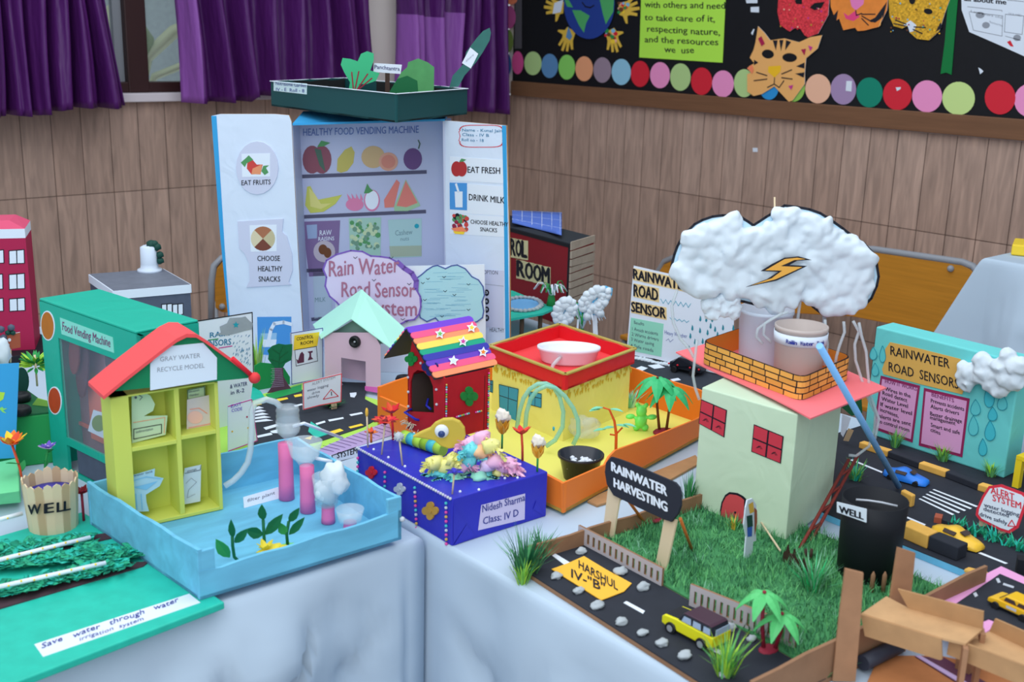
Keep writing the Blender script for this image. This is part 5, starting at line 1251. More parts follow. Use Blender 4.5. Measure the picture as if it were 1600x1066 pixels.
clump('leafy_sprig', 'pale lime plastic sprig between rain sensors poster and paper tree', 'plant', P(402, 598, TZ+.008), .13, .03, 26, ['lime', 'grassl', 'ltgreen'], 4, .008)
def d4(bb, pp, l):
    bb.line(pp, kf((840, 622), (1129, 552), (1124, 762), (965, 790), (842, 822), (840, 622)), .0022, 'pinkred', l); bb.text(pp, 'ALERT SYSTEM', kf(905, 640), kf(1080, 588), 4, 'gray', l); bb.text(pp, 'water logging', kf(868, 690), kf(1030, 645), 4, 'slate', l, 0, .06); bb.text(pp, 'drive', kf(905, 710), kf(965, 695), 4, 'slate', l, 0, .06); bb.text(pp, 'slowly', kf(870, 745), kf(960, 722), 4, 'slate', l, 0, .06)
    bb.line(pp, kf((990, 745), (1050, 670), (1105, 722), (990, 745)), .0016, 'red', l); bb.line(pp, kf((1052, 690), (1054, 715)), .002, 'ink', l)
o_, pp_ = sheet('pink edged alert sign on a short stick beside the city road', P(473, 650, cz), P(534, 638, cz), 2, kf((838, 620), (1131, 548), (1126, 765), (965, 792), (838, 826)), d4, 'sign', 'alert_sign')
b = B(); b.slab(pp_, kf((1058, 770), (1096, 765), (1098, 842), (1058, 850)), 'stick', -.003, .003); b.build('stick', o_)
hb0, hb1 = P(494, 642, cz), P(544, 632, cz); clump('hedge_strip', 'low strip of green moss hedge behind the alert sign', 'hedge', (hb0+hb1)/2+V((0, 0, .003)), .012, .03, 140, ['grassb', 'dkgreen', 'leafdk'], 6, .004)
# pink house with mint roof
ph = thing('pink_house', 'pale pink card house with mint roof and round speaker', 'model house', P(595, 614, cz)); hN1 = P(508, 600, cz); hN2 = P(594, 614.5, cz); pp = card(hN1, hN2); hd = P(600, 590)-CAM; hd.z = 0; hd.normalize()
wpts = [pp.uv(p) for p in kf((1005, 250), (1215, 142), (1432, 330))]; x0, x1 = 0, (hN2-hN1).length; ze = pp.uv((595, 540))[1]; zp = pp.uv((551, 501))[1]
zs1 = pp.uv((551, 519.5))[1]; dx0, dx1 = pp.uv((533.5, 600))[0], pp.uv((571.5, 600))[0]; dz1 = pp.uv((552, 562))[1]; xm = (x0+x1)/2
b = B(); b.slab(pp, [(x0, 0), (dx0, 0), (dx0, dz1), (dx1, dz1), (dx1, 0), (x1, 0), (x1, ze), pp.uv((583, 520)), pp.uv((519, 520)), (x0, ze)], 'pinkcard', -.002, .002, raw=True)
for x in (x1,):
    p = pp.pt(x, 0); q = [p, p+hd*.07, p+hd*.07+V((0, 0, ze)), p+V((0, 0, ze))]; b.prism(q, [k_+pp.u*.0015 for k_ in q], 'pinkcard')
p = pp.pt(0, 0)+hd*.07; b.prism([p, p+pp.u*x1, p+pp.u*x1+V((0, 0, ze)), p+V((0, 0, ze))], [k_+hd*.0015 for k_ in (p, p+pp.u*x1, p+pp.u*x1+V((0, 0, ze)), p+V((0, 0, ze)))], 'pinkcard'); b.build('walls', ph)
b = B(); b.slab(pp, [(x0, ze), (x1, ze), pp.uv((551, 500))], 'mintshade', -.015, .0015, raw=True); b.build('gable', ph, 'mint gable with recess shade in its colour')  # darker mint: shade of the recess under the roof put into the colour
b = B(); b.slab(pp, [(dx1-.002, .0), (x1, 0), (x1, pp.uv((590, 605))[1]), (dx1-.002, pp.uv((580, 605))[1])], 'hotpink2', .0002, .0008, raw=True); b.build('skirting', ph, 'hot pink skirting strip')
b = B(); c = pp.uv((556, 533.5)); R90 = pp.u.to_track_quat('X', 'Z').to_matrix(); Rn = pp.n.to_track_quat('Z', 'Y').to_matrix(); b.lathe(pp.pt(*c, .001), [(0, .002), (.005, .003), (.007, .008), (.0115, .01), (.0135, .006), (.0135, 0), (0, 0)], 'rubber', 24, Rn); b.ball(pp.pt(*c, .005), .003, 'silver', 1); b.build('speaker', ph, 'round dark speaker')
fr3 = [pp.at(p, .006) for p in ((504, 529.5), (551, 498.5), (617, 547.5))]; bkd = hd*.14; th_ = V((0, 0, .0018))
for a_, c_ in ((0, 1), (1, 2)):
    BKh = Pl(pp.o+hd*.1, pp.u, pp.v); bk3 = [BKh.at(p) for p in ((489, 508), (565, 453), (640, 521))]; b = B(); q = [fr3[a_], fr3[c_], bk3[c_], bk3[a_]]; b.prism(q, [p+th_ for p in q], 'mintroof'); b.build('roof_slope', ph, 'mint green roof slope')
b = B(); q = P(632, 605, cz); b.lathe(q+RT*0, [(0, 0), (.02, 0), (.021, .004), (.021, .02), (.018, .026), (.006, .028), (0, .024)], 'rubber', 22); b.build('buzzer', None, 'round black buzzer on the lime ground next to the pink house', 'buzzer')
# back board with two paper clouds
bc = P(640, 583); bcp = Pl(bc, r2, (0, 0, 1)); cb = thing('cloud_backboard', 'white back board behind the pink house', 'board', bc); b = B(); b.slab(bcp, [(x, max(.0005, y)) for x, y in map(bcp.uv, ko((-60, 225), (615, 210), (625, 680), (620, 1140), (-60, 1140), (-480, 1140), (-520, 400)))], 'paper', -.003, .003, raw=True); b.build('sheet', cb)
pc = [(506, 420), (511, 406), (526, 397), (549, 390.6), (567, 392), (580, 399), (595, 400), (609, 402), (622, 409), (632, 418), (644, 426), (651, 438), (650, 450), (657, 462), (658, 478), (655, 490), (648, 498), (636, 500), (625, 506), (600, 512), (570, 500), (540, 486), (527, 471), (516, 462), (509, 446), (511, 432)]
cl = thing('paper_cloud', 'lilac paper cloud lettered rain water road sensor system', 'cut-out', bcp.at(pc[20]), 'paper clouds on the back board'); b = B(); b.slab(bcp, pc, 'lilacpaper2', .006, .002); b.build('card', cl); b = B(); b.line(bcp, pc+pc[:1], .004, 'purplemid', .0085); b.line(bcp, pc[8:13], .012, 'purplemid', .0083)
for t, a, c, h in (('Rain Water', kl(945, 292), kl(1472, 268), 24), ('Road Sensor', kl(1040, 445), kl(1590, 452), 23), ('System', kl(1250, 590), ko(105, 590), 23)): b.text(bcp, t, a, c, h, 'roseink', .009, .012, .05)
def bird(bb, pl, c, s, l, mt='ink'): bb.line(pl, [(c[0]-s, c[1]-s*.5), (c[0], c[1]+s*.3), (c[0]+s, c[1]-s*.6)], .0012, mt, l)
for c in ((556, 402), (585, 437), (640, 443), (636, 501), (630, 498), (612, 402)): bird(b, bcp, c, 3, .009)
b.build('drawing', cl)
bcl = ko((105, 310), (140, 285), (180, 250), (225, 222), (260, 215), (320, 240), (365, 218), (410, 212), (470, 240), (500, 275), (520, 300), (570, 325), (605, 375), (615, 440), (597, 490), (610, 560), (600, 610), (560, 640), (500, 655), (400, 640), (270, 640), (245, 612), (180, 640), (130, 610), (120, 560), (140, 480), (110, 410))
cl = thing('paper_cloud', 'blue pencilled paper cloud with small birds', 'cut-out', bcp.at(bcl[10]), 'paper clouds on the back board'); b = B(); b.slab(bcp, bcl, 'cloudblue', .001, .002); b.build('card', cl); b = B(); b.line(bcp, bcl+bcl[:1], .003, 'inkblue2', .0036); [bird(b, bcp, ko(x, y), 2.6, .0036) for x, y in ((150, 350), (188, 318), (310, 305), (318, 412), (388, 440), (495, 360), (495, 552), (295, 602), (165, 478))]
rnd = random.Random(6); [b.line(bcp, ko((x, y), (x+rnd.uniform(60, 160), y+rnd.uniform(-6, 6))), .0012, 'cloudblue2', .0033) for x, y in ((rnd.uniform(150, 420), rnd.uniform(270, 620)) for i in range(40))]; b.build('drawing', cl)
# ================================================================ royal blue gift box with the bird house
k7 = K(540, 620, 4.442); kh = K(540, 470, 4.847)
GX = Boxp((558, 699), (706, 854), (856, 737), 780, TZ, True)
gf = thing('gift_box', 'royal blue paper wrapped box edged with bead strings', 'box', GX.N)
b = B(); GX.solid(b, 'royal'); b.build('body', gf, bev=.002)
b = B(); w_ = GX.pr; [b.face([w_.at(p, .0012+.0006*(i == 0)) for i, p in enumerate(q)], 'royal') for q in (k7((745, 745), (835, 885), (745, 1020)), k7((835, 885), (905, 965), (745, 1035)), k7((1320, 720), (1380, 830), (1300, 780)))]; b.build('wrapping_fold', gf)
b = B(); b.slab(GX.pr, k7((940, 752), (1243, 672), (1240, 850), (918, 927)), 'lilacpaper2', .0004, .0008); b.build('label', gf, 'white handwritten name label')
b = B(); b.text(GX.pr, 'Nidesh Sharma', k7(945, 803), k7(1240, 722), 11, 'inkblue', .0016, .012, .05); b.text(GX.pr, 'Class: IV D', k7(950, 885), k7(1195, 828), 11, 'inkblue', .0016, .012, .05); b.build('lettering', gf)
cols = ('silver', 'bteal', 'bpink', 'bgold', 'blilac')
def beads(name, parent, pts, n, r, cyc, label=None):
    bb = B(); segs = [(V(a), V(c)) for a, c in zip(pts, pts[1:])]; tot = sum((c-a).length for a, c in segs)
    for i in range(n):
        d = tot*(i+.5)/n
        for a, c in segs:
            L = (c-a).length
            if d <= L: bb.ball(a+(c-a)*d/L, r, cyc[i % len(cyc)], 1); break
            d -= L
    return bb.build(name, parent, label)
Tl, Tn = GX.hi[0], GX.hi[1]; nl = GX.pl.n
beads('bead_string', gf, [Tl+nl*.002, Tn+nl*.002], 44, .0029, ('silver', 'silver', 'blilac'), 'silver bead string')
for q0, q1, nn_ in (((704, 722), (706, 1035), 10), ((486, 615), (500, 925), 10), ((280, 508), (278, 700), 6), ((92, 410), (90, 560), 5)):
    beads('bead_string', gf, [GX.pl.at(k7(*q0), .002), GX.pl.at(k7(*q1), .002)], nn_, .0031, ('bteal', 'silver', 'bpink', 'bgold', 'bpink') if nn_ > 6 else ('bpink', 'bteal'), 'multicoloured bead string')
def flower_sticker(bb, pl, c, r, mt, l=.0005, n=4, t=.003):
    for i in range(n):
        a = PI/2+i*2*PI/n; bb.disc(pl, (c[0]+r*.55*math.cos(a), c[1]-r*.6*math.sin(a)), (r*.42, r*.5), mt, l, t, 12)
    bb.disc(pl, c, (r*.3, r*.3), mt, l, t+.001, 10)
for (x, y), r, mt, lb in (((595, 790), 13, 'gold', 'gold flower sticker'), ((185, 525), 9, 'red', 'red flower sticker'), ((382, 640), 9, 'silver', 'silver flower sticker')):
    b = B(); flower_sticker(b, GX.pl, k7(x, y), r, mt); b.build('flower_sticker', gf, lb)
for x, y in ((195, 370), (297, 425), (412, 488), (795, 663), (925, 650), (1105, 570), (1193, 567)): b = B(); b.ball(GX.pt.at(k7(x, y), .001), .0027, 'white', 1); b.build('pearl', gf, 'white pearl')
TT = GX.z1; TG = ground(TT)
# bird house
hN2 = P(*kh(745, 1062), TT); hL2 = P(*kh(470, 970), TT); hR2 = P(*kh(1082, 972), TT)
u2 = (hL2-hN2); u2.z = 0; v2 = hR2-hN2; hd2 = v2.normalized(); wl2 = min(u2.length, .1)
bh = thing('bird_house', 'red bird house with rainbow stick roof on the blue box', 'bird house', hN2)
FL = card(hN2+u2, hN2); FR_ = card(hN2, hR2)
zE = zt(hN2, kh(0, 580)[1]-8)-TT; apex = FL.uv(kh(518, 212)); b = B(); wd2 = u2.length; hz3 = FL.uv(kh(700, 560))[1]-.004
hole = kh((490, 840), (488, 700), (492, 610), (512, 548), (545, 525), (590, 535), (635, 580), (662, 650), (670, 850))
ol = [FL.uv(p) for p in hole]
outer = [(0, 0), (ol[0][0], ol[0][1]*0)]
fpoly = [(0, 0), (0, hz3*.98), apex, (wd2, hz3), (wd2, 0), (ol[-1][0], 0)] + ol[::-1] + [(ol[0][0], 0)]
b.slab(FL, fpoly, 'redhouse', -.003, .003, raw=True); b.slab(FL, [(ol[0][0], 0), (ol[-1][0], 0), ol[-1], ol[0]], 'redhouse', -.003, .003, raw=True)
L2 = v2.length; b.slab(FR_, [(0, 0), (L2, 0), (L2, hz3), (0, hz3)], 'redhouse', -.003, .003, raw=True)
p0 = hN2+u2; q = [p0, p0+v2, p0+v2+V((0, 0, hz3)), p0+V((0, 0, hz3))]; b.prism(q, [p-u2.normalized()*.003 for p in q], 'redhouse')
p0 = hN2+v2; q = [p0, p0+u2, p0+u2+V((0, 0, hz3-.008)), FL.pt(*apex)+v2-V((0, 0, .012)), p0+V((0, 0, hz3-.008))]; b.prism(q, [p-v2.normalized()*.003 for p in q], 'redhouse'); b.build('walls', bh)
rng = [FL.at(kh(518, 208), .012), None]; A_ = FL.pt(*apex, .02)+V((0, 0, .004)); 
slope_pts = FL.at(kh(728, 572), .02); right_back = None
ax2 = v2.normalized(); RL = (v2.length+.045)
slat_cols = ('slpurple', 'slpink', 'slorange', 'slyellow', 'slgreen', 'slblue', 'slpurple2', 'slpink', 'slorange')
dvec = (slope_pts-A_); nsl = 9; up_n = ax2.cross(dvec.normalized()); up_n = up_n if up_n.z > 0 else -up_n
def slat(c0, wv, mt, par, L, name='roof_slat'):
    # rounded flat stick from c0 along ax2
    bb = B(); wn = wv.normalized(); hw = wv.length*.54; pts = []
    for i in range(7): a = PI/2+PI*i/6; pts.append(c0 + ax2*(hw*.8+hw*.8*math.cos(a)) + wn*hw*math.sin(a))
    for i in range(7): a = -PI/2+PI*i/6; pts.append(c0 + ax2*(L-hw*.8+hw*.8*math.cos(a)) + wn*hw*math.sin(a))
    bb.prism(pts, [p+up_n*.0025 for p in pts], mt); return bb.build(name, par)
for i, mt in enumerate(slat_cols): slat(A_+dvec*((i+.5)/nsl)+up_n*.0005*(i % 2), dvec/nsl, mt, bh, RL*(1+.012*math.sin(i*3)))
dl2 = FL.at(kh(350, 412), .02)-A_; un2 = dl2.normalized().cross(ax2); un2 = un2 if un2.z > 0 else -un2; sv, up_n = up_n, un2
for i, mt in enumerate(slat_cols): slat(A_+dl2*((i+.5)/nsl), dl2/nsl, mt, bh, RL)
up_n = sv
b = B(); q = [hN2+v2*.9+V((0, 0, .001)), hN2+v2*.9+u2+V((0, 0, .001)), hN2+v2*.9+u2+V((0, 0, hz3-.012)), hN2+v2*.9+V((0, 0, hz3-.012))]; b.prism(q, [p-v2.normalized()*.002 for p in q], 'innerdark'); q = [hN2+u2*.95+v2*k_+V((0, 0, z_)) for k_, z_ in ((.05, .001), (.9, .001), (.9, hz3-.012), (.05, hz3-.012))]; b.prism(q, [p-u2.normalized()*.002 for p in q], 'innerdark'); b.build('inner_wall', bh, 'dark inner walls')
b = B(); q = [A_+V((0, 0, -.001)), A_+dvec-V((0, 0, .001)), A_+dvec+ax2*(RL-.01)-V((0, 0, .001)), A_+ax2*(RL-.01)-V((0, 0, .001))]; b.prism(q, [p-V((0, 0, .002)) for p in q], 'blacktop'); q = [A_-V((0, 0, .001)), A_+dl2-V((0, 0, .001)), A_+dl2+ax2*(RL-.01)-V((0, 0, .001)), A_+ax2*(RL-.01)-V((0, 0, .001))]; b.prism(q, [p-V((0, 0, .002)) for p in q], 'blacktop'); b.build('roof_board', bh)
RP = Pl(A_, ax2, -dvec)
for (x, y), mt in (((703, 262), 'slgreen2'), ((943, 215), 'yellow'), ((878, 320), 'magenta'), ((1030, 400), 'orange'), ((805, 465), 'cardwhite')):
    b = B(); c = kh(x, y); star(b, RP, c, 8.6, 'white', .006, .1, .5); star(b, RP, c, 4.6, mt, .0064, .1); b.build('star_sticker', bh, 'white star sticker')
b = B(); flower_sticker(b, FL, kh(503, 440), 10, 'clover'); b.build('clover_sticker', bh, 'dark green clover sticker'); b = B(); flower_sticker(b, FL, kh(645, 498), 13, 'navyflower'); b.build('flower_sticker', bh, 'navy flower sticker'); b = B(); flower_sticker(b, FR_, kh(930, 722), 14, 'clover', n=4); b.build('clover_sticker', bh, 'green clover sticker')
for x, y in ((572, 472), (690, 672), (692, 785), (476, 580), (478, 690), (478, 800)): b = B(); b.ball(FL.at(kh(x, y), .001), .003, 'silver', 1); b.build('gem', bh)
mc_ = ('bpink', 'silver', 'bteal', 'bgold', 'slgreen2')
beads('bead_string', bh, [FR_.pt(.003, .0, .002), FR_.pt(.003, hz3*.92, .002)], 24, .0022, mc_); beads('bead_string', bh, [FR_.pt(L2-.003, 0, .002), FR_.pt(L2-.003, hz3*.95, .002)], 26, .0022, mc_); beads('bead_string', bh, [FR_.at(kh(830, 880), .002), FR_.at(kh(935, 850), .002)], 8, .0022, mc_); beads('bead_string', bh, [FR_.at(kh(975, 845), .002), FR_.at(kh(1030, 832), .002)], 4, .0022, mc_)
b = B(); rnd = random.Random(9); c = P(*kh(590, 960), TT)
for i in range(150):
    p = c + RT*rnd.uniform(-.028, .028)+V((0, 0, rnd.uniform(.001, .014))) - f2*rnd.uniform(-.006, .016); a = rnd.uniform(0, 6.28); d = V((math.cos(a), math.sin(a), rnd.uniform(-.3, .5))); b.tube([p, p+d*.008+V((0, 0, .004)), p+d*.016], .0009, 'shred', 4)
b.build('nest_straw', None, 'loose cream shredded paper nest at the bird house door', 'nest', kind='stuff')
b = B(); b.tube([P(*kh(620, 960), TT)+V((0, 0, .012)), FL.at(kh(560, 890), .01), FL.at(kh(495, 830), .016), FL.at(kh(500, 822), .0)], .0024, 'royal', 7); b.tube([FL.at(kh(540, 770), -.03), FL.at(kh(555, 815), -.02), FL.at(kh(600, 835), -.015)], .0024, 'royal', 7); b.build('pipe_cleaner_perch', None, 'blue fuzzy wire perch poking from the bird house hole', 'wire')
# the bird
bc2 = P(*k7(745, 520), TT); BPl = Pl(bc2, r2, (0, 0, 1)); bd = thing('feather_bird', 'craft bird with round yellow head, googly eye and pastel feathers on the blue box', 'bird', bc2)
b = B(); hd_o = k7((462, 268), (520, 235), (590, 205), (625, 168), (680, 142), (745, 138), (795, 160), (828, 205), (835, 262), (815, 310), (770, 345), (715, 350), (660, 330), (620, 295), (570, 285)); b.slab(BPl, hd_o, 'birdyellow', .0, .01); b.build('head', bd, 'yellow card head with beak', bev=.003)
b = B(); Rb = BPl.n.to_track_quat('Z', 'Y').to_matrix(); ec = BPl.at(k7(670, 225), .01); b.lathe(ec, [(0, .005), (.007, .0045), (.0115, .002), (.012, 0), (0, 0)], 'eyewhite', 24, Rb); b.lathe(ec-V((0, 0, .0035))+BPl.n*.001, [(0, .0052), (.0058, .005), (.006, .003), (0, .003)], 'eyeblue', 18, Rb); b.build('googly_eye', bd, 'white googly eye with dark pupil')
rnd = random.Random(12)
fcol = [('fteal', 640, 480), ('fyellow', 690, 430), ('fteal', 720, 500), ('fyellow', 760, 380), ('fmint', 850, 500), ('fteal', 880, 400), ('fpink', 850, 300), ('forange', 960, 350), ('fpink', 1060, 410), ('fyellow', 1020, 300), ('fmint', 950, 510), ('fpink', 1130, 440), ('fpink', 960, 270), ('fteal', 980, 520), ('fyellow', 1080, 510), ('fmint', 780, 520), ('flilac', 1000, 440), ('fpink', 1150, 460), ('fteal', 690, 520), ('fteal', 870, 330), ('fyellow', 620, 400), ('fpink', 830, 440)]
for i, (mt, x, y) in enumerate(fcol):
    bb = B(); c = BPl.at(k7(x, y), rnd.uniform(.0, .03)); a = rnd.uniform(-.9, .9)+(.2 if x > 900 else PI-.4 if x < 700 else PI/2); d = (r2*math.cos(a)+V((0, 0, 1))*math.sin(a)*.6-V((0, 0, .55))+BPl.n*rnd.uniform(-.2, .6)).normalized()
    n_ = 46; sp = [c - d*.018 + d*.046*t/5 + V((0, 0, -.012*(t/5)**2)) for t in range(6)]; bb.tube(sp, .0008, mt, 5)
    for j in range(n_):
        t = j/n_; p = sp[0].lerp(sp[-1], t)+V((0, 0, .004*math.sin(PI*t))); sd = V((rnd.uniform(-1, 1), rnd.uniform(-1, 1), rnd.uniform(-.6, .8))).normalized(); e = p+(sd*.8+d*.5)*.015*math.sin(PI*(t*.8+.15)); w2_ = sd.cross(d).normalized()*.003
        bb.add([p-w2_, p+w2_, e+w2_*.6+V((0, 0, -.003)), e-w2_*.6+V((0, 0, -.003))], [(0, 1, 2, 3)], mt)
    bb.ball(c-d*.004-V((0, 0, .006)), (.017, .013, .013), mt, 2, .5, 2, i*1.7)
    for p in sp: p.z = max(p.z, TT+.001)
    for v in bb.v: v.z = max(v.z, TT+.0008)
    bb.build('feather', bd)
# striped caterpillar tube and skewers with flowers
cat = thing('striped_tube', 'lime and teal banded paper roll lying behind the yellow bird head', 'paper roll', P(*k7(420, 300), TT)); c0, c1 = P(*k7(400, 318), TT)+V((0, 0, .012)), P(*k7(680, 415), TT)+V((0, 0, .012))
for i in range(6): bb = B(); bb.tube([c0.lerp(c1, i/6), c0.lerp(c1, (i+1)/6)], .0115, ('lime', 'bteal', 'lime', 'limedk', 'bteal', 'lime')[i], 16); bb.build('band', cat)
for i, (x, y, mt) in enumerate(((475, 330, 'white'), (510, 350, 'royal'))): bb = B(); p = P(*k7(x, y), TT); bb.tube([p+V((0, 0, .022)), p+V((0, 0, .012))-f2*.012, p-f2*.012+V((0, 0, .001)), p-f2*.006+r2*.006+V((0, 0, .001))], .002, mt, 7); bb.build('leg_wire', cat)
def skewer(label, x0, y0, ytop, xt, topper):
    p = P(*k7(x0, y0), TT); pl = Pl(p, r2, (0, 0, 1)); o = thing('skewer_ornament', label, 'ornament', p); t = pl.at(k7(xt, ytop)); bb = B(); bb.tube([p, t], .0016, 'stick', 6); bb.build('stick', o); topper(o, t)
def match_tip(o, t): bb = B(); bb.ball(t, (.003, .003, .009), 'mustard', 2); bb.build('tip', o)
def fl_top(col, r, n=8):
    def f(o, t):
        bb = B(); [bb.leaf(t, (math.cos(i*2*PI/n)*1, math.sin(i*2*PI/n), .35), (0, 0, 1), r, r*.6, col[i % len(col)], .001, .003) for i in range(n)]; bb.ball(t, r*.25, col[-1], 1); bb.build('petals', o)
    return f
def pom(mt, r):
    def f(o, t):
        bb = B(); bb.ball(t, r*.7, mt, 2, .3, 3); rn = random.Random(3); 
        for i in range(60): d = V((rn.gauss(0, 1), rn.gauss(0, 1), rn.gauss(0, 1))).normalized(); w2_ = d.orthogonal().normalized()*.001; bb.add([t+d*r*.5-w2_, t+d*r*.5+w2_, t+d*r*1.1], [(0, 1, 2)], mt)
        bb.build('pompom', o)
    return f
skewer('matchstick like skewer with yellow tip at the corner of the blue box', 155, 352, 110, 147, match_tip)
skewer('skewer with red paper flower on the blue box', 250, 402, 175, 275, fl_top(['red', 'redorange', 'darkred'], .024, 10))
skewer('skewer with silvery pompom on the blue box', 395, 478, 275, 370, pom('bsilver', .011))
skewer('skewer with dark blue paper star in front of the feathers', 740, 676, 525, 755, fl_top(['navyflower', 'royal'], .015, 6))
plastic_flower('scarlet plastic flower at the back corner of the blue box near the road', P(*k7(330, 300), TT), .05, .022, ['red', 'red', 'redorange'], 'red', (.0, .005), 9, 0)
plastic_flower('small orange flower head low at the back corner of the blue box', P(*k7(178, 318), TT), .018, .013, ['orange', 'redorange'], 'orange', (0, 0), 7, 0)
def fluffy(label, x, y, h, gy, lean=0):
    p = P(*k7(x, y), gy); o = thing('fluffy_flower', label, 'flower', p, 'amber flowers with fluffy white tops'); t = p+V((0, 0, h)); bb = B(); bb.tube([p, p+V((0, 0, h*.5))], .002, 'leaf', 6); bb.build('stem', o)
    bb = B(); [bb.leaf(p+V((0, 0, h*.42)), (math.cos(i*.9)*.45, math.sin(i*.9)*.45, 1), (0, 0, 1) if False else (math.cos(i*.9), math.sin(i*.9), 0), h*.55, h*.26, 'amber' if i % 2 else 'mustard', .001) for i in range(7)]; bb.build('petals', o)
    bb = B(); bb.ball(t, h*.2, 'cottonwarm', 3, .5, 2, 1); bb.build('fluff', o)
fluffy('amber flower with fluffy white top standing beside the red bird house', 1085, 360, .062, TT); fluffy('amber flower with fluffy white top at the far corner of the blue box', 1330, 520, .055, TT)
plastic_flower('coral red plastic sprig between the two fluffy amber flowers', P(*k7(1228, 445), TT), .05, .022, ['redorange', 'red'], 'redorange', (-.004, .0), 6, 0)
# ================================================================ orange tray with the yellow house
kq = K(750, 470, 4.263); kp = K(780, 620, 4.442)
oz = TZ+.006
oN = P(880, 802, oz); oR = P(1150, 668, oz); oL = P(590, 668, oz)
ou = (P(1085, 690, oz)-oN).normalized(); oLv = P(590, 666, oz)-oN; oR = oN+ou*.56; oB = oR+oLv
ot = thing('orange_tray', 'bright orange paper tray with yellow floor holding the yellow house', 'tray', oN); oq = [oN, oR, oB, oN+oLv]
b = B(); b.prism(oq, [p+V((0, 0, .006)) for p in oq], 'yellowfloor'); b.build('floor_panel', ot)
cen = (oN+oB)/2; oh = zt(oN, 756)-oz; op = card(oN, oR)
b = B(); b.slab(op, [(0, 0), ((oR-oN).length, 0)] + [op.uv(p) for p in ((1140, 638), (1085, 657), (962, 704), (950, 716), (945, 727), (879, 756))], 'orangep', -.004, .004, raw=False if False else True) if False else None
sp_ = [(0, 0), ((oR-oN).length, 0), ((oR-oN).length, op.uv((1085, 657))[1])] + [op.uv(p) for p in ((1085, 657), (1020, 683), (962, 704), (952, 714), (945, 727), (879, 756))]
b.slab(op, sp_, 'orangep', -.004, .004, raw=True); b.build('front_wall', ot)
wall(oN+oLv, oN, oh*1.25, oh, ot, 'orangep', 'side_wall'); wall(oR, oB, oh*1.4, oh*1.5, ot, 'orangep', 'side_wall'); wall(oB, oN+oLv, oh*1.5, oh*1.6, ot, 'orangep', 'back_wall')
b = B(); b.slab(ground(TZ), kp((612, 740), (700, 690), (1360, 420), (1400, 470), (1100, 640), (680, 770)), 'cardboard', .0008, .004); b.build('cardboard_sheet', None, 'brown corrugated card lying under the edge of the orange tray', 'cardboard')
iz2 = oz+.006
YB = Boxp((768, 640), (879, 690), (981, 644), 609, iz2)
yh = thing('yellow_house', 'yellow paper house with red roof terrace trimmed in gold', 'model house', YB.N)
b = B(); YB.solid(b, 'yellowpaper'); b.build('walls', yh)
tn = zt(YB.N, 588); zr = zt(YB.N, 606); ex = .008; cc = (YB.L+YB.R)/2
ring = [p+(p-cc).normalized()*ex for p in YB.lo]; zr2 = YB.z1+.001; tn2 = zt(ring[1], 586)
for i in range(4):
    a_, c_ = ring[i].copy(), ring[(i+1) % 4].copy(); a_.z = c_.z = zr2; wall_h = tn2-zr2; cen = cc; wall(a_, c_, wall_h, wall_h, yh, 'redfoil', 'parapet', .008)
    b = B(); b.bar(a_+V((0, 0, wall_h+.0015)), c_+V((0, 0, wall_h+.0015)), .009, .003, 'goldtrim'); b.build('gold_trim', yh, 'gold trim')
rp_ = [V((p.x, p.y, zr2)) for p in ring]; b = B(); b.prism(rp_, [p+V((0, 0, .004)) for p in rp_], 'redroof2'); b.build('roof', yh, 'red roof floor')
for pl in (YB.pl, YB.pr):
    b = B(); Lw = (YB.N-YB.L).length if pl is YB.pl else (YB.R-YB.N).length; rnd = random.Random(4)
    for i in range(70): x = Lw*rnd.random(); z = YB.h-.012+rnd.uniform(-.006, .012); b.flat(pl, [(x, z), (x+.006, z+.002), (x+.004, z-.008)], 'goldfoil', .0008+.00001*i, raw=True)
    b.build('tinsel', yh, 'gold tinsel fringe')
for q, m_ in (([(130, 557), (258, 588), (240, 832), (135, 775)], 1), ([(330, 605), (412, 620), (410, 712), (328, 690)], 1), ([(72, 530), (88, 533), (86, 612), (70, 606)], 0)):
    b = B(); b.slab(YB.pl, kq(*q), 'windowblue', .0004, .0008); wn = b.build('window', yh, 'blue paper window')
    b = B(); a_, c_, d_, e_ = [V(p) for p in kq(*q)]; b.line(YB.pl, [a_, c_, d_, e_, a_], .0012, 'ink', .0016); b.line(YB.pl, [(a_+c_)/2, (e_+d_)/2], .0012, 'ink', .0016); b.line(YB.pl, [(a_*2+e_)/3, (c_*2+d_)/3], .0012, 'ink', .0016); b.build('window_bar', wn)
rz_ = zr2+.004; tc2 = P(888, 566, rz_); tr_ = sc(tc2, 48); tb0 = tc2+V((0, 0, .0005))
tb = thing('plastic_tub', 'white plastic tub on the red roof terrace', 'tub', tb0); th2 = zt(tb0, 541)-tb0.z
b = B(); b.lathe(tb0, [(0, 0), (tr_*.82, 0), (tr_*.88, .004), (tr_*.98, th2-.008), (tr_*1.03, th2-.006), (tr_*1.03, th2), (tr_*.98, th2), (tr_*.93, th2-.006), (tr_*.78, .006), (0, .005)], 'tubwhite', 40, r2.to_track_quat('X', 'Z').to_matrix() if False else Matrix((r2, f2, V((0, 0, 1)))).transposed(), 0, (1, .62)); b.build('bowl', tb)
pv_ = Pl(tb0-f2*tr_*.6, r2, (0, 0, 1)); b = B(); b.tube([pv_.at(kq(545, 378), -.01), pv_.at(kq(515, 385), .012), pv_.at(kq(485, 410), .02), pv_.at(kq(470, 450), .024), pv_.at(kq(468, 500), .024), pv_.at(kq(475, 600), .02)], .0042, 'clearhose', 10); b.build('spout_hose', tb, 'clear outlet hose')
hq = P(*kq(450, 1000), iz2); hp_ = Pl(hq-f2*.01, r2, (0, 0, 1))
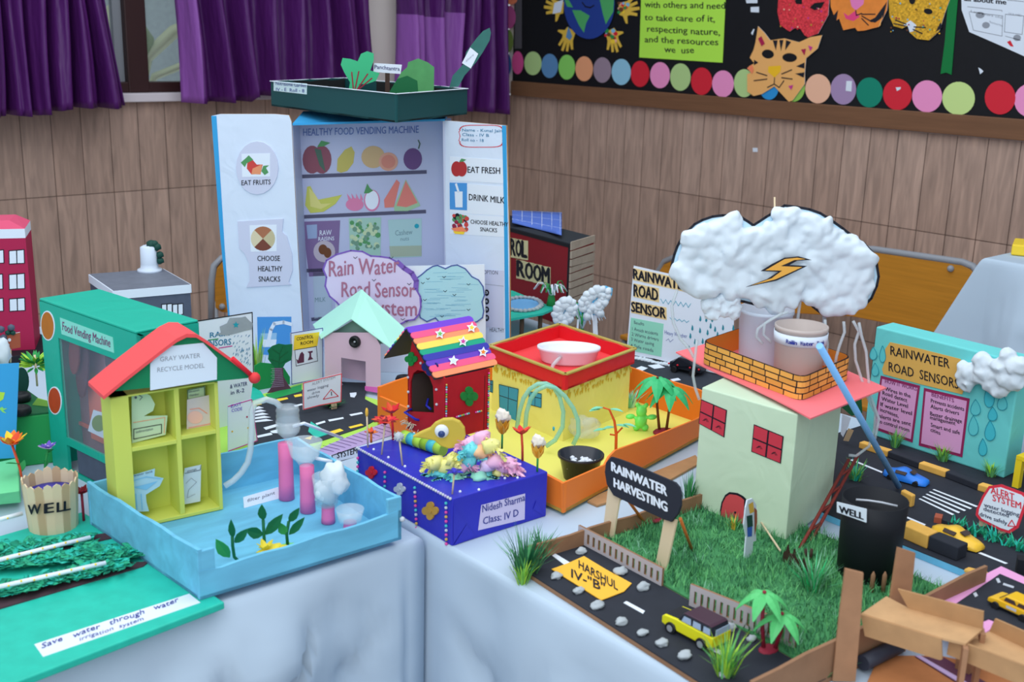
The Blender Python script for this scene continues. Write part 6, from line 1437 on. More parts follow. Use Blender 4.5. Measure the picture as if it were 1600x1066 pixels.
for j, (pts, lb) in enumerate(((((245, 850), (262, 740), (290, 650), (330, 590), (385, 555), (440, 552), (490, 575), (530, 640), (555, 740), (550, 840), (500, 930), (440, 970)), 'aqua plastic hose looping in front of the yellow house, inner coil'), (((300, 860), (310, 740), (335, 650), (380, 590), (440, 562), (500, 575), (565, 630), (620, 710), (652, 790), (655, 880), (620, 950)), 'aqua plastic hose looping in front of the yellow house, outer coil'))):
    b = B(); b.tube([hp_.at(kq(*p), .006*j) for p in pts], .0045, 'aquahose', 10); b.build('aqua_hose', None, lb, 'hose', 'coils of aqua hose')
cp_ = P(*kq(690, 915), iz2); cu_ = thing('plastic_cup', 'crumpled clear plastic cup behind the black pot', 'cup', cp_); b = B(); b.ball(cp_+V((0, 0, .024)), (.034, .03, .024), 'clear2', 3, .4, 2.2, 4); b.build('body', cu_)
b = B(); q = P(*kq(530, 900), iz2); b.ball(q+V((0, 0, .02)), (.02, .008, .01), 'skyblue', 2, .3, 2); b.build('blue_wrapper', None, 'crumpled blue plastic scrap among the hoses', 'wrapper')
# black pot with white pebbles
pc_ = P(*kp(560, 560), iz2); pr_ = sc(pc_, 36); ph_ = zt(pc_-f2*pr_*.8, 748-0)-iz2; ptop = zt(pc_, 709)-iz2
po_ = thing('black_pot', 'round black plastic pot at the corner of the orange tray', 'pot', pc_); b = B(); b.lathe(pc_, [(0, 0), (pr_*.7, 0), (pr_*.92, ptop*.9), (pr_, ptop*.9), (pr_, ptop), (pr_*.94, ptop), (pr_*.66, .004), (0, .004)], 'gloss', 36); b.build('pot', po_)
b = B(); rnd = random.Random(2)
for i in range(60): a = rnd.uniform(0, 6.28); r_ = pr_*.72*math.sqrt(rnd.random()); b.ball(pc_+V((r_*math.cos(a), r_*math.sin(a), ptop*.52+rnd.uniform(0, .012)*(1-r_/pr_))), rnd.uniform(.0035, .006), 'pebble', 1, .2, 2, i)
b.build('pebbles', None, 'heap of white pebbles in the black pot', 'pebbles', kind='stuff')
# toys in the tray
jp = P(*kp(980, 235), iz2); js = sc(jp, 1/4.442); jl = thing('jelly_toy', 'translucent green jelly animal toy in the orange tray', 'toy', jp)
b = B()
for x, z, r_, ry in ((0, 70, 52, 52), (0, 140, 46, 44), (-30, 185, 20, 18), (30, 185, 20, 18), (-75, 100, 40, 18), (75, 100, 42, 18), (-28, 22, 30, 24), (32, 22, 30, 24)): b.ball(jp+r2*x*js+V((0, 0, z*js)), (r_*js, r_*js*.7, ry*js), 'jelly', 2)
o = b.build('body', jl); rm = o.modifiers.new('melt', 'REMESH'); rm.mode = 'VOXEL'; rm.voxel_size = .0022; rm.use_smooth_shade = True
def palm(label, base_pt, trunks, fr_n, L, mt_t='brown', mt_l='palmleaf', group='toy palm trees', basemt='maroon', basesz=(.026, .018, .006)):
    o = thing('toy_palm', label, 'palm tree', base_pt, group); bb = B(); bb.ball(V(base_pt)+V((0, 0, basesz[2]*.4)), basesz, basemt, 2); bb.build('base_island', o)
    for top, off in trunks:
        s0 = V(base_pt)+V(off)+V((0, 0, basesz[2]*.6)); mid = s0.lerp(top, .5)+(V(off)*.35); bb = B(); bb.tube([s0, mid, top], [.003, .0026, .0022], mt_t, 8); tr2 = bb.build('trunk', o)
        for i in range(fr_n):
            a = i*2*PI/fr_n+.3; d = V((math.cos(a), math.sin(a), .45)); bb = B(); n_ = 6; vs = []; x = V((-d.y, d.x, 0)).normalized()
            for j in range(n_+1): t = j/n_; c = top+d*L*t-V((0, 0, L*1.15*t*t)); k = .24*L*math.sin(PI*(t*.85+.12)); vs += [c-x*k-V((0, 0, k*.4)), c, c+x*k-V((0, 0, k*.4))]
            bb.add(vs, [(j*3+q, j*3+q+1, j*3+q+4, j*3+q+3) for j in range(n_) for q in (0, 1)], mt_l); f_ = bb.build('frond', tr2); md = f_.modifiers.new('thickness', 'SOLIDIFY'); md.thickness = .0008
        bb = B(); bb.ball(top+V((0, 0, .002)), .003, mt_t, 1); bb.build('bud', tr2)
    return o
pb_ = P(*kq(1220, 880), iz2); pp = Pl(pb_, r2, (0, 0, 1))
palm('twin toy palm at the orange tray wall with green fronds and brown trunks', pb_, [(pp.at(kq(1182, 520), .0), -r2*.008), (pp.at(kq(1265, 575), .004), r2*.006)], 7, .05)
pb_ = P(*kp(810, 372), iz2); o = thing('toy_tree', 'small toy tree with rust trunk and flat aqua leaves by the black pot', 'tree', pb_); pp = Pl(pb_, r2, (0, 0, 1))
b = B(); b.tube([pp.at(kp(810, 372)), pp.at(kp(812, 260)), pp.at(kp(800, 170)), pp.at(kp(765, 90)), pp.at(kp(720, 75))], [.003, .003, .0025, .002, .0015], 'rusttrunk', 7); b.tube([pp.at(kp(812, 260)), pp.at(kp(855, 215))], .0018, 'rusttrunk', 6); b.tube([pp.at(kp(812, 268)), pp.at(kp(768, 262))], .0018, 'rusttrunk', 6); b.build('trunk', o)
for x, y, dx in ((720, 75, -1), (770, 85, 1), (860, 190, 1), (810, 195, 1.3), (740, 225, -1.2), (700, 85, -.6), (800, 210, -1)): b = B(); b.leaf(pp.at(kp(x, y)), r2*dx-f2*.4+V((0, 0, .1)), (0, 0, 1), .026, .012, 'aqualeaf', .001, .004); b.build('leaf', o)
c = P(*kp(915, 90), iz2); clump('spiky_plant', 'spiky aqua toy plant behind the green jelly toy', 'plant', c+f2*.02, .05, .03, 24, ['aqualeaf', 'mint'], 3, .007)
# ================================================================ control room carton, pond board and clouds behind
CR = Boxp((700, 342), (886, 512), (928, 372), 383, TZ, True)
Lq = CR.N - (CR.N-P(797, 357.5, CR.z1)*V((1, 1, 0))-V((0, 0, CR.N.z)))*V((1, 1, 0))*2.0; Lq.z = TZ
lo = [Lq, CR.N, CR.R, Lq+CR.R-CR.N]; up = V((0, 0, CR.h))
cr_ = thing('control_room_carton', 'red and black control room carton with corrugated card side', 'model box', CR.N)
b = B(); b.prism(lo, [p+up for p in lo], 'darkredpaper'); b.build('body', cr_); b = B(); b.prism([p+up for p in lo], [p+up+V((0, 0, .004)) for p in lo], 'blacktop'); b.build('top', cr_, 'black top')
cpl = card(Lq, CR.N); W2 = (CR.N-Lq).length
b = B(); b.line(cpl, [(W2-.004, .0), (W2-.004, CR.h-.004), (0, CR.h-.004)], .009, 'black', .001, raw=True); b.build('edging', cr_, 'black edging')
cpr = card(CR.N, CR.R); W3 = (CR.R-CR.N).length; b = B(); rnd = random.Random(3); zz = 0
while zz < CR.h-.01:
    hh = rnd.uniform(.018, .03); b.slab(cpr, [(0, zz), (W3, zz+rnd.uniform(-.004, .004)), (W3, zz+hh-.003), (0, zz+hh-.003)], 'kraft', .0, rnd.uniform(.002, .006), raw=True); zz += hh
b.build('card_strips', cr_, 'rough corrugated card strips')
b = B()
for t, a, c, h in (('CONTROL', (640, 108), (945, 165), 25), ('ROOM', (866, 300), (1118, 362), 24)):
    n_ = len(t)
    for i, ch_ in enumerate(t):
        x0, y0 = a[0]+(c[0]-a[0])*i/n_, a[1]+(c[1]-a[1])*i/n_; x1, y1 = a[0]+(c[0]-a[0])*(i+.86)/n_, a[1]+(c[1]-a[1])*(i+.86)/n_
        b.slab(cpl, ko((x0-8, y0+14), (x1+8, y1+14), (x1+8, y1-h*4.845-12), (x0-8, y0-h*4.845-12)), 'lettercream', .0006, .0006); b.text(cpl, ch_, ko(x0, y0), ko(x1, y1), h, 'ink', .0018, .05)
b.build('lettering', cr_, 'black letters on cream paper')
s4 = [P(*kr(*p), CR.z1+z) for p, z in (((960, 850), .006), ((1350, 870), .006), ((1345, 785), .03), ((970, 770), .03))]
sp = thing('solar_sheet', 'curled blue paper solar panel with white grid on the control room carton', 'solar panel', s4[0]); b = B(); n_ = 8; g = []
SB = Pl(P(*kr(1160, 900), CR.z1)+f2*.02, r2, V((0, 0, 1))); ul = SB.uv(kr(960, 775))[0]; ur = SB.uv(kr(1345, 790))[0]
def sol(i, j, l=0):
    x = i; y = j; px_, py_ = 970+375*x, (772+15*x)*(1-y)+(865+95*x)*y; q_ = P(*kr(px_, py_), CR.z1+.006+.012*math.sin(PI*y)*(1-.4*x)+.01*(x-.5)**2*4); q_.z += l; return q_
for i in range(9): g += [sol(i/8, j/6) for j in range(7)]
b.add(g, [(i*7+j, i*7+j+1, i*7+j+8, i*7+j+7) for i in range(8) for j in range(6)], 'solarblue', True); o = b.build('sheet', sp); o.modifiers.new('thickness', 'SOLIDIFY').thickness = .0015
b = B(); [b.tube([sol(i/24, y, .001) for i in range(25)], .0009, 'white', 4) for y in (.02, .35, .7)]; [b.tube([sol(x, j/12, .001) for j in range(13)], .0009, 'white', 4) for x in (.2, .4, .6, .8, .97)]; b.build('grid_lines', sp)
# pond board
pz = TZ+.075; pdp = ground(pz); pdb = thing('pond_board', 'green card board with blue pond beside the control room carton', 'board', P(850, 490, pz))
b = B(); b.slab(pdp, ko((640, 400), (830, 408), (1140, 535), (1130, 548), (1060, 578), (810, 622), (640, 640)), 'emerald', -.006, .006); b.build('board', pdb)
b = B(); cc3 = ko(905, 520); b.disc(pdp, cc3, (27, 9.5), 'pondblue', .0005, .001, 30); b.build('pond', pdb, 'blue pond')
for i in range(26):
    a = 2*PI*i/26; q = pdp.at((cc3[0]+29*math.cos(a), cc3[1]+10.5*math.sin(a)), .004); bb = B(); bb.ball(q, (.009, .009, .006), 'stone', 1, .3, 2, i); bb.build('rim_stone', pdb)
for p in ko((700, 600), (1040, 555), (900, 590)): bb = B(); q = pdp.at(p, -.006); bb.tube([q, V((q.x, q.y, TZ))], .006, 'fencebrown', 8); bb.build('support_post', pdb)
c = P(*ko(1120, 520), pz); spk = thing('spider_plant', 'spiky green and white paper plant on the pond board', 'plant', c); b = B(); b.lathe(c, [(0, 0), (.014, 0), (.008, .03), (0, .034)], 'leaf', 14); b.build('cone', spk)
def strip_leaves(par, c, n_, h, r_, seed, wd=.004):
    rnd = random.Random(seed)
    for i in range(n_):
        a = rnd.uniform(0, 6.28); d = V((math.cos(a), math.sin(a), 0)); k_ = rnd.uniform(.6, 1); pts = [c+d*r_*k_*t+V((0, 0, h*k_*(math.sin(t*2.5)))) for t in (0, .25, .5, .75, 1)]; x = V((-d.y, d.x, 0))*wd/2; vs = []
        for p in pts: vs += [p-x, p+x]
        bb = B(); bb.add(vs, [(2*j, 2*j+1, 2*j+3, 2*j+2) for j in range(4)], 'white' if i % 3 else 'leaf', True); o_ = bb.build('leaf', par); o_.modifiers.new('thickness', 'SOLIDIFY').thickness = .0006
strip_leaves(spk, c+V((0, 0, .016)), 26, .055, .055, 3)
c = P(908, 548); sp2 = thing('spider_plant', 'spiky green and white paper plant below the cotton cloud sign', 'plant', c, 'spiky paper plants'); spk['group'] = 'spiky paper plants'; b = B(); zc_ = zt(c, 510); b.lathe(c, [(0, 0), (.012, 0), (.006, zc_-TZ-.01), (0, zc_-TZ)], 'leaf', 12); b.build('cone', sp2); strip_leaves(sp2, V((c.x, c.y, zc_-.01)), 30, .07, .07, 5)
# cotton cloud cut-outs on sticks
q = P(934, 556); cpl2 = Pl(q, r2, (0, 0, 1)); cs = thing('cloud_sign', 'pair of small blue edged cotton clouds on a white stick behind the yellow house', 'cloud sign', q)
b = B(); b.slab(cpl2, [(925.5, 490), (932.5, 489), (936, 556), (928, 556)], 'white', -.003, .003); b.build('stick', cs)
for nm, c_, R_, ol2 in ((0, (883, 488), 19, ko((1140, 650), (1132, 600), (1150, 540), (1170, 500), (1215, 465), (1265, 460), (1300, 480), (1320, 530), (1310, 580), (1270, 640), (1220, 680), (1170, 680))), (1, (930, 470), 22, ko((1330, 560), (1320, 510), (1350, 470), (1370, 425), (1430, 400), (1470, 375), (1530, 370), (1585, 390), (1580, 440), (1550, 500), (1510, 545), (1500, 610), (1470, 590), (1400, 590), (1370, 640)))):
    b = B(); b.slab(cpl2, ol2, 'cloudedge', .0, .003); o = b.build('card', cs, 'blue cloud card'); b = B(); rnd = random.Random(nm)
    cx = sum(p[0] for p in ol2)/len(ol2); cy = sum(p[1] for p in ol2)/len(ol2)
    for p in ol2: 
        for k_ in (.45, .75): b.ball(cpl2.at((cx+(p[0]-cx)*k_, cy+(p[1]-cy)*k_-1), .004), rnd.uniform(.009, .013), 'cotton', 2, .35, 2.5, rnd.random()*9)
    b.build('cotton_wool', o)
b = B(); b.slab(cpl2, [(902, 500), (905, 500), (901, 556), (898, 556)], 'white', -.006, .003); b.build('stick', cs)
# ================================================================ rainwater road sensor poster and its road board
kz = K(940, 390, 4.845)
rz2 = TZ+.004; b = B(); rb3 = [P(*p, TZ) for p in ((948, 600), (1005, 640), (1135, 640), (1200, 585), (1160, 572), (962, 546))]
rq = [P(950, 552, TZ), P(1000, 660, TZ)]
pA, pB = P(979, 556, rz2), P(1060, 573, rz2); pu = (pB-pA).normalized(); pn = V((pu.y, -pu.x, 0)); pn = pn if pn.dot(V((FW.x, FW.y, 0))) < 0 else -pn
rbq = [pA-pu*.06-pn*.03, pA+pu*.5-pn*.03, pA+pu*.5+pn*.19, pA-pu*.06+pn*.19]; rbd = thing('road_board', 'flat black road board below the rainwater road sensor poster', 'board', pA)
b.prism([V((p.x, p.y, TZ+.0005)) for p in rbq], [V((p.x, p.y, rz2)) for p in rbq], 'road'); b.build('board', rbd)
RG = ground(rz2); b = B(); b.slab(RG, kz((230, 915), (300, 885), (350, 900), (280, 935)), 'paper', .0003, .0006); b.slab(RG, kz((350, 880), (430, 870), (480, 895), (400, 905)), 'paper', .0003, .0006); b.slab(RG, kz((520, 985), (580, 975), (600, 990), (540, 1000)), 'paper', .0003, .0006); b.slab(RG, kz((190, 950), (310, 985), (300, 1010), (200, 985)), 'navy', .0003, .001); [b.line(RG, kz((205+i*22, 955), (215+i*22, 985), (228+i*20, 962)), .002, ('paper', 'yellow')[i % 2], .0016) for i in range(4)]; b.build('road_marking', rbd)
def d5(bb, pp, l):
    for t, a, c, h in (('RAINWATER', (245, 222), (660, 318), 15), ('ROAD', (248, 350), (430, 390), 17.5), ('SENSOR', (230, 470), (488, 524), 15)):
        dx, dy = c[0]-a[0], c[1]-a[1]; hh = h*4.845; bb.slab(pp, kz((a[0]-4, a[1]+8), (c[0]+8, c[1]+10), (c[0]+6, c[1]-hh-12), (a[0]-2, a[1]-hh-10)), 'letterstrip', 0.0016, .0005); bb.text(pp, t, kz(*a), kz(*c), h, 'ink', l+.001, .04, .03)
    bb.slab(pp, kz((225, 515), (472, 562), (455, 812), (203, 760)), 'mintnote', .0016, .0004)
    for t, a, c in (('Benefits', (250, 562), (325, 577)), ('1 Avoids accidents', (235, 610), (430, 650)), ('2 Warns drivers', (232, 650), (435, 692)), ('3 Water saving', (228, 690), (400, 728)), ('4 Safe roads', (222, 735), (395, 775))): bb.text(pp, t, kz(*a), kz(*c), 5, 'slate', l+.0006, 0, .06)
    bb.text(pp, 'Heavy Weather', kz(480, 640), kz(650, 672), 6, 'inkblue2', l, 0, .06); bb.line(pp, kz((490, 690), (510, 675), (520, 700), (545, 680)), .001, 'inkblue2', l)
    bb.line(pp, kz(*[(450+i*19, 385+8*(i % 2)*4-12+i*3) for i in range(13)]), .0016, 'tealpale', l); bb.line(pp, kz(*[(520+i*18, 515+8*(i % 2)*2+i*3) for i in range(9)]), .0016, 'tealpale', l)
    for x, y in ((750, 520), (795, 525), (840, 525), (828, 575), (862, 600), (922, 588), (690, 590), (748, 610), (805, 625), (675, 650), (710, 695), (768, 690), (665, 745), (735, 750), (700, 760), (1000, 590), (880, 640)): bb.flat(pp, kz((x-9, y+14), (x-2, y-22), (x+6, y-8), (x+8, y+14), (x, y+26)), 'droptealdk', l)
sheet('white rainwater road sensor poster standing below the big cotton cloud', pA, pB, 4, kz((245, 122), (540, 190), (720, 232), (1010, 294), (990, 965), (560, 868), (480, 845), (400, 825), (330, 815), (250, 800), (190, 790)), d5)
b = B(); pp = card(pA, pB, 4); [b.ball(pp.at(kz(x, 805+(x-190)*.215+4*math.sin(x)), .006), (.009, .006, .006), 'cotton', 2, .4, 3, x) for x in range(195, 700, 26)]; b.build('cotton_trim', None, 'fluffy cotton strip along the foot of the rainwater road sensor poster', 'cotton')
cc4 = P(*kz(650, 930), rz2); tcar = thing('toy_car', 'small black toy car with red lamps below the rainwater road sensor poster', 'toy car', cc4, 'toy cars')
def car_body(o, c, ax, L, W, H, prof, mt, roofmt, glassmt, wheelr, wheelmt='rubber', roof=(.18, .82), hubs='steel'):
    ax = V(ax).normalized(); sd = V((-ax.y, ax.x, 0)); c = V(c); bb = B()
    def pt(x, y, z): return c+ax*(x-.5)*L+sd*y*W+V((0, 0, z*H))
    # lower body from a side profile, narrowed at the ends
    n_ = len(prof); l_ = [pt(x, -.5*(1-.25*abs(2*x-1)**3), z) for x, z in prof]; r_ = [pt(x, .5*(1-.25*abs(2*x-1)**3), z) for x, z in prof]
    bb.prism(l_, r_, mt); bb.build('body', o, bev=min(.0025, H*.08))
    return pt
pt = car_body(tcar, cc4, pu, .085, .045, .04, [(0, .2), (1, .2), (1, .5), (.95, .62), (.78, .7), (.66, 1), (.3, 1), (.14, .68), (0, .6)], 'gloss', 'gloss', 'glass', .008)
b = B(); [b.ball(pt(x, -.5, .5), .003, 'red', 1) for x in (.02, .3, .7, .98)]; b.build('lamp', tcar, 'red lamps')
for x in (.2, .8):
    for y in (-.5, .5):
        b = B(); q = pt(x, y, .2); b.tube([q-V((-pu.y, pu.x, 0))*.004, q+V((-pu.y, pu.x, 0))*.004], .008, 'rubber', 14); b.build('wheel', tcar)
# ================================================================ rainwater harvesting model
ky = K(780, 790, 5.075); kx = K(1000, 860, 5.173); ks = K(930, 700, 5.328); kc = K(1030, 300, 4.1); kt = K(1040, 480, 4.1); kd = K(1040, 680, 4.442)
k8 = K(1300, 480, 4.44); k9 = K(1300, 640, 4.44)
hz = TZ+.007; HG = ground(hz)
hA = P(806, 884, hz); he = (P(1090, 1066, hz)-hA).normalized(); hB = P(1172, 1118, hz); hB = hA+he*(hB-hA).dot(he); hC = P(1498, 930, hz); hv = V((-he.y, he.x, 0)); hv = hv if hv.dot(hC-hB) > 0 else -hv
hW = (hC-hB).dot(hv); hD = hA+hv*hW; hC = hB+hv*hW; hq = [hA, hB, hC, hD]
hm = thing('harvesting_board', 'cardboard base board of the rainwater harvesting model with black road edge', 'board', V((hA.x, hA.y, TZ)))
b = B(); b.prism([p-V((0, 0, .0065)) for p in hq], hq, 'cardside'); b.build('board', hm)
cen = (hA+hC)/2; wh_ = .027
wall(hD-hv*.05, hA+hv*.02, wh_*1.1, wh_, hm, 'cardside', 'side_wall', .005); wall(hB, hC, .046, zt(hC, 884)-hz, hm, 'cardside', 'side_wall', .005)
def at_line(px, py): return P(px, py, hz)
in0, in1 = P(*ky(590, 318), hz), P(*kx(1250, 810), hz); rw = ((in0-hA).dot(hv)+(in1-hA).dot(hv))/2
b = B(); q = [hA+he*.0, hB, hB+hv*rw, hA+hv*rw]; b.prism([p+V((0, 0, .0003)) for p in q], [p+V((0, 0, .002)) for p in q], 'roadblk'); b.build('road', hm, 'black paper road')
rz3 = hz+.002; RG3 = ground(rz3); b = B()
for q in (((420, 400), (445, 385), (560, 455), (525, 480)), ((985, 775), (1010, 762), (1155, 840), (1140, 862))): b.slab(RG3, ky(*q), 'white', .0002, .0006)
b.slab(RG3, kx((540, 795), (575, 775), (745, 860), (715, 878)), 'white', .0002, .0006); b.build('lane_dash', hm, 'white lane dashes')
rnd = random.Random(21); b = B(); q = [hA+hv*(rw+.003), hB+hv*(rw+.003), hB+hv*(hW-.006), hA+hv*(hW-.006)]; b.prism([p+V((0, 0, .0003)) for p in q], [p+V((0, 0, .003)) for p in q], 'grassmat')
for i in range(9000):
    s_, t_ = rnd.random(), rnd.random(); p = hA+he*((hB-hA).length*s_)+hv*(rw+.004+(hW-rw-.008)*t_); a = rnd.gauss(0, 1); d = V((math.cos(a*2.2+1), math.sin(a*2.2+1), 0)); n1 = noise.noise(p*22)
    b.blade(p, d, rnd.uniform(.008, .02)*(1+.5*n1), .0017, rnd.uniform(.004, .016), ('grassb', 'grassc', 'grassdk', 'grassb', 'grasspale')[int(2.5+2.4*noise.noise(p*30+V((3, 3, 3)))+rnd.uniform(-.9, .9)) % 5])
b.build('grass', None, 'green artificial grass mat on the rainwater harvesting model', 'grass', kind='stuff')
# stones along the road
STN = [(ky(650, 375), 9), (ky(960, 540), 11), (ky(1145, 660), 11), (ky(455, 575), 9), (ky(630, 690), 9), (ky(785, 805), 11), (ky(970, 935), 10), (ky(1135, 1022), 9), (kx(175, 765), 10), (kx(360, 868), 11), (kx(720, 640), 11), (kx(900, 728), 8), (kx(680, 1015), 8)]
SLB = ['pale stone behind the yellow name note at the fence foot', 'pale flat stone at the middle of the first fence', 'grey stone at the end of the first fence', 'pale stone at the front edge by the corner of the yellow name note', 'pale stone at the outer road edge below the yellow name note',
 'white round stone at the outer road edge under the tip of the note', 'white stone at the outer road edge between note and toy jeep', 'grey stone at the outer road edge just before the toy jeep', 'pale stone at the outer road edge beside the front wheel of the toy jeep',
 'mottled stone at the outer road edge beside the rear of the toy jeep', 'pale stone on the inner road edge behind the toy jeep', 'small white stone at the foot of the second fence', 'pale stone among the grass tuft at the near road end']
for i, (p, r) in enumerate(STN):
    q = P(*p, rz3); s_ = sc(q, r); b = B(); b.ball(q+V((0, 0, s_*.35)), (s_*1.1, s_*.8, s_*.55), 'stone', 3, .35, 1.3, i*3.1); b.build('road_stone', None, SLB[i], 'stone', 'pale stones along the model road')
# name note
nt = thing('name_note', 'yellow handwritten name note lying on the black road', 'note', P(*ky(700, 600), rz3)); b = B(); b.slab(RG3, ky((415, 515), (540, 470), (672, 412), (850, 520), (1050, 628), (1030, 650), (990, 692), (880, 735), (808, 762), (600, 630)), 'noteyellow', .0012, .0012); b.build('paper', nt)
b = B(); b.text(RG3, 'HARSHUL', ky(630, 510), ky(940, 690), 12, 'ink', .0032, .014); b.text(RG3, 'IV-"B"', ky(572, 585), ky(840, 705), 13, 'ink', .0032, .014); b.build('lettering', nt)
# fences with cut slots
def fence(label, TL, TRr_, BL, BR, n, y0=.22, y1=.76):
    A_, B_ = P(*BL, hz), P(*BR, hz); pl = card(A_, B_); o = thing('paper_fence', label, 'fence', A_, 'slotted card fences'); W = (B_-A_).length; Hf = (zt(A_, TL[1])+zt(B_, TRr_[1]))/2-hz; bb = B()
    sl_ = W/(n+.6)
    def r_(x0, z0, x1, z1): bb.slab(pl, [(x0, z0), (x1, z0), (x1, z1), (x0, z1)], 'fencegray', -.002, .004, 'cardside', True)
    r_(0, 0, W, Hf*y0); r_(0, Hf*y1, W, Hf); bb.build('rail', o)
    for i in range(n+1):
        bb = B(); x0 = 0 if i == 0 else sl_*(i+.12); x1 = W if i == n else sl_*(i+.72); r_(x0, Hf*y0, x1, Hf*y1); bb.build('slat', o)
fence('grey card fence with slots in front of the rainwater harvesting sign', ky(622, 152), ky(1300, 500), ky(628, 295), ky(1292, 648), 14)
fence('grey card fence with slots in front of the small palm at the near corner', kx(402, 272), kx(1258, 612), kx(400, 452), kx(1252, 805), 15)
# sign
sA, sB = P(*ks(105, 745), hz), P(*ks(545, 1015), hz); spl = card(sA, sB, 6); sg = thing('harvesting_sign', 'black rainwater harvesting sign board on two ice cream stick legs', 'sign', sA)
b = B(); b.slab(spl, ks((125, 300), (108, 200), (118, 120), (160, 72), (215, 88), (300, 118), (690, 285), (725, 325), (738, 375), (737, 480), (715, 545), (660, 612), (600, 592), (390, 495), (180, 392)), 'signblack', .003, .004); b.build('plaque', sg)
b = B(); b.text(spl, 'RAINWATER', ks(168, 190), ks(628, 400), 13.5, 'white', .0078, .05, .02); b.text(spl, 'HARVESTING', ks(188, 322), ks(630, 530), 13.5, 'white', .0078, .05, .02); b.build('lettering', sg)
for q in (ks((112, 320), (215, 372), (150, 752), (62, 735)), ks((580, 580), (682, 600), (588, 1032), (505, 975))): b = B(); b.slab(spl, q, 'stick', -.002, .003); b.build('leg', sg)
for q0, q1 in ((ks(238, 400), ks(425, 642)), (ks(700, 590), ks(812, 868))): b = B(); b.tube([spl.at(q0, -.002), P(*q1, hz)], .0026, 'orangewood', 8); b.build('prop_stick', sg, 'orange wooden prop stick')
rs_ = thing('toy_stand', 'small dark pink plastic stand in the grass behind the harvesting sign', 'toy', P(*ks(500, 640), hz)); b = B(); b.ball(P(*ks(500, 628), hz)+V((0, 0, .006)), (.014, .01, .004), 'maroon2', 2); b.build('foot', rs_); b = B(); b.tube([P(*ks(510, 620), hz), P(*ks(510, 620), hz)+V((0, 0, .03))], .003, 'maroon2', 8); b.build('post', rs_)
# cream house
HB = Boxp((1083, 792), (1227, 846), (1298, 792), 648, hz)
ch_ = thing('cream_house', 'tall pale green paper house with coral roof and red windows on the grass', 'model house', HB.N)
b = B(); HB.solid(b, 'cream'); b.build('walls', ch_, bev=.002)
for q, lb in ((kt((230, 590), (395, 660), (378, 835), (213, 745)), 'red four pane paper window'), (kt((567, 750), (758, 828), (740, 1003), (550, 925)), 'red four pane paper window')):
    b = B(); b.slab(HB.pl, q, 'ink', .0004, .0006); wn = b.build('window', ch_, lb); c_ = [V(p) for p in q]; m_ = sum(c_, V((0, 0)))/4
    b = B(); e_ = [(c_[i]+c_[(i+1) % 4])/2 for i in range(4)]
    for i in range(4): qd = [c_[i], e_[i], m_, e_[i-1]]; cm_ = sum(qd, V((0, 0)))/4; b.slab(HB.pl, [cm_+(p-cm_)*.88 for p in qd], 'windowred', .0012, .0004)
    [b.line(HB.pl, [(cm_.x-4+i, cm_.y), (cm_.x+i, cm_.y-3), (cm_.x+3+i, cm_.y+2)], .001, 'ink', .0018) for cm_ in (m_+(c_[0]-m_)*.5 if 'x' == 'y' else m_+(c_[2]-m_)*.5, m_+(c_[3]-m_)*.5) for i in (0, 2)]; b.build('pane', wn)
dq = kd((375, 600), (378, 530), (390, 465), (415, 415), (445, 395), (500, 402), (535, 420), (560, 442), (556, 560), (545, 690), (450, 660))
b = B(); b.slab(HB.pl, dq, 'ink', .0004, .0006); dr = b.build('door', ch_, 'arched red door'); cd_ = V((sum(p[0] for p in dq)/len(dq), sum(p[1] for p in dq)/len(dq)))
b = B(); b.slab(HB.pl, [cd_+(V(p)-cd_)*.87 for p in dq], 'doorred', .0012, .0004); b.build('door_panel', dr); b = B(); b.ball(HB.pl.at(kd(488, 535), .002), .0022, 'ink', 1); b.build('knob', dr)
zr_ = HB.z1+.003; rL, rN, rR = P(1056, 553, zr_), P(1266, 656, zr_), P(1385, 608, zr_); rF = rL+rR-rN; n_ = 8; g = []
for i in range(n_+1):
    for j in range(n_+1):
        s_, t_ = i/n_, j/n_; p = rN+(rL-rN)*s_+(rR-rN)*t_; p.z += .004*math.sin(s_*7)*(1-t_)*.5+.006*(abs(t_-.5)*2)**3*(.5-abs(s_-.5)); g.append(p)
b = B(); k_ = len(g); b.add(g+[p+V((0, 0, .0025)) for p in g], [(i*9+j, i*9+j+1, i*9+j+10, i*9+j+9) for i in range(8) for j in range(8)] + [(k_+i*9+j, k_+i*9+9+j, k_+i*9+j+10, k_+i*9+j+1) for i in range(8) for j in range(8)] + [(e0, e1, k_+e1, k_+e0) for i in range(8) for e0, e1 in ((i, i+1), (72+i+1, 72+i), ((i+1)*9, i*9), (i*9+8, (i+1)*9+8))], 'coral'); b.build('roof', ch_, 'flat coral paper roof')
# brick parapet
zp_ = zr_+.004; pN, pL, pR = P(1250, 628, zp_), P(1094, 567, zp_), P(1328, 592, zp_); pF = pL+pR-pN; cor_ = [pL, pN, pR, pF]; path = []
for i in range(4):
    a_, c_, d_ = cor_[i-1], cor_[i], cor_[(i+1) % 4]; r_ = .022
    s0, s1 = c_+(a_-c_).normalized()*r_, c_+(d_-c_).normalized()*r_
    for k_ in range(6): t = k_/5; path.append(s0.lerp(c_, t).lerp(c_.lerp(s1, t), t))
path.append(path[0].copy()); pth = zt(pN+(pF-pN)*.05, 585)-zp_
cumul = [0]
for a_, c_ in zip(path, path[1:]): cumul.append(cumul[-1]+(c_-a_).length)
def on(s_):
    s_ %= cumul[-1]
    for i in range(len(path)-1):
        if s_ <= cumul[i+1]: t = (s_-cumul[i])/max(1e-9, cumul[i+1]-cumul[i]); d = (path[i+1]-path[i]).normalized(); return path[i].lerp(path[i+1], t), V((d.y, -d.x, 0))
pcn = (pL+pR)/2
bp_ = thing('brick_parapet', 'low brick patterned paper parapet on the coral roof', 'parapet', pN); b = B(); n_ = 90; vs = []
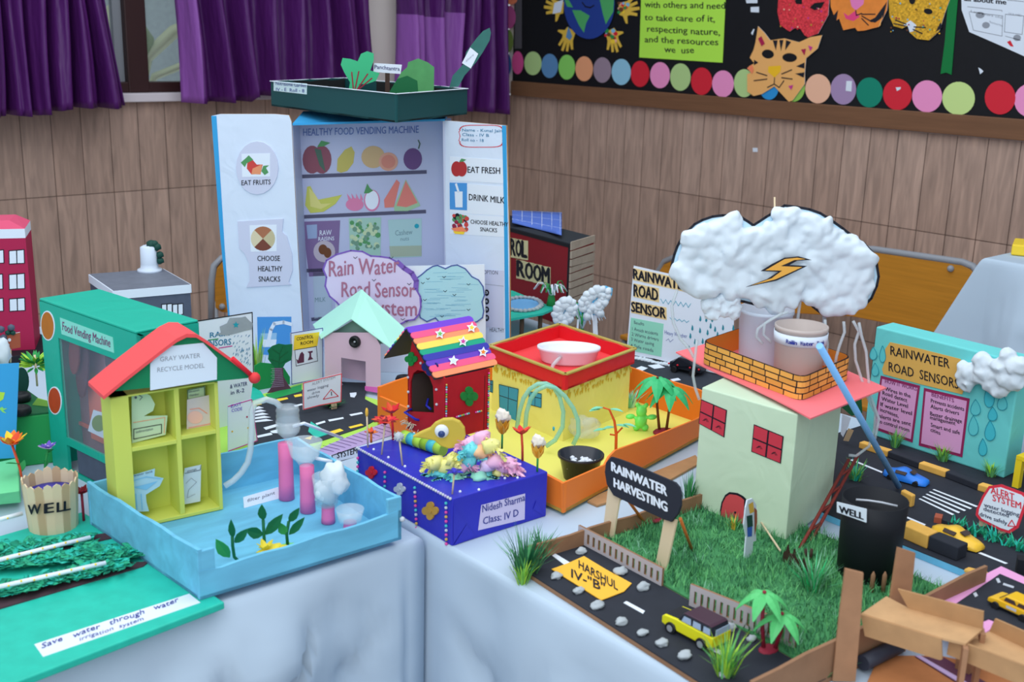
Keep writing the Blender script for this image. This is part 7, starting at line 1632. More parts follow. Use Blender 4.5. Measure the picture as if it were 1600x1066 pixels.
for i in range(n_):
    p, nn = on(cumul[-1]*i/n_); nn = nn if nn.dot(p-pcn) > 0 else -nn; vs += [p, p+V((0, 0, pth)), p-nn*.0015+V((0, 0, pth)), p-nn*.0015]
b.add(vs, [(i*4+j, i*4+(j+1) % 4, ((i+1) % n_)*4+(j+1) % 4, ((i+1) % n_)*4+j) for i in range(n_) for j in range(4)], 'ink')
rows = 4; rh = pth/rows; bl = .034
for r_ in range(rows):
    s_ = (r_ % 2)*bl*.5+random.uniform(0, .01); end = s_+cumul[-1]-.004
    while s_ < end:
        L_ = min(bl*random.uniform(.75, 1.2), end-s_); g = []
        if L_ < .006: break
        for k_ in range(5): p, nn = on(s_+.0012+(L_-.0024)*k_/4); nn = nn if nn.dot(p-pcn) > 0 else -nn; z0, z1 = rh*r_+.0011, rh*(r_+1)-.0009; g += [p+nn*.0008+V((0, 0, z0)), p+nn*.0008+V((0, 0, z1))]
        b.add(g, [(2*k_, 2*k_+2, 2*k_+3, 2*k_+1) for k_ in range(4)], 'brick' if random.random() < .6 else 'brick2'); s_ += L_
vs = []
for i in range(n_): p, nn = on(cumul[-1]*i/n_); nn = nn if nn.dot(p-pcn) > 0 else -nn; vs += [p-nn*.0019, p-nn*.0019+V((0, 0, pth))]
b.add(vs, [(i*2, i*2+1, ((i+1) % n_)*2+1, ((i+1) % n_)*2) for i in range(n_)], 'brickback'); b.build('wall', bp_)
# tubs on the roof
def tub(label, px, rp, ytop, mt, taper=.86):
    q = P(*px, zr_+.0035); R_ = sc(q, rp); h_ = zt(q, ytop)-q.z; o = thing('water_tub', label, 'tub', q, 'frosted tubs on the coral roof'); bb = B(); bb.lathe(q, [(0, 0), (R_*taper, 0), (R_*taper*1.02, .003), (R_, h_*.93), (R_*1.04, h_*.94), (R_*1.04, h_), (R_*.98, h_), (R_*taper*.97, .004), (0, .004)], mt, 36); bb.build('tub', o); return o, q, R_, h_
t1_, q1_, R1_, h1_ = tub('bluish frosted tub under the middle of the cotton cloud', (1190, 572), 40, 482, 'frosted')
t2_, q2_, R2_, h2_ = tub('warm frosted tub with a paper name band nearest the blue straw', (1244, 598), 38, 508, 'frostedwarm', .9)
b = B(); z0_, z1_ = h2_*.72, h2_*.9; b.lathe(q2_, [(R2_*1.0, z0_), (R2_*1.03, z0_), (R2_*1.05, z1_), (R2_*1.02, z1_)], 'paper', 36); b.build('paper_band', t2_, 'white paper band'); tl_ = Pl(q2_-f2*R2_*1.06, r2, (0, 0, 1)); b = B()
for i, ch in enumerate('Rain Water Tank'):
    if ch == ' ': continue
    an = (-.72+1.44*i/14); nn = -f2*math.cos(an)+r2*math.sin(an); uu = V((0, 0, 1)).cross(nn); pp = Pl(q2_+nn*(R2_*1.052)+V((0, 0, z0_+(z1_-z0_)*.25)), uu, (0, 0, 1)); b.text(pp, ch, (-.0022, 0), (.0022, 0), .007, 'inkblue', .0008, .03, raw=True)
b.build('lettering', t2_)
# the cloud
cq_ = (pL+pR)/2; CP = Pl(V((cq_.x, cq_.y, zr_)), r2, (0, 0, 1)); cl = thing('cotton_cloud', 'big storm cloud of white cotton wool with a lightning bolt above the cream house', 'cloud model', V((cq_.x, cq_.y, zr_+.006)))
co_ = kc((78, 470), (95, 400), (115, 345), (145, 290), (185, 245), (225, 205), (275, 178), (340, 156), (405, 148), (470, 150), (530, 165), (570, 190), (600, 212), (635, 190), (680, 160), (730, 130), (800, 85), (880, 95), (960, 110), (1030, 135), (1100, 180), (1170, 230), (1240, 285), (1310, 330), (1365, 390), (1390, 460), (1402, 540), (1390, 600), (1355, 680), (1310, 725), (1250, 760), (1190, 780), (1120, 786), (1040, 778), (985, 735), (955, 705), (918, 680), (870, 700), (800, 725), (740, 748), (640, 725), (540, 700), (480, 690), (440, 655), (350, 648), (250, 640), (170, 615), (115, 575), (85, 520))
b = B(); b.slab(CP, co_, 'cottonblue', 0, .003, 'ink'); b.build('card', cl, 'pale blue card cloud')
b = B(); b.line(CP, co_+co_[:1], .0045, 'ink', .0036); b.build('outline', cl, 'black ink outline')
def inside(p, poly):
    r_ = False; j = len(poly)-1
    for i in range(len(poly)):
        (xi, yi), (xj, yj) = poly[i], poly[j]
        if (yi > p[1]) != (yj > p[1]) and p[0] < (xj-xi)*(p[1]-yi)/(yj-yi)+xi: r_ = not r_
        j = i
    return r_
rnd = random.Random(31); b = B(); pts = []
cx0 = sum(p[0] for p in co_)/len(co_); cy0 = sum(p[1] for p in co_)/len(co_); inner = [(cx0+(p[0]-cx0)*.88, cy0+(p[1]-cy0)*.84) for p in co_]
tries = 0
while len(pts) < 105 and tries < 9000:
    tries += 1; p = (rnd.uniform(1050, 1372), rnd.uniform(322, 492))
    if all(inside((p[0]+15*math.cos(k_*.785), p[1]+(16 if k_ in (5, 6, 7) else 11)*math.sin(k_*.785)), co_) for k_ in range(8)) and all((p[0]-q[0])**2+(p[1]-q[1])**2 > 190 for q in pts): pts.append(p)
for i, p in enumerate(pts):
    r_ = rnd.uniform(.015, .025); dep = rnd.uniform(.004, .012); a = rnd.uniform(0, 3); Rm = Matrix((r2, -f2, V((0, 0, 1)))).transposed() @ Matrix.Rotation(a, 3, 'Y')
    b.ball(CP.at(p, dep), (r_*1.25, r_*.8, r_*.85), 'cotton', 3, .28, 1.3, i*1.3, Rm)
for i in range(6): p = kc(770+i*88, 135+max(0, i-1)*44); b.ball(CP.at(p, .004), (.022, .012, .013), 'cotton', 3, .4, 1.6, i*2.1+50)
o = b.build('cotton_wool', cl); rm = o.modifiers.new('felted', 'REMESH'); rm.mode = 'VOXEL'; rm.voxel_size = .0024; rm.use_smooth_shade = True; sm_ = o.modifiers.new('soft', 'SMOOTH'); sm_.factor = .6; sm_.iterations = 9
b = B(); b.slab(CP, kc((530, 578), (720, 538), (912, 446), (800, 440), (850, 412), (940, 408), (860, 386), (770, 395), (690, 435), (622, 478), (735, 482), (660, 530)), 'ink', .0375, .002); b.slab(CP, kc((565, 566), (715, 528), (880, 452), (745, 446), (830, 408), (900, 402), (850, 393), (770, 402), (650, 472), (755, 474), (690, 522)), 'boltgold', .0398, .0006); b.build('lightning_bolt', cl, 'orange lightning bolt')
b = B(); [b.tube([CP.at(kc(x0, y0), -.004), CP.at(kc(x1, y1), -.004)], .0034, 'silvery', 8) for x0, y0, x1, y1 in ((1068, 700, 1052, 985),)]; b.tube([CP.at(kc(742, 35), -.003), CP.at(kc(742, 720), -.003)], .0016, 'stick', 6); b.build('support_rod', cl, 'thin support rods')
# loose cotton and fine clear tubes hanging from the cloud
b = B(); rnd = random.Random(5); [b.ball(CP.at(kc(rnd.uniform(300, 490), rnd.uniform(660, 790)), .004), rnd.uniform(.007, .013), 'cotton', 2, .5, 2.4, i) for i in range(26)]; o = b.build('cotton_tuft', None, 'loose wisps of cotton hanging below the storm cloud', 'cotton'); rm = o.modifiers.new('felted', 'REMESH'); rm.mode = 'VOXEL'; rm.voxel_size = .0024
tubes = [([kc(*p) for p in ((110, 615), (75, 720), (85, 830), (130, 930), (190, 1000), (215, 1050))], 'clear tube arcing in front of the road sensor poster'), ([kt(*p) for p in ((190, 190), (178, 300), (165, 420), (180, 500), (205, 570))], 'clear tube running down over the coral roof edge by the poster'),
 ([kc(*p) for p in ((800, 740), (690, 790), (610, 850), (600, 900), (640, 945))], 'clear tube bending from the cloud into the banded tub'), ([kc(*p) for p in ((760, 745), (650, 810), (640, 880), (690, 930))], 'clear tube looping close to the banded tub'), ([kc(*p) for p in ((905, 690), (895, 760), (880, 880), (875, 930))], 'clear tube dropping from the notch of the cloud into the tub'),
 ([kc(*p) for p in ((1015, 775), (1020, 850), (1030, 930), (1020, 1000), (1010, 1060))], 'clear tube beside the support rod'), ([kc(*p) for p in ((1130, 785), (1135, 850), (1105, 930), (1085, 1000), (1075, 1066))], 'clear tube between the support rod and the blue straw'),
 ([kt(*p) for p in ((1150, 45), (1185, 110), (1160, 190), (1165, 290), (1200, 400), (1240, 520), (1290, 620), (1285, 720), (1250, 830), (1170, 890), (1125, 885))], 'long clear tube swinging from the cloud to the road by the turquoise board'), ([kt(*p) for p in ((1180, 50), (1195, 130), (1225, 230), (1235, 350), (1250, 500), (1305, 650), (1280, 780))], 'second long clear tube next to the blue straw')]
for i, (pts_, lb) in enumerate(tubes):
    sm = []
    for a_, c_ in zip(pts_, pts_[1:]): sm += [(a_[0]+(c_[0]-a_[0])*t, a_[1]+(c_[1]-a_[1])*t) for t in (0, .5)]
    sm.append(pts_[-1]); dep = (.012, .02, .03, .036, .0, .05, .052, .05, .056)[i]; b = B(); b.tube([CP.at(p, dep) for p in sm], .0026, 'clearhose', 8); b.build('clear_tube', None, lb, 'tube', 'clear tubes from the storm cloud')
b = B(); s1 = P(1404, 760, TZ+.02); dq_ = P(1332.5, 633, zr_+.007)-s1; t_ = 1.
while t_ < 4 and proj(s1+dq_*t_)[0] > 1281: t_ += .005
s0 = s1+dq_*t_; b.tube([s0, s1], .0055, 'strawblue', 12); b.build('blue_straw', None, 'long light blue straw slanting from the roof tub down to the road', 'straw')
# farmer cut-out, ladder, shovel, little fence
fp2 = P(*kd(575, 850), hz); fpl = Pl(fp2, (r2*.55+f2*.83), (0, 0, 1)); fa = thing('farmer_cutout', 'small paper farmer figure cut-out standing at the red door', 'cut-out', fp2)
b = B(); b.slab(fpl, kd((540, 848), (552, 700), (535, 620), (548, 500), (560, 450), (595, 438), (620, 480), (630, 560), (615, 620), (622, 730), (600, 740), (592, 860), (565, 862)), 'paper', 0, .002); b.build('card', fa); b = B(); b.flat(fpl, kd((565, 480), (598, 460), (605, 530), (575, 545)), 'mustard', .0024); b.flat(fpl, kd((552, 560), (592, 550), (596, 630), (558, 640)), 'dkgreen2', .0025); b.flat(fpl, kd((556, 640), (592, 632), (590, 700), (560, 705)), 'blue', .0024); b.flat(fpl, kd((606, 500), (624, 520), (626, 600), (608, 700)), 'rust', .0026); b.build('drawing', fa)
ld = thing('twig_ladder', 'leaning red brown twig ladder between the cream house and the black well', 'ladder', P(*kd(925, 800), hz)); l0, l1 = P(*kd(925, 800), hz), P(*kd(1005, 745), hz); w0 = HB.pr.at(kd(1200, 440), .012); 
lt0, lt1 = l0+(V((w0.x, w0.y, zt(w0, 776)))-l0), None; tp0 = V((w0.x, w0.y, hz+.085)); sh_ = l1-l0
for p in (l0, l1): b = B(); b.tube([p, p+(tp0-l0)*.98], .003, 'twigred', 7); b.build('rail', ld)
for i in range(4): b = B(); a_ = l0+(tp0-l0)*(.2+.2*i); b.tube([a_, a_+sh_], .0024, 'twigred', 6); b.build('rung', ld)
sv_ = thing('toy_rake', 'toy rake with pale handle lying in the grass by the red door', 'rake', P(*kd(790, 835), hz)); b = B(); b.tube([P(*kd(640, 648), hz)+V((0, 0, .018)), P(*kd(795, 838), hz)+V((0, 0, .008))], .0018, 'stick', 7); b.build('handle', sv_)
fl_ = card(P(*kd(820, 890), hz), P(*kd(1010, 985), hz)); lf = thing('picket_fence', 'low dark brown picket strip in the grass below the twig ladder', 'fence', P(*kd(820, 890), hz))
b = B(); b.slab(fl_, kd((815, 890), (820, 815), (840, 800), (850, 760), (860, 820), (885, 830), (895, 790), (905, 850), (950, 880), (965, 850), (975, 900), (1020, 940), (1010, 985)), 'dkbrown', -.0015, .003); b.build('panel', lf)
for dx in (935, 975): b = B(); p = P(*kd(dx+30, 880), hz); b.tube([p, p+V((0, 0, .022))], .0025, 'dkbrown', 6); b.build('picket', lf)
# black well tub
wq = P(1354, 897, hz); wR = sc(wq, 45); wh2 = zt(wq, 779)-hz; bw = thing('black_well', 'black cylinder labelled well standing in the grass', 'well', wq)
b = B(); b.lathe(wq, [(0, 0), (wR*.96, 0), (wR*1.0, wh2*.7), (wR*1.03, wh2), (wR*1.0, wh2), (wR*.94, .01), (0, .01)], 'black', 40); b.build('cylinder', bw)
wt = (CAM-wq); wt.z = 0; wt.normalize(); wr_ = V((0, 0, 1)).cross(wt); nn = (wt*math.cos(.62)-wr_*math.sin(.62)); wpl = Pl(wq+nn*(wR*1.045), V((0, 0, 1)).cross(nn), (0, 0, 1)); b = B(); b.slab(wpl, k9((36, 640), (242, 690), (240, 785), (36, 712)), 'paper', 0, .001); b.build('label', bw, 'white name label'); b = B(); b.text(wpl, 'WELL', k9(55, 712), k9(222, 765), 10, 'ink', .0016, .04); b.build('lettering', bw)
b = B(); b.tube([wq+V((0, 0, wh2*.86))+wr_*wR*x+wt*(-.7*wR+.2*wR*abs(x)) for x in (-.6, -.2, .2, .7)], .0018, 'silver', 6); b.build('wire_handle', bw, 'pale wire handle')
for i, (x, lb) in enumerate(((1361, 'wooden picket peg at the foot of the black well, nearer the tall brown post'), (1379, 'wooden picket peg at the foot of the black well, nearer the short brown post'))):
    q = P(x, 928, hz); b = B(); b.tube([q, q+V((0, 0, .03)), q+V((0, 0, .036))], [.0035, .0035, .001], 'cardside', 8); b.build('picket_peg', None, lb, 'peg', 'picket pegs')
# jeep, palm, tufts
jc = P(*kx(400, 690), rz3); jA, jB_ = P(*kx(200, 655), rz3), P(*kx(470, 800), rz3); jx = (jA-jB_).normalized(); jsd = V((-jx.y, jx.x, 0)); JL = (jA-jB_).length*1.5
jp_ = thing('toy_jeep', 'yellow toy off road car with black roof driving on the black road', 'toy car', jc, 'toy cars'); JW, JH = JL*.44, JL*.42; near = -jsd if (-jsd).dot(CAM-jc) > 0 else jsd
jc = P(*kx(430, 720), rz3)+(-near)*JW*.22+jx*.004
pt = lambda x, y, z: jc+jx*(x-.5)*JL+jsd*y*JW+V((0, 0, z*JH))
def prof(name, pr_, y0, y1, mt, par, lab=None, bev=.0015):
    bb = B(); bb.prism([pt(x, y0, z) for x, z in pr_], [pt(x, y1, z) for x, z in pr_], mt); return bb.build(name, par, lab, bev=bev)
prof('body', [(0, .2), (.1, .17), (.14, .36), (.26, .36), (.3, .17), (.7, .17), (.74, .36), (.86, .36), (.9, .17), (1, .22), (1, .48), (.95, .58), (.7, .63), (0, .62)], -.5, .5, 'suv', jp_)
prof('cabin', [(.01, .62), (.7, .63), (.6, .95), (.06, .96)], -.46, .46, 'gloss', jp_, 'black cabin'); prof('roof', [(.05, .955), (.61, .945), (.58, 1), (.1, 1.01)], -.44, .44, 'plumroof', jp_, 'dark roof'); prof('bonnet', [(.7, .63), (.96, .58), (.96, .6), (.7, .655)], -.4, .4, 'gloss', jp_, 'black bonnet')
for s_ in (-.466, .466):
    for x0, x1 in ((.06, .2), (.24, .4), (.43, .6)): prof('window', [(x0, .66), (x1+.02*(x1 > .5), .66), (x1-.01-.02*(x1 > .5), .9), (x0+.01, .9)], s_, s_*1.012, 'paleglass', jp_, None, 0)
    for x in (.2, .8):
        bb = B(); q = pt(x, s_*1.02, .2); d = jsd*(.004 if s_ > 0 else -.004); bb.tube([q-d*2, q+d], JH*.22, 'rubber', 18); wh3 = bb.build('wheel', jp_); bb = B(); bb.tube([q+d*.9, q+d*1.15], JH*.13, 'steel', 14); bb.build('hub', wh3)
bb = B(); q = [pt(-.004, y, z) for y, z in ((-.38, .66), (.38, .66), (.36, .9), (-.36, .9))]; bb.prism(q, [p-jx*.0006 for p in q], 'paleglass'); bb.build('rear_window', jp_)
pb_ = P(*kx(1040, 810), hz); pp = Pl(pb_, r2, (0, 0, 1)); palm('small twin palm with round green fronds and dark red trunks at the near corner', pb_, [(pp.at(kx(1005, 350), .0), -r2*.007), (pp.at(kx(1140, 505), .006), r2*.008)], 6, .036, 'maroon2', 'palmleaf2', 'toy palm trees', 'maroon2', (.018, .012, .004))
def tuft(label, p, h, r, n, cols, seed, z=None): clump('grass_tuft', label, 'plastic plant', p, h, r, n, cols, seed, .0028, 'plastic grass tufts')
tuft('big dark grass tuft with a bright sprig at the tip of the road board', P(*ky(210, 560), TZ), .075, .05, 120, ['grassdk', 'grassb', 'dkgreen'], 1); tuft('bright yellow green sprig at the tip of the road board', P(*ky(185, 590), TZ)-f2*.012, .04, .025, 40, ['grassl', 'lime'], 2); tuft('dark green sprig just inside the tip of the road board', P(*ky(330, 400), hz), .045, .03, 70, ['grassdk', 'grassb'], 3)
tuft('yellow green grass tuft at the near end of the black road', P(*kx(690, 1010), rz3), .06, .035, 90, ['grassl', 'lime', 'grassc'], 4); tuft('bluish green grass tuft growing below the black well', P(*kx(1400, 330), hz), .06, .04, 110, ['grasspale', 'grassb', 'palmleaf'], 5); tuft('green leaf tuft at the corner of the cream house behind the sign', P(*ks(770, 500), hz), .07, .024, 70, ['grassb', 'grassdk', 'leaf'], 6); tuft('yellowish sprig in front of the arched red door', P(*kd(470, 660), hz), .03, .02, 40, ['grassl', 'mustard', 'grassb'], 7)
# ================================================================ rainwater road sensors model
sz = TZ+.012; SG = ground(sz)
e2 = (P(1568, 748, sz)-P(1350, 676, sz)).normalized(); n2 = V((-e2.y, e2.x, 0)); n2 = n2 if n2.dot(V((FW.x, FW.y, 0))) > 0 else -n2
so = P(1400, 848, TZ+.012); sq = [so-e2*.1, so+e2*.55, so+e2*.55+n2*.42, so-e2*.1+n2*.42]
far = (P(1350, 676, sz)-so).dot(n2)+.07; sq = [so-e2*.38, so+e2*.55, so+e2*.55+n2*far, so-e2*.38+n2*far]
sm = thing('road_model_board', 'flat black road base with pale blue sides of the rainwater road sensors model', 'board', so); b = B(); b.prism([p-V((0, 0, .0115)) for p in sq], sq, 'pondside'); b.build('board', sm, 'pale blue board'); b = B(); b.prism([p+V((0, 0, .0002)) for p in sq], [p+V((0, 0, .0014)) for p in sq], 'roadblk'); b.build('road', sm, 'black paper road')
b = B(); l = .002
for q in (((125, 358), (140, 352), (350, 438), (345, 448)), ((470, 740), (485, 735), (650, 805), (640, 815)), ((1012, 1005), (1030, 998), (1220, 1075), (1200, 1080))): b.flat(SG, k9(*q), 'white', l)
for i in range(5): o_ = 22*i; b.flat(SG, k9((695-24*i, 563+16*i), (708-24*i, 560+16*i), (1012-41*i, 678+14*i), (998-41*i, 685+14*i)), 'white', l)
b.build('road_marking', sm)
TB = Boxp((1350, 676), (1568, 748), (1592, 736), 566, sz+.0014)
tqb = thing('sensors_board', 'turquoise box board titled rainwater road sensors with two pink notes', 'display board', TB.N); b = B(); TB.solid(b, 'turq'); b.build('box', tqb, bev=.003); T_ = TB.pl
b = B(); b.slab(T_, k8((372, 290), (405, 243), (600, 285), (895, 360), (905, 440), (935, 530), (905, 605), (620, 535), (360, 465), (350, 430), (375, 360)), 'signtan', .0004, .0012); b.build('title_card', tqb, 'tan title card'); b = B(); b.text(T_, 'RAINWATER', k8(410, 330), k8(820, 425), 14, 'ink', .0022, .007, .02); b.text(T_, 'ROAD  SENSORS', k8(398, 442), k8(882, 566), 14, 'ink', .0022, .007, .02); b.build('lettering', tqb)
for q, lines, lb in ((((340, 475), (612, 545), (560, 940), (290, 845)), (('HOW IT WORKS', (372, 525), (592, 580)), ('Wires in the', (372, 578), (548, 628)), ('Road detect', (355, 605), (525, 660)), ('Water Level', (348, 645), (530, 700)), ('If water level', (340, 685), (558, 750)), ('increases,', (338, 720), (465, 765)), ('alerts are sent', (332, 765), (550, 825)), ('to control room', (325, 800), (540, 865))), 'how it works note'),
    (((640, 560), (957, 635), (905, 1042), (603, 960)), (('BENEFITS', (695, 618), (850, 660)), ('Prevents accidents', (690, 660), (920, 720)), ('Alerts drivers', (688, 700), (885, 750)), ('Better drainage', (685, 750), (905, 805)), ('management', (685, 775), (860, 820)), ('Smart and safe', (690, 828), (890, 885)), ('cities', (688, 862), (755, 885))), 'benefits note')):
    b = B(); b.slab(T_, k8(*q), 'notemaroon', .0004, .0006); nb2 = b.build('note', tqb, 'pink ' + lb); c_ = [V(p) for p in k8(*q)]; m_ = sum(c_, V((0, 0)))/4; b = B(); b.slab(T_, [m_+(p-m_)*.9 for p in c_], 'notepink', .0012, .0004); b.build('paper', nb2); b = B()
    for t, a_, c2 in lines: b.text(T_, t, k8(*a_), k8(*c2), 6, 'plumink' if t.isupper() else 'ink', .002, .012, .05)
    b.build('lettering', nb2)
def drop(c, w_, h_): return [(c[0]+w_*math.sin(a)*(math.sin(a/2) if a <= PI else math.sin(a/2)), c[1]-h_*math.cos(a)) for a in [i*2*PI/18 for i in range(18)]]
for x, y, w_, h_, mt in ((290, 320, 32, 45, 'drop1'), (355, 325, 28, 58, 'drop1'), (303, 432, 32, 46, 'drop1'), (1095, 610, 45, 85, 'drop2'), (1000, 695, 45, 55, 'drop1'), (1185, 660, 45, 55, 'drop1'), (1118, 740, 42, 48, 'drop2'), (985, 820, 45, 70, 'drop1'), (1100, 855, 48, 70, 'drop2'), (1050, 970, 38, 60, 'drop2')):
    d_ = [(k8(*p)) for p in drop((x, y), w_, h_)]; b = B(); b.slab(T_, d_, mt, .0004, .0014); b.line(T_, d_+d_[:1], .0012, 'dropline', .0022); b.build('paper_drop', tqb, 'turquoise paper drop')
b = B(); rnd = random.Random(8)
for i in range(26): a = rnd.uniform(0, 6.28); k_ = math.sqrt(rnd.random()); b.ball(T_.at(k8(1140+220*k_*math.cos(a), 440+140*k_*math.sin(a)), .014), rnd.uniform(.014, .022), 'cotton', 2, .45, 2, i*1.1)
o = b.build('cotton_wool', tqb, 'white cotton cloud'); rm = o.modifiers.new('felted', 'REMESH'); rm.mode = 'VOXEL'; rm.voxel_size = .0026; rm.use_smooth_shade = True; o.modifiers.new('soft', 'SMOOTH').iterations = 5
def curb(label, p0, p1, h, dpt, mt, z=None):
    z = z or sz+.0014; a_, c_ = P(*p0, z), P(*p1, z); b = B(); q = [a_, c_, c_+n2*dpt, a_+n2*dpt]; b.prism(q, [p+V((0, 0, h)) for p in q], mt); b.build('curb_block', None, label, 'curb block', 'yellow and black curb blocks', bev=.002)
cb_pts = [k9(*p) for p in ((183, 268), (382, 332), (596, 412), (782, 475), (1005, 563), (1262, 640), (1500, 720))]
for i, lb in enumerate(('yellow curb block by the end of the blue straw', 'black curb block between the two grass tufts of the turquoise board', 'yellow curb block below the gap between the pink notes', 'black curb block under the benefits note', 'yellow curb block behind the red alert sign', 'black curb block beyond the red alert sign')):
    curb(lb, cb_pts[i], cb_pts[i+1], .013, .017, 'curbyellow' if i % 2 == 0 else 'roadblk')
curb('short yellow curb block right behind the rim of the black well', k9(468, 640), k9(545, 682), .022, .012, 'curbyellow'); curb('yellow curb block on the near road edge beside the yellow car', k9(465, 885), k9(655, 970), .024, .03, 'curbyellow'); curb('black curb block on the near road edge beside the yellow car', k9(660, 972), k9(862, 1055), .024, .03, 'roadblk'); kbr = K(1270, 830, 4.518); curb('yellow paper curb piece on the near road edge next to the pink road', kbr(1062, 292), kbr(1205, 330), .006, .014, 'curbyellow')
def sports(label, A_, B_, z, mt, open_=False):
    a_, c_ = P(*A_, z), P(*B_, z); ax = (c_-a_); L = ax.length; ax.normalize(); sd = V((-ax.y, ax.x, 0)); W, H = L*.42, L*.26; o = thing('toy_car', label, 'toy car', (a_+c_)/2, 'toy cars'); c = (a_+c_)/2
    if sd.dot(c-CAM) < 0: sd = -sd
    c = c+sd*W*.3; nx = 14; g = []; rows = [(-.5, .12), (-.52, .4), (-.42, .62), (-.3, 1), (.3, 1), (.42, .62), (.52, .4), (.5, .12)]
    def top(x): return .55+.35*math.exp(-((x-.42)/.2)**2)+.1*math.exp(-((x-.05)/.1)**2)
    for i in range(nx+1):
        x = i/nx; k_ = (1-abs(2*x-1)**4*.4)
        for y, zq in rows: g.append(c+ax*(x-.5)*L+sd*y*W*k_+V((0, 0, H*(zq if zq < .5 else zq*top(x)/.62*.72+.05)*(1-.25*abs(2*x-1)**3))))
    b = B(); r_ = len(rows); b.add(g, [(i*r_+j, i*r_+j+1, (i+1)*r_+j+1, (i+1)*r_+j) for i in range(nx) for j in range(r_-1)] + [tuple(range(r_)), tuple(nx*r_+j for j in range(r_-1, -1, -1))], mt, True); b.build('body', o)
    b = B(); q = [c+ax*(x-.5)*L+sd*y*W+V((0, 0, H*z_)) for x, y, z_ in ((.3, -.31, .9), (.56, -.31, .9), (.54, -.43, .68), (.3, -.43, .68))]; b.prism(q, [p-sd*.0015+V((0, 0, .0015)) for p in q], 'innerdark'); b.build('side_window', o); b = B(); q = [c+ax*(x-.5)*L+sd*y*W+V((0, 0, H*z_)) for x, y, z_ in ((.6, -.26, 1.0), (.6, .26, 1.0), (.7, .22, .82), (.7, -.22, .82))]; b.prism(q, [p+V((0, 0, .0015))+ax*.001 for p in q], 'innerdark'); b.build('windscreen', o)
    for x in (.2, .8):
        for s_ in (-1, 1): b = B(); q = c+ax*(x-.5)*L+sd*s_*W*.46+V((0, 0, H*.22)); b.tube([q-sd*.004, q+sd*.004], H*.24, 'rubber', 14); b.build('wheel', o)
sports('blue toy sports car at the end of the blue straw', k9(352, 462), k9(645, 545), sz+.0014, 'carblue'); sports('yellow toy sports car beside the near curb blocks', k9(680, 862), k9(1000, 1000), sz+.0014, 'caryellow')
aA, aB = P(*k9(1040, 826), sz), P(*k9(1178, 876), sz); apl = card(aA, aB, 8); al = thing('alert_sign', 'white alert system sign with thick red border on two short sticks', 'sign', aA)
ao = k9((1095, 530), (1180, 518), (1340, 578), (1366, 600), (1360, 650), (1300, 820), (1240, 858), (1180, 840), (1030, 765), (1004, 730), (1010, 690), (1050, 600)); am = V((sum(p[0] for p in ao)/len(ao), sum(p[1] for p in ao)/len(ao)))
b = B(); b.slab(apl, ao, 'redborder', .002, .002); b.build('border', al); b = B(); b.slab(apl, [am+(V(p)-am)*.88 for p in ao], 'paper', .0042, .0004); b.build('face', al); b = B()
for t, a_, c_, h, mt in (('ALERT', (1112, 578), (1275, 628), 10, 'redborder'), ('SYSTEM', (1125, 632), (1322, 690), 10, 'redborder'), ('water logging', (1065, 672), (1310, 742), 6, 'slate'), ('detected', (1062, 700), (1235, 748), 6, 'slate'), ('drive safely', (1035, 735), (1225, 800), 6, 'slate')): b.text(apl, t, k9(*a_), k9(*c_), h, mt, .0052, .02, .04)
b.line(apl, k9((1230, 805), (1258, 765), (1282, 810), (1230, 805)), .0016, 'redborder', .0052); b.build('lettering', al)
for x, y in ((1042, 812), (1175, 862)): b = B(); q = P(*k9(x, y), sz); b.slab(Pl(q, r2, (0, 0, 1)), [(-.006, 0), (.006, 0), (.006, .022), (-.006, .022)], 'stick', -.001, .003, raw=True); b.build('stick', al)
b = B(); rnd = random.Random(14); g0, g1 = P(*k9(830, 812), sz+.0014), P(*k9(1430, 1010), sz+.0014)
for i in range(150): p = g0.lerp(g1, rnd.random())+n2*rnd.uniform(-.012, .012); b.blade(p, V((rnd.uniform(-1, 1), rnd.uniform(-1, 1), 0)).normalized(), rnd.uniform(.01, .022), .0045, rnd.uniform(.004, .016), ('crepe', 'emerald')[i % 2])
b.build('crepe_grass', None, 'fringe of bright green crepe grass below the red alert sign', 'grass', kind='stuff')
b = B(); q = P(*k9(735, 775), sz+.0014); b.box(q+V((0, 0, .005)), (.02, .012, .01), 'rust', .4); b.box(q+e2*.03+V((0, 0, .004)), (.04, .012, .008), 'roadblk', math.atan2(e2.y, e2.x)); b.build('paper_kerb_end', None, 'short rust and black paper roll on the road by the yellow car', 'paper roll')
tuft('grass tuft in front of the how it works note', P(*k9(428, 268), sz)+n2*.004, .042, .022, 60, ['grassb', 'grassl', 'grassc'], 8); tuft('grass tuft in front of the benefits note', P(*k9(755, 362), sz)+n2*.006, .04, .026, 60, ['grassl', 'lime', 'grassc'], 9); tuft('grass tuft at the outer end of the turquoise board', P(*k9(1090, 470), sz)+n2*.004, .034, .024, 50, ['grassl', 'lime', 'grassc'], 10); tuft('grass tuft on the road behind the black well', P(*k9(160, 490), sz), .04, .03, 60, ['grassl', 'grassc', 'emerald'], 11)
yb = thing('yellow_frame_box', 'yellow paper box frame beyond the end of the turquoise board', 'box', P(1590, 770, sz)); yo = P(1588, 762, sz); b = B(); 
for dx, dy in ((0, 0), (.1, 0), (0, .08), (.1, .08)): q = yo+e2*dx+n2*dy; b.box(q+V((0, 0, .028)), (.012, .012, .056), 'yellow2', math.atan2(e2.y, e2.x))
b.box(yo+e2*.05+n2*.04+V((0, 0, .059)), (.112, .092, .008), 'yellow2', math.atan2(e2.y, e2.x)); b.build('frame', yb)
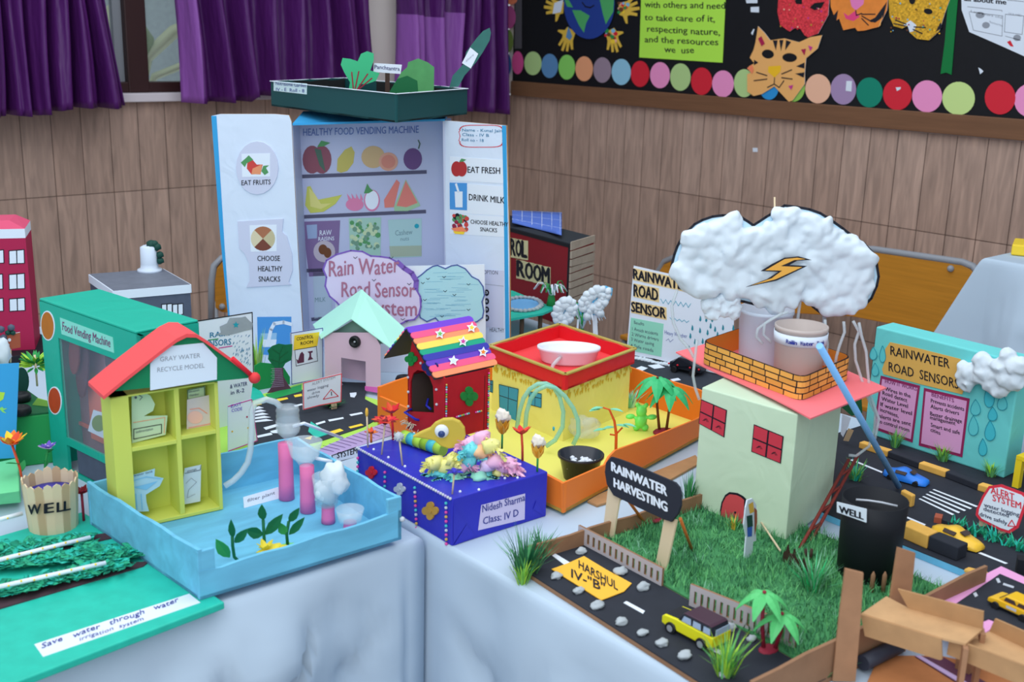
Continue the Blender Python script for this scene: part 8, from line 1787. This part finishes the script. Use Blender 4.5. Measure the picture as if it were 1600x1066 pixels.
cw = thing('paper_offcut', 'small black, white and wood coloured paper piece at the corner of the cream house', 'paper piece', P(1322, 690, sz)); pp = Pl(P(1322, 694, sz), r2, (0, 0, 1)); b = B(); b.slab(pp, k8((60, 880), (70, 740), (130, 765), (110, 830), (75, 900)), 'paper', 0, .002); b.build('sheet', cw); b = B(); b.slab(pp, k8((75, 920), (110, 835), (145, 850), (110, 925)), 'wood', .004, .002); b.build('wood_strip', cw); b = B(); b.slab(pp, k8((70, 700), (110, 660), (210, 640), (215, 740), (140, 760)), 'dkgreen', -.006, .002); b.build('green_card', cw)
# ================================================================ cardboard ramp model in front
bz_ = TZ+.004; f8 = [(P(*p, bz_)) for p in kbr((300, 1250), (470, 880), (900, 880), (1700, 1050), (1700, 1500))]
rm_ = thing('ramp_sheet', 'brown cardboard base sheet of the ramp model', 'board', f8[0]); b = B(); b.prism([V((p.x, p.y, TZ+.0005)) for p in f8], f8, 'rampbase'); b.build('sheet', rm_)
zd = .84; DG = ground(zd); DK = [P(*p, zd) for p in kbr((345, 580), (520, 460), (680, 545), (1200, 692), (1080, 795), (915, 755))]
rp2 = thing('cardboard_ramp', 'folded brown cardboard ramp with side walls and two tall posts', 'ramp', V((DK[0].x, DK[0].y, bz_)))
b = B(); b.prism([p-V((0, 0, .003)) for p in DK], DK, 'cardlight'); b.build('deck', rp2)
def side(name, pix, z0, mt='cardboard', t=.003):
    # vertical strip whose lower edge lies in the plane z0 between the first two picture points; the rest are its upper corners
    A_, B_ = P(*pix[0], z0), P(*pix[1], z0); pl = card(A_, B_); bb = B(); bb.slab(pl, list(pix), mt, -t, t); bb.build(name, rp2); return pl
A_, B_ = DK[0], DK[5]; pl = card(A_, B_); b = B(); b.slab(pl, kbr((342, 582), (912, 757), (918, 900), (900, 905), (372, 735)), 'cardboard', 0, .003); b.build('side_flap', rp2)
side('side_wall', kbr((675, 548), (1200, 693), (1206, 570), (600, 410)), zd)
zd2 = .825; D2 = [P(*p, zd2) for p in kbr((1010, 790), (1255, 705), (1700, 930), (1700, 1130), (1400, 960))]
b = B(); b.prism([p-V((0, 0, .003)) for p in D2], D2, 'cardlight'); b.build('lower_deck', rp2)
side('lower_side_wall', kbr((945, 872), (1700, 1185), (1700, 1025), (1491, 952), (965, 750)), zd2-.012); side('lower_side_wall', kbr((1245, 708), (1700, 925), (1700, 800), (1285, 620)), zd2)
q = P(*kbr(300, 640), zd); ppl = Pl(V((q.x, q.y, bz_)), r2, (0, 0, 1)); uvp = [ppl.uv(p) for p in kbr((230, 268), (358, 300), (340, 600), (312, 1066), (150, 1066), (185, 620))]; uvp = [(x, max(0, y)) for x, y in uvp]; zlow = min(y for x, y in uvp); uvp = uvp[:3]+[(uvp[3][0]-.002, 0), (uvp[4][0]-.002, 0)]+uvp[5:]
b = B(); b.slab(ppl, uvp, 'cardmid', -.004, .004, raw=True); b.build('post', rp2); q = DK[1]; ppl = Pl(V((q.x, q.y, bz_)), (r2*.95+f2*.3), (0, 0, 1)); uvp = [ppl.uv(p) for p in kbr((592, 110), (712, 148), (697, 415), (530, 445))]; uvp = uvp[:2]+[(uvp[2][0], 0), (uvp[3][0], 0)]; b = B(); b.slab(ppl, uvp, 'cardmid', 0, .004, raw=True); b.build('post', rp2)
for p in (DK[3], DK[4], D2[2]): b = B(); q = V((p.x, p.y, bz_)); b.box(q+V((0, 0, (p.z-.003-bz_)/2)), (.018, .006, p.z-.003-bz_), 'cardmid', .6); b.build('prop', rp2)
b = B(); b.slab(ground(bz_), kbr((-170, 1090), (0, 935), (150, 878), (330, 762), (470, 790), (335, 865), (150, 965), (40, 1080)), 'shinyblue', .0003, .001); b.slab(ground(bz_), kbr((-150, 1095), (20, 950), (150, 905), (150, 950), (60, 1040), (20, 1080)), 'white', .0015, .0006); b.build('glossy_strip', None, 'glossy blue and white paper strip lying beside the ramp post', 'paper strip')
q0, q1 = P(*kbr(345, 985), bz_), P(*kbr(600, 860), bz_); b = B(); b.tube([q0+V((0, 0, .011)), q1+V((0, 0, .011))], .0105, 'tubeblack', 16); b.build('black_roll', None, 'dark grey paper roll lying under the cardboard ramp', 'paper roll')
b = B(); b.slab(ground(bz_), kbr((720, 890), (930, 900), (1250, 1090), (1100, 1120), (1000, 1066)), 'plumdark', .0003, .001); b.slab(ground(bz_), kbr((720, 890), (760, 890), (1090, 1080), (1050, 1090)), 'lilac', .0015, .0008); b.build('plum_paper', None, 'dark plum paper with a lilac edge under the cardboard ramp', 'paper')
zk = TZ+.045; PG = ground(zk); pk = [P(*p, zk) for p in kbr((868, 478), (1330, 248), (1700, 420), (1700, 860), (1260, 690), (1085, 800), (1010, 760))]
pr5 = thing('pink_road', 'black road section with wide pink border behind the cardboard ramp', 'model road', V((pk[0].x, pk[0].y, bz_))); b = B(); b.prism([p-V((0, 0, .004)) for p in pk], pk, 'pinkborder'); b.build('border', pr5)
b = B(); b.slab(PG, kbr((1005, 522), (1320, 308), (1700, 470), (1700, 800), (1240, 625), (1205, 640), (1150, 600)), 'roadblk', .0003, .0012); b.build('road', pr5)
b = B(); [b.slab(PG, kbr(*q), 'silver', .0016, .0005) for q in (((1290, 345), (1310, 340), (1325, 370), (1305, 375)), ((1130, 450), (1150, 440), (1165, 465), (1145, 475)), ((1345, 375), (1420, 400), (1415, 412), (1340, 388)))]; b.build('road_marking', pr5)
for p in (pk[0], pk[1], pk[5]): b = B(); q = V((p.x, p.y, bz_)); c_ = (pk[0]+pk[3])/2; q = q+(V((c_.x, c_.y, bz_))-q)*.12; b.box(q+V((0, 0, (zk-.004-bz_)/2)), (.02, .02, zk-.004-bz_), 'cardmid'); b.build('support_block', pr5)
b = B(); q = P(*kbr(1470, 290), sz+.0014); b.box(q+V((0, 0, .012)), (.02, .016, .024), 'black', .5); b.build('sensor_block', None, 'small black sensor block by the pink road corner', 'sensor')
tA, tB = P(*kbr(1240, 510), zk+.0015), P(*kbr(1560, 660), zk+.0015); tx = (tA-tB).normalized(); jx, jsd = tx, V((-tx.y, tx.x, 0)); JL = (tA-tB).length*1.0; JW, JH = JL*.44, JL*.36
near = -jsd if (-jsd).dot(CAM-tA) > 0 else jsd; jc = (tA+tB)/2-near*JW*.35; ty = thing('toy_taxi', 'yellow toy taxi on the pink bordered road', 'toy car', jc, 'toy cars')
prof('body', [(0, .2), (1, .2), (1, .42), (.94, .52), (.76, .58), (.12, .6), (0, .52)], -.5, .5, 'taxi', ty); prof('cabin', [(.08, .58), (.78, .57), (.64, .95), (.22, .97)], -.44, .44, 'taxi', ty); prof('bumper', [(-.01, .14), (1.01, .14), (1.01, .22), (-.01, .22)], -.5, .5, 'rubber', ty, 'dark bumper')
for s_ in (-.445, .445):
    for x0, x1 in ((.2, .38), (.42, .66)): prof('window', [(x0-.04, .64), (x1, .64), (x1-.04, .88), (x0+.02, .88)], s_, s_*1.015, 'innerdark', ty, None, 0)
    prof('door_badge', [(.36, .32), (.58, .32), (.58, .48), (.36, .48)], s_*1.126, s_*1.135, 'silver', ty, 'silver door badge', 0)
    for x in (.2, .8): bb = B(); q = pt(x, s_*1.1, .18); d = jsd*(.004 if s_ > 0 else -.004); bb.tube([q-d*2, q+d], JH*.22, 'rubber', 18); bb.build('wheel', ty)
bb = B(); q = [pt(x, y, z) for x, y, z in ((.655, -.38, .9), (.655, .38, .9), (.765, .4, .63), (.765, -.4, .63))]; bb.prism(q, [p+jx*.0008+V((0, 0, .0008)) for p in q], 'innerdark'); bb.build('windscreen', ty)
